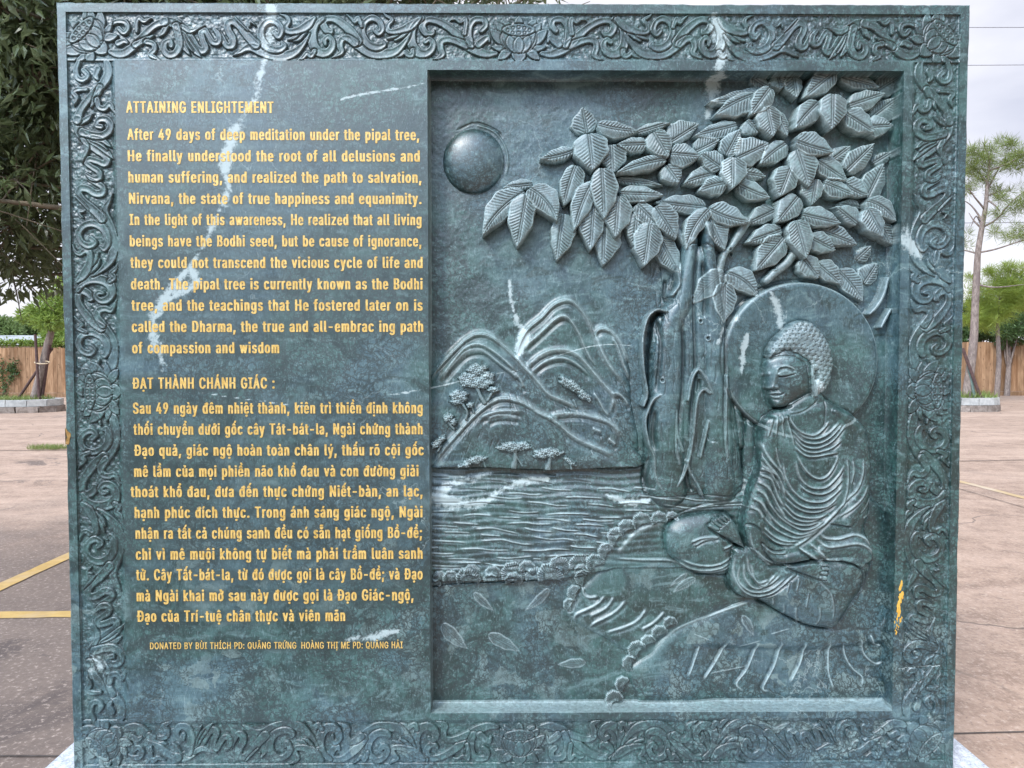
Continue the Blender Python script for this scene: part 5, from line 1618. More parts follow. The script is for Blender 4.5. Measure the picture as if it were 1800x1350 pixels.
# letter outlines in 1/1000 of the type size: advance width, then each contour as x, y, x, y ...
GLYPHS = {
    ' ': (188, []),
    ',': (188, [[38,-119,68,71,137,71,84,-119]]),
    '-': (453, [[337,244,337,188,114,188,114,244]]),
    '.': (188, [[95,-4,78,-1,63,9,53,24,50,41,53,59,63,73,78,83,95,87,113,83,128,73,138,59,141,41,138,24,128,9,113,-1]]),
    '4': (453, [[40,105,40,158,247,509,311,509,109,166,413,163,413,105],[282,0,282,121,282,146,282,318,343,318,343,0]]),
    '9': (453, [[226,516,256,513,285,506,310,494,333,478,352,458,368,434,380,408,387,378,389,347,387,322,382,296,373,270,359,240,340,207,315,168,200,0,130,0,301,248,307,248,299,234,287,221,273,210,257,202,238,196,218,195,188,197,161,203,137,214,116,229,98,247,83,269,72,294,66,321,64,352,66,382,73,411,85,436,101,459,120,479,143,494,168,506,196,513],[226,460,199,457,174,446,154,429,138,407,129,381,125,352,129,322,138,295,154,274,174,257,199,247,226,243,254,247,279,257,299,273,314,295,324,321,327,350,324,381,314,407,299,429,279,446,254,457]]),
    ':': (188, [[95,-4,78,-1,63,9,53,24,50,41,53,59,63,73,78,83,95,87,113,83,128,73,138,59,141,41,138,24,128,9,113,-1],[95,271,78,274,63,284,53,299,50,316,53,334,63,349,78,359,95,362,113,359,128,349,138,334,141,316,138,299,128,284,113,274]]),
    ';': (188, [[38,-119,68,71,137,71,84,-119],[103,271,86,274,71,284,61,299,58,316,61,334,71,349,86,359,103,362,121,359,136,349,146,334,149,316,146,299,136,284,121,274]]),
    'A': (480, [[16,0,201,509,276,509,463,0,395,0,287,302,280,323,272,346,264,372,255,402,244,438,232,478,245,478,233,437,222,402,213,371,204,345,197,322,191,302,85,0],[110,142,110,199,370,199,370,142]]),
    'B': (456, [[60,0,60,509,241,509,274,507,304,501,329,491,350,477,367,461,381,442,390,421,396,398,398,374,395,344,387,320,373,301,356,286,336,275,315,267,315,262,339,257,363,245,385,227,402,203,411,184,416,161,418,136,416,111,410,88,400,67,386,48,368,31,344,18,317,8,284,2,247,0],[125,57,245,57,281,60,309,67,330,80,344,96,353,115,355,137,352,161,342,184,327,203,306,218,279,228,248,231,125,231],[125,285,238,285,265,288,288,296,308,309,323,326,333,348,336,372,333,393,326,412,313,429,294,442,270,449,240,452,125,452]]),
    'C': (510, [[267,-7,225,-3,186,7,150,25,119,49,92,79,70,115,53,157,44,203,40,254,44,305,53,352,70,393,92,429,119,459,150,484,186,501,225,512,267,516,293,514,317,511,340,504,362,496,383,485,402,471,419,456,435,438,448,418,459,397,467,373,473,348,408,348,401,373,389,395,375,413,357,428,337,440,315,449,292,454,267,456,237,453,209,445,184,432,161,414,141,391,125,364,113,332,106,295,103,254,106,213,113,177,125,145,141,117,161,94,184,76,210,63,237,56,267,53,292,55,315,60,337,69,357,81,375,96,389,114,401,136,408,160,473,160,467,135,459,112,448,91,435,71,420,53,402,38,383,24,363,13,341,5,317,-2,293,-6]]),
    'D': (502, [[219,0,96,0,96,57,215,57,254,60,288,68,318,81,343,99,363,122,379,149,390,181,397,216,399,255,397,294,390,329,379,361,364,388,344,410,320,428,291,441,258,449,221,452,93,452,93,509,225,509,273,505,315,495,353,478,385,455,412,426,433,391,449,351,458,306,462,255,458,205,449,159,433,119,411,83,384,54,351,31,312,14,268,3],[125,509,125,0,60,0,60,509]]),
    'E': (419, [[60,0,60,509,372,509,372,452,125,452,125,286,355,286,355,229,125,229,125,57,375,57,375,0]]),
    'G': (520, [[269,-7,225,-3,185,7,149,25,118,49,91,79,69,116,53,157,43,203,40,254,43,305,53,352,69,393,91,429,117,459,149,484,184,501,223,512,265,516,291,514,316,510,340,504,363,494,384,483,403,469,421,453,436,436,449,416,460,395,468,373,474,349,408,349,399,372,387,393,373,411,356,427,337,439,315,448,291,454,265,456,236,453,209,445,183,432,160,414,141,392,125,364,113,332,106,295,103,254,106,213,113,177,125,145,141,117,161,95,184,76,210,63,238,56,269,53,296,55,322,61,345,71,365,85,382,102,396,123,407,147,413,173,415,202,434,199,283,199,283,256,478,256,478,200,475,160,466,124,451,91,431,62,406,38,377,19,344,5,308,-4]]),
    'H': (517, [[60,0,60,509,125,509,125,289,392,289,392,509,457,509,457,0,392,0,392,232,125,232,125,0]]),
    'I': (300, [[31,0,31,57,118,57,118,452,31,452,31,509,269,509,269,452,183,452,183,57,269,57,269,0]]),
    'L': (393, [[60,0,60,509,125,509,125,57,361,57,361,0]]),
    'M': (628, [[60,0,60,509,152,509,277,187,282,174,287,159,299,123,305,103,311,84,322,49,307,49,318,83,330,121,342,158,348,174,352,187,476,509,568,509,568,0,504,0,504,291,504,327,505,369,506,413,507,457,513,457,505,433,498,409,482,363,474,341,467,322,456,291,342,0,286,0,170,291,165,304,159,321,145,361,137,384,129,408,121,432,112,457,119,457,120,416,121,372,122,328,122,291,122,0]]),
    'N': (523, [[60,0,60,509,136,509,343,183,352,169,363,151,375,130,388,107,401,82,414,55,405,54,402,81,401,108,400,134,399,157,399,195,399,509,463,509,463,0,387,0,202,290,190,310,177,331,164,354,148,381,108,452,119,454,122,384,123,354,124,328,125,307,125,291,125,0]]),
    'O': (533, [[267,-7,225,-3,186,7,150,25,119,49,92,79,70,115,53,157,44,203,40,254,44,305,53,352,70,393,92,429,119,459,150,484,186,501,225,512,267,516,309,512,348,501,384,484,415,459,442,429,464,393,480,352,490,305,493,254,490,203,480,157,464,115,442,79,415,49,384,25,348,7,309,-3],[267,53,296,55,324,63,349,76,372,94,392,116,408,144,420,176,428,213,430,254,428,295,420,332,408,365,392,392,372,415,349,433,324,446,296,453,267,456,237,453,210,445,184,433,161,415,142,392,125,364,113,332,106,295,103,254,106,213,113,176,125,144,142,117,161,94,184,76,210,63,237,55]]),
    'P': (445, [[60,0,60,509,235,509,272,506,305,499,332,487,356,471,375,452,390,430,400,404,407,377,409,348,407,318,400,291,390,265,375,243,356,223,332,207,305,195,272,188,235,186,109,186,109,242,233,242,257,244,279,248,297,256,318,272,333,294,342,319,344,348,342,376,333,402,318,423,297,439,279,446,257,451,232,452,125,452,125,0]]),
    'Q': (533, [[245,159,313,159,369,85,384,65,468,-48,401,-48,346,27,331,46],[267,-7,225,-3,186,7,150,25,119,49,92,79,70,115,53,157,44,203,40,254,44,305,53,352,70,393,92,429,119,459,150,484,186,501,225,512,267,516,309,512,348,501,384,484,415,459,442,429,464,393,480,352,490,305,493,254,490,203,480,157,464,115,442,79,415,49,384,25,348,7,309,-3],[267,53,296,55,324,63,349,76,372,94,392,116,408,144,420,176,428,213,430,254,428,295,420,332,408,365,392,392,372,415,349,433,324,446,296,453,267,456,237,453,210,445,184,433,161,415,142,392,125,364,113,332,106,295,103,254,106,213,113,176,125,144,142,117,161,94,184,76,210,63,237,55]]),
    'R': (449, [[60,0,60,509,236,509,273,506,305,500,333,489,356,473,376,455,390,433,401,408,407,381,409,352,407,323,401,296,390,271,376,250,356,232,333,217,305,206,273,200,236,198,96,198,96,255,234,255,258,256,280,260,298,267,319,281,334,300,342,324,345,352,342,380,334,405,319,425,298,440,279,446,258,451,233,452,125,452,125,0],[353,0,230,229,303,229,428,0]]),
    'S': (447, [[224,-9,188,-7,156,-1,128,9,102,23,81,40,64,60,51,83,42,109,38,137,104,137,110,110,123,88,142,71,166,59,194,52,224,49,246,50,267,54,286,60,311,74,329,92,341,114,346,139,342,161,332,179,316,193,296,205,272,214,245,222,184,239,145,253,112,269,86,289,67,313,56,341,52,372,54,400,62,425,75,448,92,468,113,484,138,498,165,508,195,514,227,516,259,514,289,508,316,498,340,484,360,468,377,449,390,427,398,403,401,378,337,378,332,402,320,421,302,437,280,449,254,456,225,459,194,456,167,448,145,435,129,418,118,398,115,376,119,352,131,334,148,319,169,308,191,300,212,293,264,279,287,272,312,264,336,252,359,238,379,220,395,198,402,180,407,161,408,139,406,112,399,87,386,64,370,43,349,25,323,11,294,0,261,-7]]),
    'T': (449, [[32,452,32,509,417,509,417,452,257,452,257,0,193,0,193,452]]),
    'U': (517, [[259,-8,220,-6,186,2,154,15,126,33,103,55,85,80,71,108,63,140,60,173,60,509,124,509,124,178,126,155,132,133,141,113,153,95,169,80,187,68,208,59,232,53,259,52,285,53,309,59,331,68,349,80,364,95,377,113,385,133,391,155,393,178,393,509,457,509,457,173,454,140,446,108,433,80,414,55,391,33,363,15,332,2,297,-6]]),
    'Y': (472, [[203,0,203,208,16,509,91,509,192,344,203,327,213,309,222,292,231,274,240,254,250,230,224,230,233,254,242,275,251,293,265,318,280,344,381,509,455,509,268,208,268,0]]),
    'a': (389, [[160,-9,137,-7,115,-3,94,5,76,15,60,29,48,45,38,63,32,84,30,108,34,138,43,161,58,179,78,193,100,203,125,211,152,216,178,220,209,224,234,227,252,230,265,235,273,243,276,255,273,279,267,297,256,311,240,322,220,329,196,331,171,329,149,322,132,313,118,301,107,288,100,274,41,291,51,313,64,331,79,346,95,358,114,368,133,375,153,380,173,383,194,384,215,383,239,379,263,372,286,360,306,343,322,320,330,301,335,278,337,251,337,0,277,0,277,52,272,52,264,38,252,25,236,12,215,1,190,-6],[170,45,202,49,228,59,248,74,263,93,272,115,276,138,276,190,270,186,259,182,246,179,231,176,216,173,200,171,175,168,154,164,134,159,117,150,103,139,95,124,92,105,94,87,102,72,114,61,130,52,149,47]]),
    'b': (424, [[229,-8,198,-5,172,4,153,17,138,31,127,46,118,59,112,59,112,0,53,0,53,509,114,509,114,319,118,319,127,331,137,346,152,360,171,373,197,381,229,384,259,382,287,374,313,361,335,342,354,320,370,293,381,261,388,227,390,189,388,151,381,116,370,84,355,57,336,34,313,16,288,3,260,-6],[220,47,242,49,262,55,279,66,294,80,306,97,316,117,323,139,327,163,328,189,327,215,323,239,316,261,307,281,295,298,280,311,262,322,243,328,220,330,198,328,178,322,161,312,147,299,134,282,125,263,118,241,114,216,113,189,114,162,118,138,125,115,135,95,147,78,162,65,179,55,198,49]]),
    'c': (396, [[207,-8,174,-5,144,3,117,16,93,35,72,58,56,85,44,116,37,150,34,187,37,225,44,260,56,291,72,318,93,341,117,360,144,374,174,382,207,384,234,383,260,377,284,368,305,356,324,341,340,322,353,301,362,277,303,262,298,276,290,289,281,301,270,311,257,319,242,325,226,329,207,330,184,328,163,321,145,310,130,296,118,278,108,258,102,236,98,212,96,187,98,163,102,139,108,117,118,97,130,80,145,66,163,55,184,49,207,46,226,48,243,52,258,58,271,66,282,76,292,89,299,102,304,117,363,102,354,78,341,56,325,37,306,21,285,9,261,-1,235,-6]]),
    'd': (424, [[195,-8,165,-6,137,3,111,16,89,34,70,57,55,84,43,116,36,151,34,189,36,227,43,261,55,293,70,320,89,342,112,361,137,374,165,382,196,384,228,381,253,373,272,360,287,346,298,331,306,319,311,319,311,509,372,509,372,0,313,0,313,59,307,59,298,46,287,31,272,17,252,4,227,-5],[205,47,226,49,246,55,263,65,278,78,290,95,299,115,306,138,310,162,312,189,310,216,306,241,300,263,290,282,278,299,263,312,246,322,227,328,205,330,182,328,162,322,145,311,130,298,118,281,108,261,102,239,98,215,96,189,98,163,102,139,109,117,118,97,130,80,145,66,162,55,182,49]]),
    'e': (404, [[212,-8,177,-5,145,3,117,16,92,35,72,58,56,85,44,116,37,150,34,187,36,224,44,258,55,290,71,317,91,340,115,359,142,373,172,382,205,384,226,383,246,380,266,374,285,366,303,355,319,341,334,324,347,305,357,282,365,256,370,227,371,194,371,169,75,169,75,221,338,221,310,202,308,226,304,248,298,269,283,294,263,314,237,326,205,330,183,328,164,323,146,313,125,294,109,270,99,241,96,211,96,178,98,151,102,127,110,106,121,88,135,73,151,61,169,53,190,48,212,46,234,48,254,53,271,61,285,73,297,88,306,105,365,91,353,63,335,39,320,26,302,14,283,4,261,-3,237,-7]]),
    'f': (254, [[228,379,228,327,6,327,6,379],[81,0,81,432,84,461,96,486,113,505,135,519,161,527,187,530,207,529,222,527,234,524,243,521,227,468,215,472,206,473,195,474,171,470,154,460,145,443,142,419,142,0]]),
    'g': (425, [[207,-151,180,-149,156,-146,134,-140,105,-127,82,-110,64,-91,51,-69,101,-41,110,-53,122,-66,136,-78,154,-88,178,-95,207,-97,236,-95,261,-87,282,-75,298,-58,308,-34,311,-6,311,68,306,68,298,56,287,41,272,28,252,16,227,8,195,5,165,7,138,14,113,27,90,43,71,65,55,90,43,120,36,154,34,191,36,229,43,263,55,293,71,320,90,342,112,361,138,374,166,382,196,384,228,382,253,373,273,360,288,346,299,331,308,319,313,319,313,379,372,379,372,-9,370,-40,363,-67,350,-90,334,-109,314,-124,291,-136,265,-144,237,-149],[205,59,227,61,246,66,264,75,285,95,300,121,307,142,311,166,312,193,311,219,307,242,300,264,291,283,279,299,264,312,247,322,227,328,205,330,182,328,163,322,145,312,130,298,118,282,109,262,102,241,98,218,96,193,98,167,102,144,109,123,124,96,145,76,163,66,183,61]]),
    'h': (410, [[114,227,114,0,53,0,53,509,114,509,114,287,102,287,116,319,132,344,152,362,175,374,200,382,227,384,252,383,275,377,295,369,313,356,328,340,341,321,350,298,355,271,357,240,357,0,296,0,296,235,293,263,286,286,273,304,256,318,235,326,210,329,184,326,161,317,141,303,126,283,117,257]]),
    'i': (167, [[53,0,53,379,114,379,114,0],[84,443,67,446,54,455,44,468,41,483,44,499,54,512,67,521,84,524,100,521,114,512,123,499,126,483,123,468,114,455,100,446]]),
    'k': (381, [[110,137,110,212,121,212,284,379,360,379,184,199,177,199],[53,0,53,509,114,509,114,0],[294,0,148,186,191,229,372,0]]),
    'l': (189, [[139,-2,112,0,91,8,74,20,62,37,55,59,53,84,53,509,114,509,114,99,115,77,120,62,130,54,146,52,160,53,170,54,181,3,172,1,162,-1,151,-2]]),
    'm': (610, [[53,0,53,379,112,379,112,295,108,295,118,323,132,346,151,363,172,376,195,384,219,386,245,383,268,375,287,361,303,342,314,320,321,295,312,295,322,321,337,343,357,361,381,375,407,383,437,386,458,385,478,380,497,372,514,361,529,346,541,328,550,307,555,283,557,255,557,0,496,0,496,254,493,279,485,298,473,313,447,326,419,330,395,328,374,320,358,307,345,290,338,270,335,247,335,0,274,0,274,260,269,288,253,311,229,326,199,330,178,328,158,320,140,307,126,289,117,266,114,238,114,0]]),
    'n': (410, [[114,227,114,0,53,0,53,379,112,379,112,287,102,287,116,319,132,344,152,362,175,374,200,382,227,384,252,383,275,377,295,369,313,356,328,340,341,321,350,298,355,271,357,240,357,0,296,0,296,235,293,263,286,286,273,304,256,318,235,326,210,329,184,326,161,317,141,303,126,283,117,257]]),
    'o': (415, [[207,-8,174,-5,144,3,117,16,93,35,72,58,56,85,44,116,37,150,34,187,37,225,44,260,56,291,72,318,93,341,117,360,144,374,174,382,207,384,241,382,271,374,299,360,323,341,343,318,359,291,371,260,379,225,381,187,379,150,371,116,359,85,343,58,323,35,299,16,271,3,241,-5],[207,46,231,49,252,55,270,66,285,80,298,97,307,117,314,139,318,163,319,187,318,212,314,236,307,258,298,278,285,296,270,310,252,321,231,328,207,330,184,328,163,321,145,310,130,296,118,278,108,258,102,236,98,212,96,187,98,163,102,139,108,117,118,97,130,80,145,66,163,55,184,49]]),
    'p': (424, [[53,-143,53,379,112,379,112,319,118,319,126,331,137,346,152,360,171,373,197,381,229,384,259,382,287,374,313,361,335,342,354,320,370,293,381,261,388,227,390,189,388,151,381,116,370,84,355,57,336,34,313,16,288,3,260,-6,229,-8,198,-5,173,4,153,17,138,31,127,46,118,59,114,59,114,-143],[220,47,242,49,262,55,279,66,294,80,306,97,316,117,323,139,327,163,328,189,327,215,323,239,316,261,307,281,295,298,280,311,262,322,243,328,220,330,198,328,178,322,161,312,147,299,134,282,125,263,118,241,114,216,113,189,114,162,118,138,125,115,135,95,147,78,162,65,179,55,198,49]]),
    'q': (424, [[372,-143,311,-143,311,59,306,59,298,46,287,31,272,17,252,4,227,-5,195,-8,165,-6,137,3,111,16,89,34,70,57,55,84,43,116,36,151,34,189,36,227,43,261,55,293,70,320,89,342,112,361,137,374,165,382,196,384,228,381,253,373,272,360,287,346,298,331,307,319,313,319,313,379,372,379],[205,47,226,49,246,55,263,65,278,78,290,95,299,115,306,138,310,162,312,189,310,216,306,241,300,263,290,282,278,299,263,312,246,322,227,328,205,330,182,328,162,322,145,311,130,298,118,281,108,261,102,239,98,215,96,189,98,163,102,139,109,117,118,97,130,80,145,66,162,55,182,49]]),
    'r': (259, [[53,0,53,379,112,379,112,321,130,347,152,367,171,377,191,383,213,385,229,384,243,384,243,322,230,324,219,325,207,326,182,323,159,315,140,301,126,284,117,262,114,237,114,0]]),
    's': (365, [[182,-8,157,-7,133,-3,112,3,93,12,76,24,62,38,50,54,41,73,36,94,94,107,105,79,124,60,150,49,181,45,206,47,227,53,244,62,262,81,268,103,265,121,254,136,237,147,212,155,149,170,118,180,92,192,72,208,58,227,50,249,47,274,49,295,55,314,65,332,79,347,95,360,115,370,137,378,161,383,187,384,212,383,234,379,254,372,279,358,299,339,314,316,324,290,268,277,258,298,243,316,219,328,187,333,156,329,131,317,114,299,109,277,112,258,124,243,144,232,172,223,229,209,261,200,287,187,306,171,320,153,328,131,331,107,329,85,323,65,312,47,298,31,281,18,260,6,236,-2,210,-7]]),
    't': (227, [[204,379,204,327,6,327,6,379],[65,471,126,471,126,98,128,76,136,61,150,53,170,50,185,51,202,54,213,2,203,-1,192,-3,180,-4,168,-4,138,-1,113,7,92,21,77,41,68,64,65,93]]),
    'u': (410, [[182,-5,158,-3,135,2,115,11,97,23,82,39,69,59,60,82,54,109,53,139,53,379,114,379,114,144,116,117,124,94,137,75,154,61,175,53,200,50,226,53,249,62,268,77,283,97,293,122,296,153,296,379,357,379,357,0,298,0,298,92,307,92,294,60,277,35,257,17,234,5,209,-3]]),
    'v': (389, [[163,0,17,379,84,379,165,155,173,132,180,110,187,87,193,64,199,42,206,21,184,21,191,42,197,64,203,87,209,110,216,132,224,155,305,379,371,379,226,0]]),
    'w': (567, [[138,0,23,379,87,379,133,214,140,190,147,164,154,137,161,107,168,75,175,41,165,41,172,74,179,105,186,135,192,163,199,189,206,214,252,379,316,379,362,214,368,189,375,163,382,136,388,106,395,75,402,41,391,41,399,75,406,106,413,135,420,163,427,189,434,214,480,379,545,379,429,0,368,0,319,172,305,225,297,252,291,280,277,338,291,338,277,280,270,252,263,225,255,198,248,172,199,0]]),
    'y': (389, [[47,-139,61,-86,71,-87,88,-90,104,-89,118,-84,130,-74,141,-58,151,-36,163,-1,17,379,84,379,165,155,173,132,180,109,187,87,193,64,199,42,206,21,184,21,190,42,196,64,202,87,209,110,216,132,224,155,305,379,371,379,204,-58,191,-85,177,-107,159,-124,139,-136,117,-143,91,-145,77,-145,65,-143,54,-141]]),
    'z': (380, [[42,0,42,46,254,320,48,323,48,379,333,379,333,331,126,60,339,56,339,0]]),
    'À': (480, [[16,0,201,509,276,509,463,0,395,0,287,302,280,323,272,346,264,372,255,402,244,438,232,478,245,478,233,437,222,402,213,371,204,345,197,322,191,302,85,0],[110,142,110,199,370,199,370,142],[216,558,150,659,218,659,266,558]]),
    'Á': (480, [[16,0,201,509,276,509,463,0,395,0,287,302,280,323,272,346,264,372,255,402,244,438,232,478,245,478,233,437,222,402,213,371,204,345,197,322,191,302,85,0],[110,142,110,199,370,199,370,142],[213,558,260,659,329,659,263,558]]),
    'Ã': (480, [[16,0,201,509,276,509,463,0,395,0,287,302,280,323,272,346,264,372,255,402,244,438,232,478,245,478,233,437,222,402,213,371,204,345,197,322,191,302,85,0],[110,142,110,199,370,199,370,142],[284,576,272,577,260,580,248,584,237,590,217,600,209,603,201,604,194,602,188,595,185,587,183,577,141,577,145,605,155,628,172,643,196,648,208,647,220,643,231,639,241,633,251,628,260,623,269,620,278,619,285,621,291,625,295,634,297,646,339,646,334,618,324,595,307,580]]),
    'Í': (300, [[31,0,31,57,118,57,118,452,31,452,31,509,269,509,269,452,183,452,183,57,269,57,269,0],[124,558,171,659,240,659,174,558]]),
    'Ù': (517, [[259,-8,220,-6,186,2,154,15,126,33,103,55,85,80,71,108,63,140,60,173,60,509,124,509,124,178,126,155,132,133,141,113,153,95,169,80,187,68,208,59,232,53,259,52,285,53,309,59,331,68,349,80,364,95,377,113,385,133,391,155,393,178,393,509,457,509,457,173,454,140,446,108,433,80,414,55,391,33,363,15,332,2,297,-6],[235,558,169,659,237,659,285,558]]),
    'à': (389, [[160,-9,137,-7,115,-3,94,5,76,15,60,29,48,45,38,63,32,84,30,108,34,138,43,161,58,179,78,193,100,203,125,211,152,216,178,220,209,224,234,227,252,230,265,235,273,243,276,255,273,279,267,297,256,311,240,322,220,329,196,331,171,329,149,322,132,313,118,301,107,288,100,274,41,291,51,313,64,331,79,346,95,358,114,368,133,375,153,380,173,383,194,384,215,383,239,379,263,372,286,360,306,343,322,320,330,301,335,278,337,251,337,0,277,0,277,52,272,52,264,38,252,25,236,12,215,1,190,-6],[170,45,202,49,228,59,248,74,263,93,272,115,276,138,276,190,270,186,259,182,246,179,231,176,216,173,200,171,175,168,154,164,134,159,117,150,103,139,95,124,92,105,94,87,102,72,114,61,130,52,149,47],[165,429,99,529,168,529,215,429]]),
    'á': (389, [[160,-9,137,-7,115,-3,94,5,76,15,60,29,48,45,38,63,32,84,30,108,34,138,43,161,58,179,78,193,100,203,125,211,152,216,178,220,209,224,234,227,252,230,265,235,273,243,276,255,273,279,267,297,256,311,240,322,220,329,196,331,171,329,149,322,132,313,118,301,107,288,100,274,41,291,51,313,64,331,79,346,95,358,114,368,133,375,153,380,173,383,194,384,215,383,239,379,263,372,286,360,306,343,322,320,330,301,335,278,337,251,337,0,277,0,277,52,272,52,264,38,252,25,236,12,215,1,190,-6],[170,45,202,49,228,59,248,74,263,93,272,115,276,138,276,190,270,186,259,182,246,179,231,176,216,173,200,171,175,168,154,164,134,159,117,150,103,139,95,124,92,105,94,87,102,72,114,61,130,52,149,47],[162,429,210,529,278,529,212,429]]),
    'â': (389, [[160,-9,137,-7,115,-3,94,5,76,15,60,29,48,45,38,63,32,84,30,108,34,138,43,161,58,179,78,193,100,203,125,211,152,216,178,220,209,224,234,227,252,230,265,235,273,243,276,255,273,279,267,297,256,311,240,322,220,329,196,331,171,329,149,322,132,313,118,301,107,288,100,274,41,291,51,313,64,331,79,346,95,358,114,368,133,375,153,380,173,383,194,384,215,383,239,379,263,372,286,360,306,343,322,320,330,301,335,278,337,251,337,0,277,0,277,52,272,52,264,38,252,25,236,12,215,1,190,-6],[170,45,202,49,228,59,248,74,263,93,272,115,276,138,276,190,270,186,259,182,246,179,231,176,216,173,200,171,175,168,154,164,134,159,117,150,103,139,95,124,92,105,94,87,102,72,114,61,130,52,149,47],[140,435,80,435,160,529,218,529,299,438,238,435,189,495]]),
    'ã': (389, [[160,-9,137,-7,115,-3,94,5,76,15,60,29,48,45,38,63,32,84,30,108,34,138,43,161,58,179,78,193,100,203,125,211,152,216,178,220,209,224,234,227,252,230,265,235,273,243,276,255,273,279,267,297,256,311,240,322,220,329,196,331,171,329,149,322,132,313,118,301,107,288,100,274,41,291,51,313,64,331,79,346,95,358,114,368,133,375,153,380,173,383,194,384,215,383,239,379,263,372,286,360,306,343,322,320,330,301,335,278,337,251,337,0,277,0,277,52,272,52,264,38,252,25,236,12,215,1,190,-6],[170,45,202,49,228,59,248,74,263,93,272,115,276,138,276,190,270,186,259,182,246,179,231,176,216,173,200,171,175,168,154,164,134,159,117,150,103,139,95,124,92,105,94,87,102,72,114,61,130,52,149,47],[234,446,221,447,209,450,197,455,186,460,166,470,158,473,151,475,143,472,138,466,134,457,133,448,90,448,94,476,104,498,121,513,145,518,158,517,170,514,181,509,191,504,201,499,210,494,219,491,227,490,235,491,240,496,244,505,247,517,288,517,284,488,273,466,256,451]]),
    'ê': (404, [[212,-8,177,-5,145,3,117,16,92,35,72,58,56,85,44,116,37,150,34,187,36,224,44,258,55,290,71,317,91,340,115,359,142,373,172,382,205,384,226,383,246,380,266,374,285,366,303,355,319,341,334,324,347,305,357,282,365,256,370,227,371,194,371,169,75,169,75,221,338,221,310,202,308,226,304,248,298,269,283,294,263,314,237,326,205,330,183,328,164,323,146,313,125,294,109,270,99,241,96,211,96,178,98,151,102,127,110,106,121,88,135,73,151,61,169,53,190,48,212,46,234,48,254,53,271,61,285,73,297,88,306,105,365,91,353,63,335,39,320,26,302,14,283,4,261,-3,237,-7],[155,435,95,435,175,529,233,529,313,438,252,435,204,495]]),
    'ì': (167, [[53,0,53,379,114,379,114,0],[59,429,-6,529,62,529,110,429]]),
    'í': (167, [[53,0,53,379,114,379,114,0],[57,429,104,529,173,529,107,429]]),
    'ó': (415, [[207,-8,174,-5,144,3,117,16,93,35,72,58,56,85,44,116,37,150,34,187,37,225,44,260,56,291,72,318,93,341,117,360,144,374,174,382,207,384,241,382,271,374,299,360,323,341,343,318,359,291,371,260,379,225,381,187,379,150,371,116,359,85,343,58,323,35,299,16,271,3,241,-5],[207,46,231,49,252,55,270,66,285,80,298,97,307,117,314,139,318,163,319,187,318,212,314,236,307,258,298,278,285,296,270,310,252,321,231,328,207,330,184,328,163,321,145,310,130,296,118,278,108,258,102,236,98,212,96,187,98,163,102,139,108,117,118,97,130,80,145,66,163,55,184,49],[181,429,228,529,297,529,231,429]]),
    'ô': (415, [[207,-8,174,-5,144,3,117,16,93,35,72,58,56,85,44,116,37,150,34,187,37,225,44,260,56,291,72,318,93,341,117,360,144,374,174,382,207,384,241,382,271,374,299,360,323,341,343,318,359,291,371,260,379,225,381,187,379,150,371,116,359,85,343,58,323,35,299,16,271,3,241,-5],[207,46,231,49,252,55,270,66,285,80,298,97,307,117,314,139,318,163,319,187,318,212,314,236,307,258,298,278,285,296,270,310,252,321,231,328,207,330,184,328,163,321,145,310,130,296,118,278,108,258,102,236,98,212,96,187,98,163,102,139,108,117,118,97,130,80,145,66,163,55,184,49],[158,435,98,435,178,529,236,529,317,438,256,435,207,495]]),
    'õ': (415, [[207,-8,174,-5,144,3,117,16,93,35,72,58,56,85,44,116,37,150,34,187,37,225,44,260,56,291,72,318,93,341,117,360,144,374,174,382,207,384,241,382,271,374,299,360,323,341,343,318,359,291,371,260,379,225,381,187,379,150,371,116,359,85,343,58,323,35,299,16,271,3,241,-5],[207,46,231,49,252,55,270,66,285,80,298,97,307,117,314,139,318,163,319,187,318,212,314,236,307,258,298,278,285,296,270,310,252,321,231,328,207,330,184,328,163,321,145,310,130,296,118,278,108,258,102,236,98,212,96,187,98,163,102,139,108,117,118,97,130,80,145,66,163,55,184,49],[252,446,239,447,227,450,215,455,204,460,185,470,176,473,169,475,161,472,156,466,152,457,151,448,108,448,112,476,123,498,139,513,163,518,176,517,188,514,199,509,209,504,219,499,228,494,237,491,245,490,253,491,258,496,262,505,265,517,306,517,302,488,291,466,274,451]]),
    'ú': (410, [[182,-5,158,-3,135,2,115,11,97,23,82,39,69,59,60,82,54,109,53,139,53,379,114,379,114,144,116,117,124,94,137,75,154,61,175,53,200,50,226,53,249,62,268,77,283,97,293,122,296,153,296,379,357,379,357,0,298,0,298,92,307,92,294,60,277,35,257,17,234,5,209,-3],[178,429,226,529,294,529,228,429]]),
    'ý': (389, [[47,-139,61,-86,71,-87,88,-90,104,-89,118,-84,130,-74,141,-58,151,-36,163,-1,17,379,84,379,165,155,173,132,180,109,187,87,193,64,199,42,206,21,184,21,190,42,196,64,202,87,209,110,216,132,224,155,305,379,371,379,204,-58,191,-85,177,-107,159,-124,139,-136,117,-143,91,-145,77,-145,65,-143,54,-141],[168,429,215,529,284,529,218,429]]),
    'Đ': (513, [[230,0,107,0,107,57,226,57,265,60,299,68,329,81,354,99,374,122,390,149,401,181,408,216,410,255,408,294,401,329,390,361,375,388,355,410,330,428,302,441,269,449,232,452,104,452,104,509,236,509,283,505,326,495,363,478,396,455,423,426,444,391,460,351,469,306,473,255,469,205,460,159,444,119,422,83,395,54,362,31,323,14,279,3],[136,509,136,0,71,0,71,509],[7,228,7,281,270,281,270,228]]),
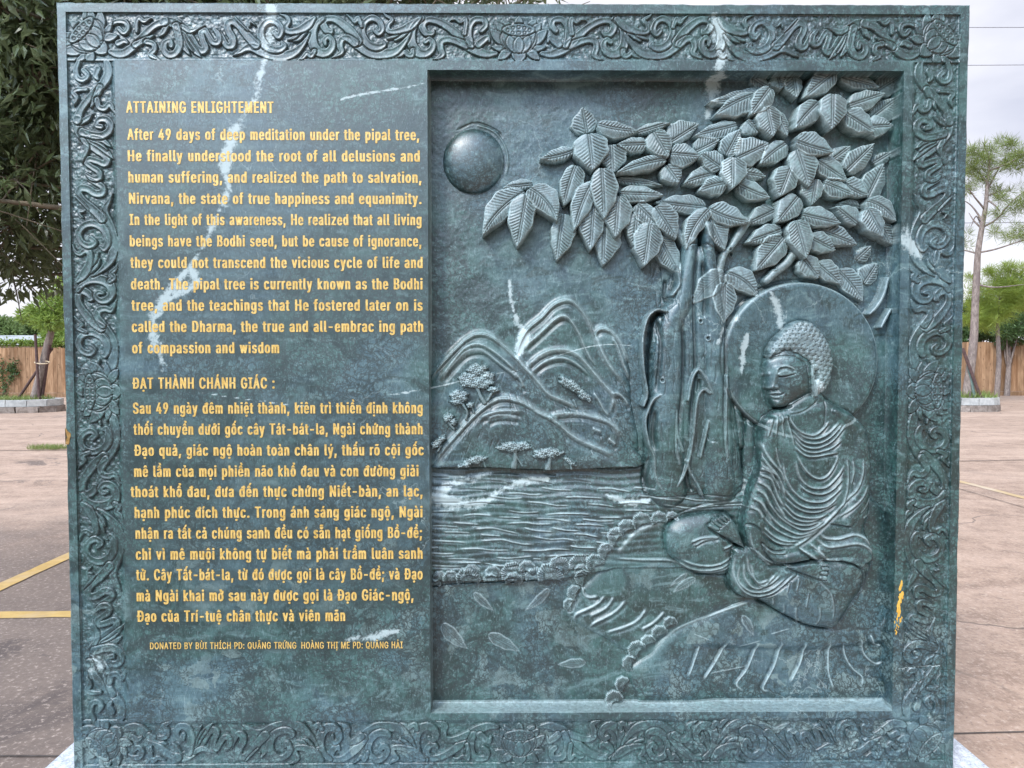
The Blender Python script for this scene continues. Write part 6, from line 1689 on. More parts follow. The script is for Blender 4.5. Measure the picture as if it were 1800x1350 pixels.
    'đ': (424, [[195,-8,165,-6,137,3,111,16,89,34,70,57,55,84,43,116,36,151,34,189,36,227,43,261,55,293,70,320,89,342,112,361,137,374,165,382,196,384,228,381,253,373,272,360,287,346,298,331,306,319,311,319,311,509,372,509,372,0,313,0,313,59,307,59,298,46,287,31,272,17,252,4,227,-5],[205,47,226,49,246,55,263,65,278,78,290,95,299,115,306,138,310,162,312,189,310,216,306,241,300,263,290,282,278,299,263,312,246,322,227,328,205,330,182,328,162,322,145,311,130,298,118,281,108,261,102,239,98,215,96,189,98,163,102,139,109,117,118,97,130,80,145,66,162,55,182,49],[202,420,202,467,422,467,422,420]]),
    'ư': (432, [[322,338,322,379,351,379,360,382,363,391,363,464,417,464,417,396,414,371,403,353,385,342,359,338],[182,-5,158,-3,135,2,115,11,97,23,82,39,69,59,60,82,54,109,53,139,53,379,114,379,114,144,116,117,124,94,137,75,154,61,175,53,200,50,226,53,249,62,268,77,283,97,293,122,296,153,296,379,357,379,357,0,298,0,298,92,307,92,294,60,277,35,257,17,234,5,209,-3]]),
    'Ạ': (480, [[16,0,201,509,276,509,463,0,395,0,287,302,280,323,272,346,264,372,255,402,244,438,232,478,245,478,233,437,222,402,213,371,204,345,197,322,191,302,85,0],[110,142,110,199,370,199,370,142],[241,-144,225,-141,211,-133,201,-120,198,-104,201,-88,211,-75,225,-66,241,-64,257,-66,271,-75,280,-88,283,-104,280,-120,271,-133,257,-141]]),
    'ạ': (389, [[160,-9,137,-7,115,-3,94,5,76,15,60,29,48,45,38,63,32,84,30,108,34,138,43,161,58,179,78,193,100,203,125,211,152,216,178,220,209,224,234,227,252,230,265,235,273,243,276,255,273,279,267,297,256,311,240,322,220,329,196,331,171,329,149,322,132,313,118,301,107,288,100,274,41,291,51,313,64,331,79,346,95,358,114,368,133,375,153,380,173,383,194,384,215,383,239,379,263,372,286,360,306,343,322,320,330,301,335,278,337,251,337,0,277,0,277,52,272,52,264,38,252,25,236,12,215,1,190,-6],[170,45,202,49,228,59,248,74,263,93,272,115,276,138,276,190,270,186,259,182,246,179,231,176,216,173,200,171,175,168,154,164,134,159,117,150,103,139,95,124,92,105,94,87,102,72,114,61,130,52,149,47],[190,-144,174,-141,160,-133,151,-120,147,-104,151,-88,160,-75,174,-66,190,-64,206,-66,220,-75,229,-88,233,-104,229,-120,220,-133,206,-141]]),
    'Ả': (480, [[16,0,201,509,276,509,463,0,395,0,287,302,280,323,272,346,264,372,255,402,244,438,232,478,245,478,233,437,222,402,213,371,204,345,197,322,191,302,85,0],[110,142,110,199,370,199,370,142],[260,558,214,558,238,605,240,611,240,615,236,618,230,619,183,619,183,659,230,659,249,657,265,653,276,647,284,638,289,627,289,615,286,602,278,588]]),
    'ả': (389, [[160,-9,137,-7,115,-3,94,5,76,15,60,29,48,45,38,63,32,84,30,108,34,138,43,161,58,179,78,193,100,203,125,211,152,216,178,220,209,224,234,227,252,230,265,235,273,243,276,255,273,279,267,297,256,311,240,322,220,329,196,331,171,329,149,322,132,313,118,301,107,288,100,274,41,291,51,313,64,331,79,346,95,358,114,368,133,375,153,380,173,383,194,384,215,383,239,379,263,372,286,360,306,343,322,320,330,301,335,278,337,251,337,0,277,0,277,52,272,52,264,38,252,25,236,12,215,1,190,-6],[170,45,202,49,228,59,248,74,263,93,272,115,276,138,276,190,270,186,259,182,246,179,231,176,216,173,200,171,175,168,154,164,134,159,117,150,103,139,95,124,92,105,94,87,102,72,114,61,130,52,149,47],[209,429,163,429,187,476,190,482,189,486,186,488,180,489,132,489,132,529,180,529,199,528,214,524,226,517,234,509,238,498,238,486,235,473,228,459]]),
    'ấ': (389, [[160,-9,137,-7,115,-3,94,5,76,15,60,29,48,45,38,63,32,84,30,108,34,138,43,161,58,179,78,193,100,203,125,211,152,216,178,220,209,224,234,227,252,230,265,235,273,243,276,255,273,279,267,297,256,311,240,322,220,329,196,331,171,329,149,322,132,313,118,301,107,288,100,274,41,291,51,313,64,331,79,346,95,358,114,368,133,375,153,380,173,383,194,384,215,383,239,379,263,372,286,360,306,343,322,320,330,301,335,278,337,251,337,0,277,0,277,52,272,52,264,38,252,25,236,12,215,1,190,-6],[170,45,202,49,228,59,248,74,263,93,272,115,276,138,276,190,270,186,259,182,246,179,231,176,216,173,200,171,175,168,154,164,134,159,117,150,103,139,95,124,92,105,94,87,102,72,114,61,130,52,149,47],[142,426,82,426,162,520,220,520,301,428,240,426,191,485],[237,547,285,641,353,641,287,547]]),
    'ầ': (389, [[160,-9,137,-7,115,-3,94,5,76,15,60,29,48,45,38,63,32,84,30,108,34,138,43,161,58,179,78,193,100,203,125,211,152,216,178,220,209,224,234,227,252,230,265,235,273,243,276,255,273,279,267,297,256,311,240,322,220,329,196,331,171,329,149,322,132,313,118,301,107,288,100,274,41,291,51,313,64,331,79,346,95,358,114,368,133,375,153,380,173,383,194,384,215,383,239,379,263,372,286,360,306,343,322,320,330,301,335,278,337,251,337,0,277,0,277,52,272,52,264,38,252,25,236,12,215,1,190,-6],[170,45,202,49,228,59,248,74,263,93,272,115,276,138,276,190,270,186,259,182,246,179,231,176,216,173,200,171,175,168,154,164,134,159,117,150,103,139,95,124,92,105,94,87,102,72,114,61,130,52,149,47],[142,426,82,426,162,520,220,520,301,428,240,426,191,485],[254,547,188,641,257,641,305,547]]),
    'ậ': (389, [[160,-9,137,-7,115,-3,94,5,76,15,60,29,48,45,38,63,32,84,30,108,34,138,43,161,58,179,78,193,100,203,125,211,152,216,178,220,209,224,234,227,252,230,265,235,273,243,276,255,273,279,267,297,256,311,240,322,220,329,196,331,171,329,149,322,132,313,118,301,107,288,100,274,41,291,51,313,64,331,79,346,95,358,114,368,133,375,153,380,173,383,194,384,215,383,239,379,263,372,286,360,306,343,322,320,330,301,335,278,337,251,337,0,277,0,277,52,272,52,264,38,252,25,236,12,215,1,190,-6],[170,45,202,49,228,59,248,74,263,93,272,115,276,138,276,190,270,186,259,182,246,179,231,176,216,173,200,171,175,168,154,164,134,159,117,150,103,139,95,124,92,105,94,87,102,72,114,61,130,52,149,47],[140,435,80,435,160,529,218,529,299,438,238,435,189,495],[190,-144,174,-141,160,-133,151,-120,147,-104,151,-88,160,-75,174,-66,190,-64,206,-66,220,-75,229,-88,233,-104,229,-120,220,-133,206,-141]]),
    'ẵ': (389, [[160,-9,137,-7,115,-3,94,5,76,15,60,29,48,45,38,63,32,84,30,108,34,138,43,161,58,179,78,193,100,203,125,211,152,216,178,220,209,224,234,227,252,230,265,235,273,243,276,255,273,279,267,297,256,311,240,322,220,329,196,331,171,329,149,322,132,313,118,301,107,288,100,274,41,291,51,313,64,331,79,346,95,358,114,368,133,375,153,380,173,383,194,384,215,383,239,379,263,372,286,360,306,343,322,320,330,301,335,278,337,251,337,0,277,0,277,52,272,52,264,38,252,25,236,12,215,1,190,-6],[170,45,202,49,228,59,248,74,263,93,272,115,276,138,276,190,270,186,259,182,246,179,231,176,216,173,200,171,175,168,154,164,134,159,117,150,103,139,95,124,92,105,94,87,102,72,114,61,130,52,149,47],[189,424,163,427,140,437,120,452,105,471,95,494,92,520,136,520,139,498,151,481,168,470,189,466,211,470,228,481,239,498,243,520,286,520,283,494,273,471,258,452,238,437,215,427],[237,557,224,558,212,561,200,565,189,570,169,580,161,583,154,584,146,582,140,576,137,567,136,558,93,558,97,586,107,608,124,624,148,629,161,627,172,624,183,619,194,614,213,604,221,601,230,600,238,601,243,606,247,615,249,627,291,627,287,598,276,576,259,561]]),
    'ế': (404, [[212,-8,177,-5,145,3,117,16,92,35,72,58,56,85,44,116,37,150,34,187,36,224,44,258,55,290,71,317,91,340,115,359,142,373,172,382,205,384,226,383,246,380,266,374,285,366,303,355,319,341,334,324,347,305,357,282,365,256,370,227,371,194,371,169,75,169,75,221,338,221,310,202,308,226,304,248,298,269,283,294,263,314,237,326,205,330,183,328,164,323,146,313,125,294,109,270,99,241,96,211,96,178,98,151,102,127,110,106,121,88,135,73,151,61,169,53,190,48,212,46,234,48,254,53,271,61,285,73,297,88,306,105,365,91,353,63,335,39,320,26,302,14,283,4,261,-3,237,-7],[157,426,97,426,177,520,235,520,315,428,254,426,206,485],[252,547,300,641,368,641,302,547]]),
    'ề': (404, [[212,-8,177,-5,145,3,117,16,92,35,72,58,56,85,44,116,37,150,34,187,36,224,44,258,55,290,71,317,91,340,115,359,142,373,172,382,205,384,226,383,246,380,266,374,285,366,303,355,319,341,334,324,347,305,357,282,365,256,370,227,371,194,371,169,75,169,75,221,338,221,310,202,308,226,304,248,298,269,283,294,263,314,237,326,205,330,183,328,164,323,146,313,125,294,109,270,99,241,96,211,96,178,98,151,102,127,110,106,121,88,135,73,151,61,169,53,190,48,212,46,234,48,254,53,271,61,285,73,297,88,306,105,365,91,353,63,335,39,320,26,302,14,283,4,261,-3,237,-7],[157,426,97,426,177,520,235,520,315,428,254,426,206,485],[269,547,203,641,271,641,319,547]]),
    'ể': (404, [[212,-8,177,-5,145,3,117,16,92,35,72,58,56,85,44,116,37,150,34,187,36,224,44,258,55,290,71,317,91,340,115,359,142,373,172,382,205,384,226,383,246,380,266,374,285,366,303,355,319,341,334,324,347,305,357,282,365,256,370,227,371,194,371,169,75,169,75,221,338,221,310,202,308,226,304,248,298,269,283,294,263,314,237,326,205,330,183,328,164,323,146,313,125,294,109,270,99,241,96,211,96,178,98,151,102,127,110,106,121,88,135,73,151,61,169,53,190,48,212,46,234,48,254,53,271,61,285,73,297,88,306,105,365,91,353,63,335,39,320,26,302,14,283,4,261,-3,237,-7],[157,426,97,426,177,520,235,520,315,428,254,426,206,485],[297,547,250,547,272,587,274,593,273,597,270,600,264,601,217,601,217,641,264,641,289,638,308,631,319,619,324,605,322,588,312,570]]),
    'ệ': (404, [[212,-8,177,-5,145,3,117,16,92,35,72,58,56,85,44,116,37,150,34,187,36,224,44,258,55,290,71,317,91,340,115,359,142,373,172,382,205,384,226,383,246,380,266,374,285,366,303,355,319,341,334,324,347,305,357,282,365,256,370,227,371,194,371,169,75,169,75,221,338,221,310,202,308,226,304,248,298,269,283,294,263,314,237,326,205,330,183,328,164,323,146,313,125,294,109,270,99,241,96,211,96,178,98,151,102,127,110,106,121,88,135,73,151,61,169,53,190,48,212,46,234,48,254,53,271,61,285,73,297,88,306,105,365,91,353,63,335,39,320,26,302,14,283,4,261,-3,237,-7],[155,435,95,435,175,529,233,529,313,438,252,435,204,495],[205,-144,189,-141,175,-133,166,-120,163,-104,166,-88,175,-75,189,-66,205,-64,221,-66,235,-75,244,-88,248,-104,244,-120,235,-133,221,-141]]),
    'ỉ': (167, [[53,0,53,379,114,379,114,0],[104,429,58,429,82,476,84,482,83,486,80,488,74,489,27,489,27,529,74,529,93,528,109,524,120,517,128,509,133,498,133,486,130,473,122,459]]),
    'Ị': (300, [[31,0,31,57,118,57,118,452,31,452,31,509,269,509,269,452,183,452,183,57,269,57,269,0],[151,-144,135,-141,121,-133,112,-120,109,-104,112,-88,121,-75,135,-66,151,-64,168,-66,181,-75,191,-88,194,-104,191,-120,181,-133,168,-141]]),
    'ị': (167, [[53,0,53,379,114,379,114,0],[84,443,67,446,54,455,44,468,41,483,44,499,54,512,67,521,84,524,100,521,114,512,123,499,126,483,123,468,114,455,100,446],[84,-144,68,-141,54,-133,45,-120,42,-104,45,-88,54,-75,68,-66,84,-64,101,-66,115,-75,124,-88,127,-104,124,-120,115,-133,101,-141]]),
    'ọ': (415, [[207,-8,174,-5,144,3,117,16,93,35,72,58,56,85,44,116,37,150,34,187,37,225,44,260,56,291,72,318,93,341,117,360,144,374,174,382,207,384,241,382,271,374,299,360,323,341,343,318,359,291,371,260,379,225,381,187,379,150,371,116,359,85,343,58,323,35,299,16,271,3,241,-5],[207,46,231,49,252,55,270,66,285,80,298,97,307,117,314,139,318,163,319,187,318,212,314,236,307,258,298,278,285,296,270,310,252,321,231,328,207,330,184,328,163,321,145,310,130,296,118,278,108,258,102,236,98,212,96,187,98,163,102,139,108,117,118,97,130,80,145,66,163,55,184,49],[208,-144,192,-141,178,-133,169,-120,166,-104,169,-88,178,-75,192,-66,208,-64,225,-66,238,-75,248,-88,251,-104,248,-120,238,-133,225,-141]]),
    'ố': (415, [[207,-8,174,-5,144,3,117,16,93,35,72,58,56,85,44,116,37,150,34,187,37,225,44,260,56,291,72,318,93,341,117,360,144,374,174,382,207,384,241,382,271,374,299,360,323,341,343,318,359,291,371,260,379,225,381,187,379,150,371,116,359,85,343,58,323,35,299,16,271,3,241,-5],[207,46,231,49,252,55,270,66,285,80,298,97,307,117,314,139,318,163,319,187,318,212,314,236,307,258,298,278,285,296,270,310,252,321,231,328,207,330,184,328,163,321,145,310,130,296,118,278,108,258,102,236,98,212,96,187,98,163,102,139,108,117,118,97,130,80,145,66,163,55,184,49],[160,426,100,426,180,520,238,520,319,428,258,426,209,485],[255,547,303,641,371,641,305,547]]),
    'ồ': (415, [[207,-8,174,-5,144,3,117,16,93,35,72,58,56,85,44,116,37,150,34,187,37,225,44,260,56,291,72,318,93,341,117,360,144,374,174,382,207,384,241,382,271,374,299,360,323,341,343,318,359,291,371,260,379,225,381,187,379,150,371,116,359,85,343,58,323,35,299,16,271,3,241,-5],[207,46,231,49,252,55,270,66,285,80,298,97,307,117,314,139,318,163,319,187,318,212,314,236,307,258,298,278,285,296,270,310,252,321,231,328,207,330,184,328,163,321,145,310,130,296,118,278,108,258,102,236,98,212,96,187,98,163,102,139,108,117,118,97,130,80,145,66,163,55,184,49],[160,426,100,426,180,520,238,520,319,428,258,426,209,485],[272,547,207,641,275,641,323,547]]),
    'ổ': (415, [[207,-8,174,-5,144,3,117,16,93,35,72,58,56,85,44,116,37,150,34,187,37,225,44,260,56,291,72,318,93,341,117,360,144,374,174,382,207,384,241,382,271,374,299,360,323,341,343,318,359,291,371,260,379,225,381,187,379,150,371,116,359,85,343,58,323,35,299,16,271,3,241,-5],[207,46,231,49,252,55,270,66,285,80,298,97,307,117,314,139,318,163,319,187,318,212,314,236,307,258,298,278,285,296,270,310,252,321,231,328,207,330,184,328,163,321,145,310,130,296,118,278,108,258,102,236,98,212,96,187,98,163,102,139,108,117,118,97,130,80,145,66,163,55,184,49],[160,426,100,426,180,520,238,520,319,428,258,426,209,485],[300,547,254,547,275,587,277,593,277,597,273,600,268,601,220,601,220,641,268,641,293,638,311,631,323,619,327,605,325,588,316,570]]),
    'ộ': (415, [[207,-8,174,-5,144,3,117,16,93,35,72,58,56,85,44,116,37,150,34,187,37,225,44,260,56,291,72,318,93,341,117,360,144,374,174,382,207,384,241,382,271,374,299,360,323,341,343,318,359,291,371,260,379,225,381,187,379,150,371,116,359,85,343,58,323,35,299,16,271,3,241,-5],[207,46,231,49,252,55,270,66,285,80,298,97,307,117,314,139,318,163,319,187,318,212,314,236,307,258,298,278,285,296,270,310,252,321,231,328,207,330,184,328,163,321,145,310,130,296,118,278,108,258,102,236,98,212,96,187,98,163,102,139,108,117,118,97,130,80,145,66,163,55,184,49],[158,435,98,435,178,529,236,529,317,438,256,435,207,495],[208,-144,192,-141,178,-133,169,-120,166,-104,169,-88,178,-75,192,-66,208,-64,225,-66,238,-75,248,-88,251,-104,248,-120,238,-133,225,-141]]),
    'ớ': (413, [[207,344,207,384,222,384,236,384,263,382,291,380,306,380,322,380,331,383,334,391,334,464,391,464,391,396,387,373,376,357,358,347,333,344,270,344],[207,-8,174,-5,144,3,117,16,93,35,72,58,56,85,44,116,37,150,34,187,37,225,44,260,56,291,72,318,93,341,117,360,144,374,174,382,207,384,241,382,271,374,299,360,323,341,343,318,359,291,371,260,379,225,381,187,379,150,371,116,359,85,343,58,323,35,299,16,271,3,241,-5],[207,46,231,49,252,55,270,66,285,80,298,97,307,117,314,139,318,163,319,187,318,212,314,236,307,258,298,278,285,296,270,310,252,321,231,328,207,330,184,328,163,321,145,310,130,296,118,278,108,258,102,236,98,212,96,187,98,163,102,139,108,117,118,97,130,80,145,66,163,55,184,49],[181,429,228,529,297,529,231,429]]),
    'ờ': (413, [[207,344,207,384,222,384,236,384,263,382,291,380,306,380,322,380,331,383,334,391,334,464,391,464,391,396,387,373,376,357,358,347,333,344,270,344],[207,-8,174,-5,144,3,117,16,93,35,72,58,56,85,44,116,37,150,34,187,37,225,44,260,56,291,72,318,93,341,117,360,144,374,174,382,207,384,241,382,271,374,299,360,323,341,343,318,359,291,371,260,379,225,381,187,379,150,371,116,359,85,343,58,323,35,299,16,271,3,241,-5],[207,46,231,49,252,55,270,66,285,80,298,97,307,117,314,139,318,163,319,187,318,212,314,236,307,258,298,278,285,296,270,310,252,321,231,328,207,330,184,328,163,321,145,310,130,296,118,278,108,258,102,236,98,212,96,187,98,163,102,139,108,117,118,97,130,80,145,66,163,55,184,49],[183,429,117,529,186,529,234,429]]),
    'ở': (413, [[207,344,207,384,222,384,236,384,263,382,291,380,306,380,322,380,331,383,334,391,334,464,391,464,391,396,387,373,376,357,358,347,333,344,270,344],[207,-8,174,-5,144,3,117,16,93,35,72,58,56,85,44,116,37,150,34,187,37,225,44,260,56,291,72,318,93,341,117,360,144,374,174,382,207,384,241,382,271,374,299,360,323,341,343,318,359,291,371,260,379,225,381,187,379,150,371,116,359,85,343,58,323,35,299,16,271,3,241,-5],[207,46,231,49,252,55,270,66,285,80,298,97,307,117,314,139,318,163,319,187,318,212,314,236,307,258,298,278,285,296,270,310,252,321,231,328,207,330,184,328,163,321,145,310,130,296,118,278,108,258,102,236,98,212,96,187,98,163,102,139,108,117,118,97,130,80,145,66,163,55,184,49],[228,429,182,429,206,476,208,482,207,486,204,488,198,489,151,489,151,529,198,529,217,528,233,524,244,517,252,509,257,498,257,486,253,473,246,459]]),
    'ợ': (413, [[207,344,207,384,222,384,236,384,263,382,291,380,306,380,322,380,331,383,334,391,334,464,391,464,391,396,387,373,376,357,358,347,333,344,270,344],[207,-8,174,-5,144,3,117,16,93,35,72,58,56,85,44,116,37,150,34,187,37,225,44,260,56,291,72,318,93,341,117,360,144,374,174,382,207,384,241,382,271,374,299,360,323,341,343,318,359,291,371,260,379,225,381,187,379,150,371,116,359,85,343,58,323,35,299,16,271,3,241,-5],[207,46,231,49,252,55,270,66,285,80,298,97,307,117,314,139,318,163,319,187,318,212,314,236,307,258,298,278,285,296,270,310,252,321,231,328,207,330,184,328,163,321,145,310,130,296,118,278,108,258,102,236,98,212,96,187,98,163,102,139,108,117,118,97,130,80,145,66,163,55,184,49],[208,-144,192,-141,178,-133,169,-120,166,-104,169,-88,178,-75,192,-66,208,-64,225,-66,238,-75,248,-88,251,-104,248,-120,238,-133,225,-141]]),
    'ủ': (410, [[182,-5,158,-3,135,2,115,11,97,23,82,39,69,59,60,82,54,109,53,139,53,379,114,379,114,144,116,117,124,94,137,75,154,61,175,53,200,50,226,53,249,62,268,77,283,97,293,122,296,153,296,379,357,379,357,0,298,0,298,92,307,92,294,60,277,35,257,17,234,5,209,-3],[225,429,179,429,203,476,205,482,205,486,201,488,196,489,148,489,148,529,196,529,215,528,230,524,242,517,250,509,254,498,254,486,251,473,243,459]]),
    'Ứ': (515, [[394,460,394,509,455,509,460,510,461,515,461,581,519,581,519,518,516,492,505,474,487,463,461,460],[259,-8,220,-6,186,2,154,15,126,33,103,55,85,80,71,108,63,140,60,173,60,509,124,509,124,178,126,155,132,133,141,113,153,95,169,80,187,68,208,59,232,53,259,52,285,53,309,59,331,68,349,80,364,95,377,113,385,133,391,155,393,178,393,509,457,509,457,173,454,140,446,108,433,80,414,55,391,33,363,15,332,2,297,-6],[232,558,280,659,348,659,282,558]]),
    'ứ': (432, [[322,338,322,379,351,379,360,382,363,391,363,464,417,464,417,396,414,371,403,353,385,342,359,338],[182,-5,158,-3,135,2,115,11,97,23,82,39,69,59,60,82,54,109,53,139,53,379,114,379,114,144,116,117,124,94,137,75,154,61,175,53,200,50,226,53,249,62,268,77,283,97,293,122,296,153,296,379,357,379,357,0,298,0,298,92,307,92,294,60,277,35,257,17,234,5,209,-3],[178,429,226,529,294,529,228,429]]),
    'ừ': (432, [[322,338,322,379,351,379,360,382,363,391,363,464,417,464,417,396,414,371,403,353,385,342,359,338],[182,-5,158,-3,135,2,115,11,97,23,82,39,69,59,60,82,54,109,53,139,53,379,114,379,114,144,116,117,124,94,137,75,154,61,175,53,200,50,226,53,249,62,268,77,283,97,293,122,296,153,296,379,357,379,357,0,298,0,298,92,307,92,294,60,277,35,257,17,234,5,209,-3],[181,429,115,529,183,529,231,429]]),
    'ử': (432, [[322,338,322,379,351,379,360,382,363,391,363,464,417,464,417,396,414,371,403,353,385,342,359,338],[182,-5,158,-3,135,2,115,11,97,23,82,39,69,59,60,82,54,109,53,139,53,379,114,379,114,144,116,117,124,94,137,75,154,61,175,53,200,50,226,53,249,62,268,77,283,97,293,122,296,153,296,379,357,379,357,0,298,0,298,92,307,92,294,60,277,35,257,17,234,5,209,-3],[225,429,179,429,203,476,205,482,205,486,201,488,196,489,148,489,148,529,196,529,215,528,230,524,242,517,250,509,254,498,254,486,251,473,243,459]]),
    'ự': (432, [[322,338,322,379,351,379,360,382,363,391,363,464,417,464,417,396,414,371,403,353,385,342,359,338],[182,-5,158,-3,135,2,115,11,97,23,82,39,69,59,60,82,54,109,53,139,53,379,114,379,114,144,116,117,124,94,137,75,154,61,175,53,200,50,226,53,249,62,268,77,283,97,293,122,296,153,296,379,357,379,357,0,298,0,298,92,307,92,294,60,277,35,257,17,234,5,209,-3],[206,-144,190,-141,176,-133,167,-120,164,-104,167,-88,176,-75,190,-66,206,-64,223,-66,236,-75,246,-88,249,-104,246,-120,236,-133,223,-141]]),
}
_cache = {}


def glyph(ch, gx, gy):
    """advance, outline points, triangles and rim edges of one letter (1000 units), stems fattened by gx / gy"""
    key = (ch, gx, gy)
    if key in _cache:
        return _cache[key]
    adv, contours = GLYPHS[ch]
    vs, es, loops = [], [], []
    for flat_ in contours:
        P = np.array(flat_, float).reshape(-1, 2)
        n = len(P)
        d = np.roll(P, -1, 0) - P
        d /= np.linalg.norm(d, axis=1)[:, None] + 1e-9
        nr = np.c_[-d[:, 1], d[:, 0]]
        nv = nr + np.roll(nr, 1, 0)
        nv /= np.linalg.norm(nv, axis=1)[:, None] + 1e-9
        P = P + np.c_[gx * np.clip(nv[:, 0] * 1.42, -1, 1), gy * np.clip(nv[:, 1] * 1.42, -1, 1)]
        k = len(vs)
        vs += [Vector(q) for q in P]
        es += [(k + i, k + (i + 1) % n) for i in range(n)]
        loops.append(P)
    if not vs:
        _cache[key] = (adv, None, None, None)
        return _cache[key]
    ov, oe, of = delaunay_2d_cdt(vs, es, [], 0, 1e-4)[:3]
    V = np.array([tuple(q) for q in ov])
    T = np.array([f for f in of if len(f) == 3])
    c = V[T].mean(1)
    wn_ = np.zeros(len(c))
    for P in loops:
        Q = np.roll(P, -1, 0)
        for a, b in zip(P, Q):
            side = (b[0] - a[0]) * (c[:, 1] - a[1]) - (c[:, 0] - a[0]) * (b[1] - a[1])
            wn_ += np.where((a[1] <= c[:, 1]) & (b[1] > c[:, 1]) & (side > 0), 1, 0) - np.where((a[1] > c[:, 1]) & (b[1] <= c[:, 1]) & (side < 0), 1, 0)
    T = T[np.abs(wn_) > 0.5]
    v0, v1, v2 = V[T[:, 0]], V[T[:, 1]], V[T[:, 2]]
    flip = ((v1 - v0)[:, 0] * (v2 - v0)[:, 1] - (v1 - v0)[:, 1] * (v2 - v0)[:, 0]) < 0
    T[flip] = T[flip][:, ::-1]
    E = np.concatenate([T[:, [0, 1]], T[:, [1, 2]], T[:, [2, 0]]])
    have = {tuple(e) for e in E.tolist()}
    rim = np.array([e for e in have if (e[1], e[0]) not in have])
    _cache[key] = (adv, V, T, rim)
    return _cache[key]


for (txt, x0, x1, y, cap) in TEXT:
    a, b = at(x0, y, 0.0), at(x1, y, 0.0)
    hgt = at(x0, y - cap, 0.0)[2] - a[2]
    big = cap > 15
    gx, gy, sp = (50, 6, 108) if big else (22, 0, 60)
    pen, lay = 0, []
    for ch_ in txt:
        g = glyph(ch_, gx, gy)
        if g[1] is not None:
            lay.append((pen, g))
        pen += g[0] + sp + (40 if ch_ == ' ' else 0)
    lo = min(p_ + g[1][:, 0].min() for p_, g in lay)
    hi = max(p_ + g[1][:, 0].max() for p_, g in lay)
    sx, sy = (b[0] - a[0]) / (hi - lo), hgt / (509.0 + 2 * gy)
    vs, ts, qs, nn = [], [], [], 0
    for i, (p_, (_, V, T, rim)) in enumerate(lay):
        X = a[0] + (V[:, 0] + p_ - lo) * sx
        Z = a[2] - SLAB_Z + V[:, 1] * sy
        n_ = len(V)
        yy_ = -0.0009 - 0.00004 * (i % 2)
        vs += [np.stack([X, np.full(n_, yy_), Z], 1), np.stack([X, np.full(n_, 0.0006), Z], 1)]
        ts.append(T + nn)
        qs.append(np.stack([rim[:, 1], rim[:, 0], rim[:, 0] + n_, rim[:, 1] + n_], 1) + nn)
        nn += 2 * n_
    mesh_np('text_line', np.concatenate(vs), np.concatenate(qs), np.concatenate(ts), M_GOLD, STELE)

# smear of ochre paint beside the picture, and a rusty chip in the left edge
M_OCHRE = simple_mat('ochre_paint', (0.52, 0.27, 0.04), (0.62, 0.36, 0.07), 60, 0.6)
M_RUST = simple_mat('rusty_chip', (0.22, 0.12, 0.035), (0.34, 0.20, 0.07), 90, 0.85, 0.6, 0.003)
mb = MB()
r2 = np.random.default_rng(11)
for i in range(46):
    f = i / 45
    px = 1577 + 9 * (1 - f) * 0.9 - 2 * f + r2.normal(0, 1.8)
    py = 1022 + 92 * f
    if 0.17 < f < 0.24:
        continue
    c = at(px, py, 0) - np.array([0, 0, SLAB_Z])
    n_ = 9
    rad = (0.0022 + 0.0032 * math.sin(math.pi * min(1, f + 0.15))) * r2.uniform(0.5, 1.2)
    a = np.arange(n_) * 2 * math.pi / n_
    rr = rad * r2.uniform(0.55, 1.2, n_)
    pts = np.stack([c[0] + rr * np.cos(a) * 0.75, np.full(n_, -0.0006 - 0.00002 * i), c[2] + rr * np.sin(a) * 1.7], 1)
    mb.add(np.concatenate([pts, [[c[0], -0.0009 - 0.00002 * i, c[2]]]]), t=[(j, (j + 1) % n_, n_) for j in range(n_)])
mb.build('paint_smear', M_OCHRE, STELE)
mb = MB()
n_ = 18
cz = at(118, 768, 0)[2] - SLAB_Z
a = np.linspace(-math.pi / 2, math.pi / 2, n_)
rr = 0.017 + 0.002 * np.sin(a * 5)
pts = [(-W2 - 0.0008 + max(0.0, math.cos(t)) * r * 0.82, -0.0012, cz + math.sin(t) * r * 1.25) for t, r in zip(a, rr)]
side = [(-W2 - 0.0008, 0.012, cz - 0.019), (-W2 - 0.0008, 0.012, cz + 0.019)]
mb.add(pts + [(-W2 + 0.004, -0.0016, cz)], t=[(j, j + 1, n_) for j in range(n_ - 1)])
mb.add([pts[0], pts[-1], side[1], side[0]], q=[(0, 1, 2, 3)])
mb.build('rusty_chip', M_RUST, STELE)

# ------------------------------------------------------------------ plinth
M_GRANITE = simple_mat('white_granite', (0.26, 0.27, 0.30), (0.60, 0.61, 0.65), 170, 0.55, 0.25, 0.001, (0.62, 0.63, 0.67))
pl = empty('granite_plinth', (0, 0.1, 0), 'white granite plinth under the carved marble slab', 'plinth')
xl = at(75, 1350, 0)[0]
pt = on_ground(75, 1350, SLAB_Z)
pr = on_ground(1740, 1347, SLAB_Z)
mb = MB()
mb.box((pt[0], -0.34, 0.0), (pr[0], 0.48, SLAB_Z - 0.001), bev=0.006)
o = mb.build('plinth_block', M_GRANITE, pl)
for v_ in o.data.vertices:
    v_.co.y -= 0.1

# ------------------------------------------------------------------ ground


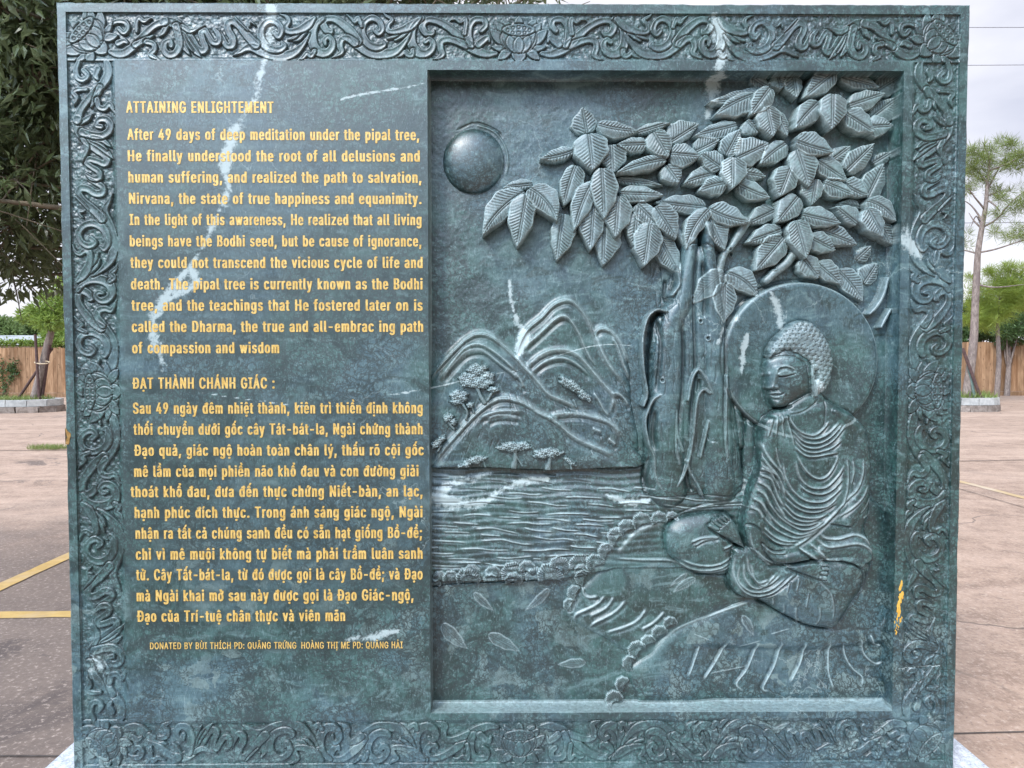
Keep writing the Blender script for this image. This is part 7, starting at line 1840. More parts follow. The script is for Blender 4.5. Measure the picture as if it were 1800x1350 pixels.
def ground_mat():
    m, n, l, b = new_mat('worn_concrete')
    t = NT(n, l)
    P = t.coord()
    f1 = t.noise(P, 0.55, 6, 0.6, 0.6)
    f2 = t.noise(P, 5.0, 7, 0.68, 0.3)
    f3 = t.noise(P, 120, 4, 0.7)
    broom = t.noise(t.coord((18, 7, 1), (0, 0, 0.72)), 3.0, 6, 0.78, 0.4)
    grit = t.noise(P, 38, 5, 0.75)
    bands = t.noise(t.coord((0.22, 0.75, 1), (0, 0, 0.06)), 1.6, 7, 0.70, 0.5)
    c = t.mix(t.ramp(f2, 0.28, 0.72), (0.22, 0.146, 0.108), (0.40, 0.275, 0.205))
    c = t.mix(t.ramp(bands, 0.42, 0.66, 0, 0.75), c, (0.46, 0.325, 0.248))
    c = t.mix(t.ramp(broom, 0.50, 0.66, 0, 0.55), c, (0.42, 0.31, 0.24))
    c = t.mix(t.ramp(broom, 0.46, 0.34, 0, 0.60), c, (0.17, 0.125, 0.105))
    # darker paving, near and to the left: a patch with its own ragged outline
    sx = t.node('ShaderNodeSeparateXYZ')
    l.new(P, sx.inputs[0])
    d = t.math('ADD', sx.outputs['X'], t.math('MULTIPLY', t.math('SUBTRACT', f1, 0.5), 2.4))
    near = t.ramp(t.math('ADD', sx.outputs['Y'], t.math('MULTIPLY', t.math('SUBTRACT', t.noise(P, 1.2, 5), 0.5), 5.0)), 3.2, 6.8, 1, 0)
    soil = t.math('MULTIPLY', t.ramp(d, -1.5, 0.4, 1, 0), near)  # mask of the darker patch
    c = t.mix(t.math('MULTIPLY', soil, 0.78), c, (0.115, 0.092, 0.082))  # darker colour of the patch
    blot = t.math('MULTIPLY', t.ramp(t.noise(P, 0.9, 6, 0.66, 0.8), 0.56, 0.66, 0, 0.75), t.ramp(d, -1.0, 1.0, 1, 0.25))
    c = t.mix(blot, c, (0.075, 0.058, 0.054))
    c = t.mix(t.ramp(f3, 0.60, 0.76, 0, 0.5), c, (0.62, 0.53, 0.47))
    c = t.mix(t.ramp(f3, 0.38, 0.26, 0, 0.5), c, (0.10, 0.075, 0.065))
    c = t.mix(t.ramp(grit, 0.52, 0.70, 0, 0.55), c, (0.62, 0.49, 0.41))
    c = t.mix(t.ramp(grit, 0.46, 0.30, 0, 0.60), c, (0.12, 0.085, 0.070))
    v = t.node('ShaderNodeTexVoronoi', feature='DISTANCE_TO_EDGE')
    v.inputs['Scale'].default_value = 0.33
    wv = t.node('ShaderNodeVectorMath', operation='MULTIPLY_ADD')
    nn = t.node('ShaderNodeTexNoise')
    nn.inputs['Scale'].default_value = 1.2
    nn.inputs['Detail'].default_value = 6
    l.new(P, nn.inputs['Vector'])
    l.new(nn.outputs['Color'], wv.inputs[0])
    wv.inputs[1].default_value = (0.9, 0.9, 0)
    l.new(P, wv.inputs[2])
    l.new(wv.outputs[0], v.inputs['Vector'])
    crack = t.math('MULTIPLY', t.ramp(v.outputs['Distance'], 0, 0.008, 1, 0), t.ramp(t.noise(P, 0.4, 3), 0.45, 0.58, 0, 0.8))
    c = t.mix(crack, c, (0.09, 0.07, 0.06))
    l.new(c, b.inputs['Base Color'])
    b.inputs['Roughness'].default_value = 0.85
    b.inputs['Specular IOR Level'].default_value = 0.25
    h = t.math('ADD', t.math('MULTIPLY', broom, 1.0), t.math('MULTIPLY', f3, 0.7))
    t.bump(h, 0.5, 0.004, b)
    return m


mb = MB()
mb.add([(-120, -40, 0), (120, -40, 0), (120, 160, 0), (-120, 160, 0)], q=[(0, 1, 2, 3)])
tag(mb.build('ground', ground_mat()), kind='structure')
M_YEL = simple_mat('worn_yellow_paint', (0.38, 0.24, 0.08), (0.50, 0.33, 0.12), 9, 0.8, 0.3, 0.002, (0.42, 0.31, 0.20))
M_YEL2 = simple_mat('faded_yellow_paint', (0.40, 0.28, 0.15), (0.44, 0.31, 0.17), 9, 0.8, 0.3, 0.002, (0.46, 0.36, 0.27))
M_JOINT = simple_mat('joint_filler', (0.045, 0.035, 0.03), (0.10, 0.08, 0.07), 20, 0.9)


def stripe(name, pa, pb, w_, mat, z):
    a, b = on_ground(*pa), on_ground(*pb)
    d = (b - a)[:2]
    d = d / np.hypot(*d)
    n_ = np.array([-d[1], d[0]]) * w_ / 2
    N = 40
    r_ = np.random.default_rng(int(abs(pa[0] * 3 + pa[1])))
    f = np.linspace(0, 1, N + 1)[:, None]
    c = a[:2] * (1 - f) + b[:2] * f
    l1 = c + n_ * (1 + r_.normal(0, 0.06, (N + 1, 1)))
    l2 = c - n_ * (1 + r_.normal(0, 0.06, (N + 1, 1)))
    v = np.concatenate([np.c_[l1, np.full(N + 1, z)], np.c_[l2, np.full(N + 1, z)]])
    q = [(N + 1 + i, N + 2 + i, i + 1, i) for i in range(N)]
    mb = MB()
    mb.add(v, q)
    return tag(mb.build(name, mat), kind='structure')


stripe('parking_line', (-700, 1092), (620, 1073), 0.115, M_YEL, 0.004)
stripe('parking_line', (-60, 1060), (420, 842), 0.115, M_YEL, 0.006)
stripe('parking_line', (1560, 814), (1990, 924), 0.10, M_YEL2, 0.004)
stripe('pavement_joint', (1200, 1303), (2400, 1272), 0.010, M_JOINT, 0.004)
stripe('pavement_joint', (-300, 1331), (200, 1331), 0.012, M_JOINT, 0.006)
stripe('pavement_joint', (1500, 806), (2100, 980), 0.012, M_JOINT, 0.008)
stripe('pavement_joint', (-200, 793), (300, 791), 0.03, M_JOINT, 0.004)
stripe('pavement_joint', (1640, 812), (2000, 806), 0.03, M_JOINT, 0.010)

# ------------------------------------------------------------------ fences
M_CEDAR = simple_mat('cedar_board', (0.20, 0.112, 0.060), (0.34, 0.205, 0.118), 6.0, 0.8, 0.35, 0.004, (0.17, 0.086, 0.042), (2.0, 2.0, 0.35), 0.2, 0.30)
r3 = np.random.default_rng(21)


def fence(label, xa, xb, y, h, group):
    f = empty('board_fence', ((xa + xb) / 2, y, 0), label, 'fence', group)
    ox = (xa + xb) / 2
    bw = 0.150
    n_ = int((xb - xa) / bw)
    mb, kn = MB(), MB()
    for i in range(n_):
        x = xa - ox + i * bw
        hh = h + r3.normal(0, 0.012)
        mb.box((x + 0.004, r3.normal(0, 0.004), 0.16), (x + bw - 0.004, 0.02, hh), rnd=r3.random(), bev=0.004)
        if r3.random() < 0.7:
            for _ in range(r3.integers(1, 4)):
                kx, kz, kr = x + r3.uniform(0.03, bw - 0.03), r3.uniform(0.3, h - 0.15), r3.uniform(0.008, 0.020)
                a = np.arange(8) * math.pi / 4
                kn.add(np.c_[kx + kr * np.cos(a), np.full(8, -0.016), kz + kr * 1.5 * np.sin(a)], t=[(0, j, j + 1) for j in range(1, 7)])
    mb.build('board_panel', M_CEDAR, f)
    kn.build('wood_knots', M_KNOT, f)
    mb = MB()
    mb.box((xa - ox, -0.02, 0.0), (xb - ox, 0.018, 0.152), rnd=0.2, bev=0.005)
    mb.build('kickboard', M_CEDAR, f)
    for z in (0.45, 1.1, 1.75):
        mb = MB()
        mb.box((xa - ox, 0.024, z), (xb - ox, 0.062, z + 0.09), rnd=0.4)
        mb.build('rail', M_CEDAR, f)
    for x in np.arange(xa + 0.6, xb, 2.4):
        mb = MB()
        mb.box((x - ox - 0.05, 0.066, 0), (x - ox + 0.05, 0.166, h - 0.02), rnd=0.3, bev=0.005)
        mb.build('post', M_CEDAR, f)
    return f


M_KNOT = simple_mat('knot', (0.10, 0.055, 0.03), (0.16, 0.09, 0.05), 40, 0.8)
FY = on_ground(50, 698)[1]
fence('cedar board fence with creeper on it, behind the leaning staked tree', -24.0, -8.0, FY, 1.90, 'board fences at the edge of the lot')
FY2 = on_ground(1750, 695.5)[1]
fence('cedar board fence below dark green shrubs, behind the pine', 6.0, 24.0, FY2, 2.08, 'board fences at the edge of the lot')

# ------------------------------------------------------------------ leaves and trees


def leaf_cloud(pos, dirs, length, width, rnd, fold=0.25, seed=0):
    """many small folded leaves as one numpy mesh: two quads each"""
    r = np.random.default_rng(seed)
    n = len(pos)
    d = dirs / (np.linalg.norm(dirs, axis=1)[:, None] + 1e-9)
    ref = r.normal(0, 1, (n, 3))
    s_ = np.cross(d, ref)
    s_ /= np.linalg.norm(s_, axis=1)[:, None] + 1e-9
    nn = np.cross(s_, d)
    L = (length * r.uniform(0.65, 1.25, n))[:, None]
    Wd = (width * r.uniform(0.7, 1.2, n))[:, None]
    b = pos
    m1 = pos + d * L * 0.45 + nn * L * 0.04
    tip = pos + d * L + nn * L * r.normal(0, 0.12, n)[:, None]
    e1 = m1 + s_ * Wd * 0.5 + nn * Wd * fold
    e2 = m1 - s_ * Wd * 0.5 + nn * Wd * fold
    v = np.stack([b, e1, tip, e2, m1], 1).reshape(-1, 3)
    i = np.arange(n)[:, None] * 5
    t = np.concatenate([i + np.array([[0, 1, 4]]), i + np.array([[1, 2, 4]]), i + np.array([[4, 2, 3]]), i + np.array([[0, 4, 3]])])
    return v, t, np.repeat(rnd, 5)


def blob_points(n, centers, radii, r, shell=0.55):
    c = np.array(centers, float)
    rad = np.array(radii, float)
    vol = np.prod(rad, 1) ** 0.8
    k = r.choice(len(c), n, p=vol / vol.sum())
    u = r.normal(0, 1, (n, 3))
    u /= np.linalg.norm(u, axis=1)[:, None]
    q = r.uniform(shell ** 3, 1, n) ** (1 / 3)
    return c[k] + u * q[:, None] * rad[k], u, k


M_OAKLEAF = leaf_mat('oak_leaf', (0.036, 0.050, 0.018), (0.100, 0.130, 0.050), (0.24, 0.27, 0.15), 0.30, 0.34)
M_BRIGHT = leaf_mat('bright_leaf', (0.10, 0.16, 0.025), (0.19, 0.27, 0.05), (0.28, 0.36, 0.09), 0.4)
M_PINE = leaf_mat('pine_needle', (0.085, 0.115, 0.030), (0.165, 0.205, 0.050), (0.26, 0.30, 0.085), 0.35)
M_PINEB = leaf_mat('bright_pine_needle', (0.16, 0.22, 0.035), (0.26, 0.33, 0.055), (0.36, 0.42, 0.10), 0.4)
M_SHRUB = leaf_mat('shrub_leaf', (0.030, 0.060, 0.020), (0.065, 0.115, 0.035), (0.13, 0.20, 0.065), 0.3)
M_FAR = leaf_mat('far_leaf', (0.09, 0.14, 0.04), (0.15, 0.22, 0.07), (0.24, 0.31, 0.12), 0.35)
M_GRASS = leaf_mat('grass_blade', (0.10, 0.15, 0.03), (0.18, 0.24, 0.06), (0.30, 0.32, 0.12), 0.35)
M_BARK = simple_mat('grey_brown_bark', (0.10, 0.085, 0.072), (0.23, 0.20, 0.18), 14, 0.9, 0.9, 0.012, (0.14, 0.12, 0.11), (2, 2, 0.6))
M_TWIG = simple_mat('twig', (0.13, 0.10, 0.07), (0.24, 0.19, 0.13), 20, 0.85)
M_PBARK = simple_mat('pine_bark', (0.13, 0.10, 0.085), (0.30, 0.24, 0.21), 10, 0.9, 0.9, 0.02, (0.17, 0.13, 0.12), (2, 2, 0.7))
M_STAKE = simple_mat('rusty_stake', (0.055, 0.030, 0.028), (0.10, 0.058, 0.052), 14, 0.8, 0.3)
M_STAKEG = simple_mat('green_stake', (0.10, 0.15, 0.13), (0.16, 0.21, 0.19), 14, 0.8, 0.3)
M_TIE = simple_mat('tree_tie', (0.42, 0.31, 0.20), (0.55, 0.43, 0.30), 20, 0.8)

# the big dark tree whose crown hangs over the left end of the slab
ot = empty('evergreen_oak', (-1.05, 2.9, 0), 'large dark evergreen tree hanging over the left end of the slab', 'tree')
mb = MB()
mb.tube([(0, 0, 0), (-0.03, 0.02, 0.8), (0.02, 0.0, 1.6), (-0.06, 0.05, 2.4), (-0.1, 0.1, 3.3)], [0.17, 0.14, 0.125, 0.10, 0.06], 10)
mb.build('trunk', M_BARK, ot, True)
r4 = np.random.default_rng(5)
cen, rad = [], []
for i in range(34):                                 # clumps: the crown hangs lowest on the left and thins out over the slab
    x = r4.uniform(-2.9, 1.2)
    top = 3.5
    low = 1.95 if x < -0.2 else (2.55 if x < 0.5 else 2.75)
    z = r4.uniform(low, top + 0.5)
    y = r4.uniform(-1.3, 1.1)
    s_ = r4.uniform(0.28, 0.58) * (1.0 if x < 0.2 else 0.75)
    cen.append((x, y, z))
    rad.append((s_ * 1.15, s_, s_ * 0.72))
for (px, py, Y, s_) in ((20, 60, 2.2, 0.5), (60, 140, 2.0, 0.45), (90, 60, 2.6, 0.5), (10, 200, 2.4, 0.5), (70, 250, 2.3, 0.42), (30, 320, 2.2, 0.42), (90, 330, 2.6, 0.38), (20, 400, 2.5, 0.34), (80, 395, 2.8, 0.30), (95, 470, 3.2, 0.24), (20, 480, 3.0, 0.22), (60, 450, 2.9, 0.2), (-60, 100, 2.2, 0.55), (-80, 300, 2.4, 0.5), (-60, 430, 2.6, 0.35),
                        (0, 10, 1.7, 0.42), (55, -20, 1.9, 0.45), (110, 20, 2.0, 0.4), (160, -30, 2.2, 0.42), (250, -28, 2.3, 0.36), (360, -34, 2.4, 0.40), (470, -30, 2.5, 0.36), (580, -36, 2.6, 0.40), (690, -36, 2.6, 0.38), (790, -30, 2.7, 0.30), (880, -30, 2.7, 0.28), (955, -22, 2.8, 0.16)):
    p = at(px, py, Y)
    cen.append((p[0] + 1.05, p[1] - 2.9, p[2]))
    rad.append((s_ * 1.0, s_ * 0.9, s_ * 0.8))
pos, u, kk = blob_points(52000, cen, rad, r4, 0.25)
cc = np.array(cen)[kk]
hole = np.sin(pos[:, 0] * 9 + 2 * np.sin(pos[:, 2] * 7)) * np.sin(pos[:, 2] * 11 + 2 * np.sin(pos[:, 0] * 6 + pos[:, 1] * 5))
keep = hole < 0.62
pos, u = pos[keep], u[keep]
dirs = u * 0.7 + r4.normal(0, 0.55, pos.shape) + np.array([0, 0, -0.12])
v, t, a = leaf_cloud(pos, dirs, 0.088, 0.027, np.clip(r4.normal(0.45, 0.25, len(pos)), 0, 1), 0.2, 5)
mesh_np('crown', v, None, t, M_OAKLEAF, ot, {'rnd': a})
mb = MB()
for i in range(len(cen)):
    c_ = np.array(cen[i])
    st = np.array([-0.05, 0.05, min(2.9, max(1.4, c_[2] - 0.35))])
    mid_ = (st + c_) / 2 + np.array([0, 0, 0.12])
    mb.tube(spline([st, mid_, c_], 4), np.linspace(0.030, 0.007, 9), 6)
    for j in range(9):
        d = r4.normal(0, 1, 3) * np.array(rad[i]) * 0.9
        mb.tube(spline([c_ - d * 0.1, c_ + d * 0.5 + np.array([0, 0, 0.03]), c_ + d], 3), np.linspace(0.007, 0.0022, 7), 5)
mb.build('branches', M_TWIG, ot, smooth=True)


def planter(label, cx, cy, R, nb, h, squash=1.0, group='block planters in the lot'):
    p = empty('block_planter', (cx, cy, 0), label, 'planter', group)
    r_ = np.random.default_rng(int(abs(cx * 10)))
    for i in range(nb):
        a0, a1 = 2 * math.pi * i / nb, 2 * math.pi * (i + 1) / nb
        for z0, z1, k in ((0.0, h * 0.47, 1.02), (h * 0.49, h, 0.97)):
            if z0 == 0:
                sh = 0.5 * (a1 - a0)
            else:
                sh = 0.0
            mb = MB()
            g = 0.012
            vs = []
            for z in (z0, z1):
                for (a, rr) in ((a0 + g, R * k), (a1 - g, R * k), (a1 - g, R * k - 0.2), (a0 + g, R * k - 0.2)):
                    j = r_.normal(0, 0.008, 2)
                    vs.append((math.cos(a + sh) * rr + j[0], math.sin(a + sh) * rr * squash + j[1], z))
            mb.add(vs, q=[(3, 2, 1, 0), (4, 5, 6, 7), (0, 1, 5, 4), (1, 2, 6, 5), (2, 3, 7, 6), (3, 0, 4, 7)], rnd=r_.random())
            mb.build('block', M_BLOCK if z0 else M_BLOCKD, p)
    n_ = 30
    a = np.arange(n_) * 2 * math.pi / n_
    mb = MB()
    mb.add(np.concatenate([np.c_[np.cos(a) * (R - 0.16), np.sin(a) * (R - 0.16) * squash, np.full(n_, h * 0.8)], [[0, 0, h * 0.86]]]), t=[(i, (i + 1) % n_, n_) for i in range(n_)])
    mb.build('soil', M_SOIL, p)
    return p


M_BLOCK = simple_mat('grey_block', (0.30, 0.30, 0.29), (0.45, 0.44, 0.42), 10, 0.9, 0.5, 0.006, None, (1, 1, 1), 0.2, 0.15)
M_BLOCKD = simple_mat('stained_block', (0.15, 0.12, 0.10), (0.30, 0.25, 0.22), 10, 0.9, 0.6, 0.008, None, (1, 1, 1), 0.2, 0.15)
M_SOIL = simple_mat('soil', (0.12, 0.09, 0.06), (0.24, 0.19, 0.12), 12, 0.95, 0.6, 0.01)


def grass(name, cx, cy, rx, ry, z, n, hgt, seed):
    r_ = np.random.default_rng(seed)
    a, q = r_.uniform(0, 2 * math.pi, n), np.sqrt(r_.random(n))
    pos = np.c_[cx + rx * q * np.cos(a), cy + ry * q * np.sin(a), np.full(n, z)]
    d = np.c_[r_.normal(0, 0.45, (n, 2)), np.ones(n)]
    v, t, at_ = leaf_cloud(pos, d, hgt, hgt * 0.09, r_.random(n), 0.1, seed)
    return tag(mesh_np(name, v, None, t, M_GRASS, None, {'rnd': at_}), kind='stuff')


# left: leaning young tree with three stakes in a ring of blocks
gl = on_ground(52, 723)
D = gl[1] + 1.9757
K = D / F_PX                                        # metres per pixel there


def pz(px, py, Y):
    return at(px, py, Y)


planter('ring planter of grey blocks round the leaning staked tree', pz(42, 724, gl[1])[0], gl[1] + 0.0, 66 * K, 12, 22 * K, 0.75)
grass('grass', pz(42, 724, gl[1])[0], gl[1], 50 * K, 0.5, 0.26, 700, 0.22, 31)
lt = empty('leaning_tree', (*pz(55, 722, gl[1])[:2], 0.2), 'leaning young tree held by three dark stakes in a block ring', 'tree')
o3 = np.array(lt.location)
mb = MB()
tp = [np.array(pz(x, y, gl[1] + 0.02 * i)) - o3 for i, (x, y) in enumerate([(54, 727), (58, 712), (66, 680), (76, 640), (84, 605), (92, 575), (98, 545), (100, 510)])]
mb.tube(spline(tp, 4), np.interp(np.linspace(0, 1, 29), [0, 0.15, 0.6, 1], [0.17, 0.125, 0.10, 0.05]), 10)
mb.build('trunk', M_PBARK, lt, True)
r6 = np.random.default_rng(9)
cen = [np.array(pz(x, y, gl[1] + dy)) - o3 for x, y, dy in ((72, 548, 0), (100, 555, 0.3), (85, 566, -0.2), (110, 535, 0), (60, 556, 0.2), (130, 545, 0), (95, 525, 0.4), (160, 535, 0), (140, 510, 0.3), (118, 500, 0))]
pos, u, kk = blob_points(5200, cen, [(0.42, 0.4, 0.20)] * len(cen), r6, 0.1)
v, t, a = leaf_cloud(pos, u + r6.normal(0, 0.5, pos.shape), 0.16, 0.045, r6.random(len(pos)), 0.2, 9)
mesh_np('crown', v, None, t, M_BRIGHT, lt, {'rnd': a})
GS = 'stakes of the leaning tree'
for i, (pa, pb, dy, lab) in enumerate((((22, 724), (92, 612), 0.25, 'dark stake slanting up to the right across the leaning tree, its foot far left'), ((70, 723), (62, 588), -0.25, 'upright dark stake in front of the leaning tree'), ((72, 712), (87, 606), 0.1, 'short dark stake just right of the leaning trunk'))):
    a = np.array(pz(*pa, gl[1] + dy))
    b = np.array(pz(*pb, gl[1] + dy * 0.4))
    a[2] = max(a[2], 0.10)
    mb = MB()
    mb.tube([np.zeros(3), b - a], 0.038 if i != 2 else 0.045, 8)
    o = mb.build('tree_stake', M_STAKE)
    o.location = a
    tag(o, lab, 'stake', GS)
mb = MB()
ring_ = [np.array(pz(74 + 13 * math.cos(t_), 637 + 2.5 * math.sin(t_), gl[1] - 0.12 * math.sin(t_) - 0.1)) for t_ in np.linspace(0, 2 * math.pi, 18)]
o0 = np.mean(ring_, 0)
mb.tube([p - o0 for p in ring_], 0.016, 6)
o = mb.build('tree_tie', M_TIE)
o.location = o0
tag(o, 'tan tie binding the stakes to the leaning trunk', 'tie')

# right: pine with stakes
gr = on_ground(1712, 722)
planter('low block planter round the foot of the pine', pz(1700, 722, gr[1])[0], gr[1] + 0.1, 61 * gr[1] / F_PX * 1.05, 12, 24 * (gr[1] + 2) / F_PX, 0.7)
grass('grass', pz(1716, 716, gr[1])[0], gr[1], 0.5, 0.4, 0.27, 420, 0.30, 33)
pn = empty('pine_tree', (*pz(1699, 720, gr[1])[:2], 0.2), 'tall thin pine with open branches standing right of the slab', 'tree')
o3 = np.array(pn.location)


def rel(px, py, dy=0.0):
    return np.array(pz(px, py, gr[1] + dy)) - o3


mb = MB()
tp = [rel(*p) for p in ((1697, 726), (1700, 690), (1707, 640), (1712, 590), (1714, 540), (1717, 480), (1719, 445), (1726, 400), (1733, 360), (1735, 330), (1738, 300), (1741, 270))]
mb.tube(spline(tp, 3), np.interp(np.linspace(0, 1, 34), [0, 0.1, 0.5, 0.75, 1], [0.17, 0.125, 0.085, 0.055, 0.02]), 10)
mb.build('trunk', M_PBARK, pn, True)
BR = [[(1730, 398, 0), (1752, 385, -0.2), (1775, 358, -0.3), (1802, 336, -0.4), (1830, 318, -0.4)], [(1726, 402, 0), (1712, 388, 0.1), (1703, 374, 0.2)], [(1727, 388, 0), (1708, 362, 0.2), (1690, 350, 0.4)], [(1720, 444, 0), (1750, 438, -0.3), (1790, 425, -0.5), (1830, 412, -0.6)],
      [(1719, 446, 0), (1700, 441, 0.2), (1680, 438, 0.3)], [(1735, 335, 0), (1748, 310, 0.1), (1762, 285, 0.2), (1776, 262, 0.2)], [(1736, 322, 0), (1722, 305, 0.1), (1706, 290, 0.2)], [(1734, 345, 0), (1752, 338, 0.2), (1762, 330, 0.3)], [(1734, 350, 0), (1750, 362, -0.2), (1758, 372, -0.2)], [(1726, 398, 0), (1716, 380, 0.3), (1706, 400, 0.4)],
      [(1738, 300, 0), (1760, 292, -0.2), (1785, 280, -0.3), (1800, 268, -0.4)], [(1740, 280, 0), (1732, 262, 0.1), (1728, 250, 0.1)], [(1716, 500, 0), (1750, 505, -0.3), (1800, 500, -0.4)], [(1731, 368, 0), (1712, 345, -0.2), (1702, 330, -0.3)]]
for b in BR:
    mb = MB()
    p = spline([rel(*q) for q in b], 4)
    mb.tube(p, np.linspace(0.030, 0.008, len(p)), 6)
    mb.build('branch', M_PBARK, pn, True)
r7 = np.random.default_rng(12)


def tufts(spots, mat, name, par, orig, n_needles=46, seed=1, Ln=0.24, thin=1.0):
    r_ = np.random.default_rng(seed)
    P_, Dd, Rn = [], [], []
    for (px, py, dy, rad_, cnt) in spots:
        for _ in range(int(cnt * thin + 0.5)):
            c = np.array(pz(px + r_.normal(0, rad_), py + r_.normal(0, rad_ * 0.55), gr[1] + dy + r_.normal(0, rad_ * 0.012))) - orig
            d = r_.normal(0, 1, (n_needles, 3))
            d /= np.linalg.norm(d, axis=1)[:, None]
            d += np.array([0, 0, 0.35])
            P_.append(np.repeat(c[None], n_needles, 0) + d * 0.015)
            Dd.append(d)
            Rn.append(np.clip(r_.normal(0.5, 0.15) + r_.normal(0, 0.15, n_needles), 0, 1))
    P_, Dd, Rn = np.concatenate(P_), np.concatenate(Dd), np.concatenate(Rn)
    v, t, a = leaf_cloud(P_, Dd, Ln, 0.011, Rn, 0.1, seed)
    return mesh_np(name, v, None, t, mat, par, {'rnd': a})


tufts([(1712, 275, 0, 12, 30), (1722, 290, 0.1, 14, 34), (1700, 300, 0.2, 9, 18), (1740, 262, 0, 9, 12), (1776, 258, 0.2, 12, 22), (1790, 285, -0.3, 14, 30), (1768, 292, 0.2, 10, 16), (1812, 270, -0.3, 14, 26), (1725, 318, 0.1, 14, 22), (1702, 335, 0.3, 8, 10), (1755, 335, 0.3, 12, 16), (1762, 350, -0.1, 8, 10), (1752, 375, -0.2, 8, 9),
       (1805, 355, -0.4, 13, 22), (1786, 368, -0.4, 9, 9), (1750, 408, -0.3, 8, 7), (1775, 412, -0.4, 11, 14), (1800, 414, -0.5, 12, 18), (1830, 400, -0.5, 16, 24), (1710, 412, 0.2, 5, 3), (1840, 320, -0.4, 16, 24), (1690, 430, 0.3, 8, 8)], M_PINE, 'crown', pn, o3, 40, 4, 0.27, 0.62)

# a second, brighter young conifer right behind the pine's trunk
bp = empty('young_conifer', (*pz(1752, 690, gr[1] + 3.0)[:2], 0.0), 'bright yellow-green feathery young conifer between the pine trunk and the fence shrubs', 'tree')
o4 = np.array(bp.location)
mb = MB()
c0 = np.array(pz(1752, 690, gr[1] + 3.0)) - o4
mb.tube([np.array([0, 0, 0]), np.array([0.05, 0, 1.4]), np.array([0, 0.05, 2.6]), np.array([0.03, 0, 3.6])], [0.09, 0.075, 0.055, 0.02], 8)
mb.build('trunk', M_PBARK, bp, True)
tufts([(1720, 540, 3, 18, 46), (1750, 550, 3, 18, 50), (1775, 530, 3, 16, 44), (1735, 515, 3, 16, 36), (1790, 508, 3, 15, 36), (1760, 495, 3, 13, 26), (1775, 478, 3, 10, 16), (1738, 480, 3, 7, 8), (1706, 565, 3, 9, 16), (1735, 568, 3, 12, 22), (1815, 520, 3, 16, 36), (1790, 470, 3, 8, 9), (1808, 540, 3, 14, 26), (1705, 490, 3, 6, 5)], M_PINEB, 'crown', bp, o4, 42, 8, 0.27)

GP = 'stakes of the pine'
for pa, pb, dy, mat, lab in (((1731, 719), (1692, 612), -0.35, M_STAKE, 'dark stake slanting down right from the pine'), ((1716, 713), (1702, 640), -0.15, M_STAKEG, 'pale green stake between the pine trunk and the dark stake')):
    a, b = np.array(pz(*pa, gr[1] + dy)), np.array(pz(*pb, gr[1] + dy * 0.5))
    mb = MB()
    mb.tube([np.zeros(3), b - a], 0.042, 8)
    o = mb.build('tree_stake', mat)
    o.location = a
    tag(o, lab, 'stake', GP)

# shrubs and trees beyond the fences


def shrub(name, label, px, py, Y, spots, mat, n, leaf, seed, group, cat='shrub'):
    base = on_ground(px, 690)
    x0 = at(px, 690, Y)[0]
    t_ = empty(name, (x0, Y, 0), label, cat, group)
    r_ = np.random.default_rng(seed)
    cen, rad = [], []
    for (x, y, s_) in spots:
        p = np.array(at(x, y, Y + r_.normal(0, 0.3)))
        cen.append(p - np.array([x0, Y, 0]))
        rad.append((s_ * 1.1, s_, s_ * 0.8))
    pos, u, kk = blob_points(n, cen, rad, r_, 0.2)
    d = u + r_.normal(0, 0.6, pos.shape)
    v, t, a = leaf_cloud(pos, d, leaf, leaf * 0.42, np.clip(r_.normal(0.5, 0.25, len(pos)), 0, 1), 0.2, seed)
    mesh_np('crown', v, None, t, mat, t_, {'rnd': a})
    mb = MB()
    zc = max(c[2] for c in cen)
    mb.tube([(0, 0, 0), (0.05, 0, zc * 0.5), (0, 0, zc * 0.9)], [0.11, 0.08, 0.03], 7)
    for c in cen:
        mb.tube(spline([np.array([0.03, 0, max(0.4, zc * 0.35)]), c * 0.6 + np.array([0, 0, 0.3]), c], 3), np.linspace(0.05, 0.012, 7), 5)
    mb.build('trunk', M_PBARK, t_, True)
    return t_


GB = 'shrubs and trees beyond the fences'
YB = FY2 + 1.6
shrub('dark_shrub', 'dark green shrub overhanging the fence boards on the right', 1770, 600, FY2 - 0.1, [(1770, 580, 0.5), (1785, 592, 0.42), (1764, 600, 0.30), (1760, 566, 0.45), (1795, 565, 0.6), (1772, 606, 0.22)], M_SHRUB, 5000, 0.12, 41, GB)
shrub('leafy_shrub', 'broad-leaved mid green shrub above the fence behind the pine trunk', 1720, 590, YB, [(1700, 570, 0.5), (1718, 578, 0.5), (1740, 575, 0.5), (1705, 555, 0.5), (1735, 555, 0.6), (1690, 585, 0.5), (1720, 540, 0.5), (1752, 588, 0.4)], M_SHRUB, 5200, 0.20, 42, GB)
shrub('dark_tree', 'dense dark tree at the right edge above the fence', 1800, 540, YB + 1.2, [(1790, 560, 0.9), (1815, 530, 1.0), (1770, 545, 0.7), (1800, 505, 0.8), (1840, 560, 1.0), (1760, 520, 0.6)], M_SHRUB, 9000, 0.17, 43, GB, 'tree')
YL = FY + 6
shrub('rounded_bush', 'pale green bush showing above the fence left of the grey roof', 8, 575, YL + 6, [(4, 580, 0.9), (-25, 578, 1.0), (20, 588, 0.6)], M_FAR, 4200, 0.24, 44, GB, 'bush')
shrub('rounded_bush', 'green bush rising behind the grey roof end', 48, 585, YL + 8, [(42, 582, 0.8), (58, 577, 0.9), (75, 585, 0.9), (92, 580, 0.9)], M_FAR, 5200, 0.24, 45, GB, 'bush')
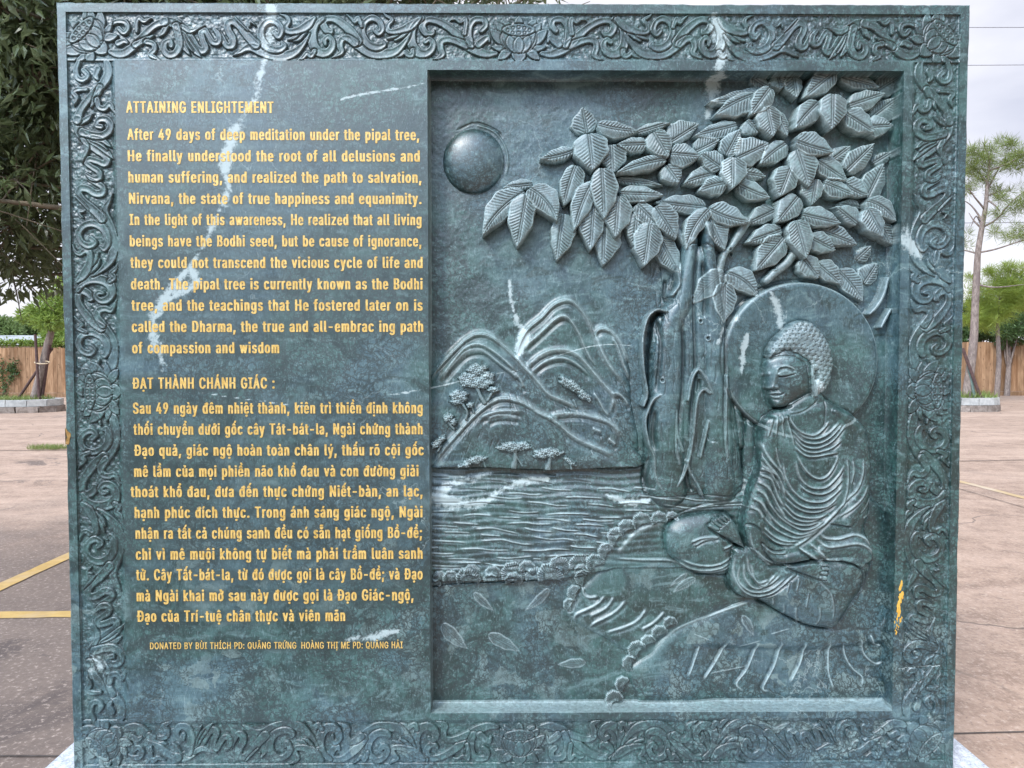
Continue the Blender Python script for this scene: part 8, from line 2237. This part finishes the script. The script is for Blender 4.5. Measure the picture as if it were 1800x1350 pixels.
shrub('leafy_bush', 'bright leafy bush over the fence right of the leaning trunk', 105, 590, FY + 1.2, [(100, 592, 0.55), (112, 585, 0.6), (125, 590, 0.6), (92, 599, 0.32), (140, 580, 0.7)], M_BRIGHT, 5200, 0.15, 46, GB, 'bush')

# creepers on the left fence
cv = empty('creeper', (at(20, 650, FY - 0.05)[0], FY - 0.05, 0), 'green creeper climbing the fence boards left of the leaning tree', 'creeper')
oc = np.array(cv.location)
mb = MB()
stems = []
for pts in ([(2, 696), (10, 680), (20, 664), (26, 655), (22, 645), (28, 636)], [(6, 697), (4, 670), (2, 650), (8, 635)], [(26, 655), (18, 652), (12, 648)]):
    p = [np.array(at(x, y, FY - 0.05)) - oc for x, y in pts]
    p[0][2] = max(0, p[0][2]) if pts[0][1] < 690 else 0.0
    mb.tube(spline(p, 4), 0.012, 5)
    stems.append(spline(p, 10))
mb.build('stem', M_TWIG, cv)
sp = np.concatenate(stems)
r8 = np.random.default_rng(17)
pos = np.repeat(sp, 4, 0) + r8.normal(0, 0.09, (len(sp) * 4, 3)) * np.array([1, 0.25, 1])
pos[:, 1] = -np.abs(pos[:, 1]) - 0.01
v, t, a = leaf_cloud(pos, r8.normal(0, 1, pos.shape), 0.11, 0.06, r8.random(len(pos)), 0.2, 17)
mesh_np('foliage', v, None, t, M_SHRUB, cv, {'rnd': a})
ct = empty('creeper', (at(60, 603, FY - 0.02)[0], FY - 0.02, 0), 'green creeper trailing along the top edge of the fence under the grey roof', 'creeper')
oc = np.array(ct.location)
mb = MB()
line_ = [np.array(at(x, y, FY + 0.03)) - oc for x, y in ((-40, 602), (0, 603), (30, 602), (60, 603), (95, 601), (130, 600))]
mb.tube(spline(line_, 4), 0.012, 5)
mb.build('stem', M_TWIG, ct)
sp = spline(line_, 40)
pos = np.repeat(sp, 5, 0) + r8.normal(0, 0.10, (len(sp) * 5, 3)) * np.array([1, 0.5, 0.6])
v, t, a = leaf_cloud(pos, r8.normal(0, 1, pos.shape), 0.13, 0.07, r8.random(len(pos)), 0.2, 18)
mesh_np('foliage', v, None, t, M_BRIGHT, ct, {'rnd': a})

# grey roofed house beyond the left fence
M_SHINGLE = simple_mat('grey_shingle', (0.26, 0.27, 0.28), (0.42, 0.43, 0.43), 7, 0.9, 0.4, 0.02, (0.22, 0.23, 0.24), (1, 1, 4))
M_WALLH = simple_mat('beige_siding', (0.45, 0.40, 0.34), (0.52, 0.47, 0.40), 4, 0.8)
hs = empty('house', (at(0, 600, FY + 9)[0], FY + 10, 0), 'low house with grey shingle roof beyond the left fence', 'house')
ox = hs.location.x
xr_ = at(62, 600, FY + 9)[0] - ox
zt, ze = at(20, 588, FY + 10)[2], at(20, 606, FY + 8)[2]
mb = MB()
mb.box((xr_ - 13, -1.2, 0), (xr_ - 0.5, 4.0, ze - 0.05))
mb.build('wall', M_WALLH, hs)
mb = MB()
mb.add([(xr_ - 13.6, -1.8, ze), (xr_, -1.8, ze), (xr_ - 0.3, 1.4, zt), (xr_ - 13.3, 1.4, zt), (xr_ - 13.6, 4.6, ze), (xr_, 4.6, ze)], q=[(0, 1, 2, 3), (3, 2, 5, 4), (4, 5, 1, 0)], t=[(1, 5, 2), (0, 3, 4)])
mb.build('roof', M_SHINGLE, hs)

# small green weeds and litter on the paving
gw = on_ground(86, 790)
grass('grass', gw[0], gw[1], 0.34, 0.16, 0.0, 420, 0.10, 35)

# cables against the sky, right
M_CABLE = simple_mat('cable', (0.16, 0.15, 0.17), (0.22, 0.21, 0.23), 8, 0.6)
for i, (ya, yb, lab) in enumerate(((40, 36, 'uppermost power cable crossing the sky right of the slab'), (109, 102, 'second power cable down, above the pine top'), (392, 391, 'lowest cable, passing behind the pine branches'))):
    Yc = 34.0 if i < 2 else 40.0
    a = np.array(at(1200, ya + 4, Yc))
    b = np.array(at(1800, yb, Yc))
    e = b + (b - a) * 1.6
    mb = MB()
    pts = [a + (e - a) * f - np.array([0, 0, 0.35 * math.sin(math.pi * f)]) * (1 if i < 2 else 0) for f in np.linspace(0, 1, 24)]
    mb.tube([p - a for p in pts], 0.016 if i < 2 else 0.022, 5)
    o = mb.build('power_cable', M_CABLE)
    o.location = a
    tag(o, lab, 'cable', 'overhead cables on the right')
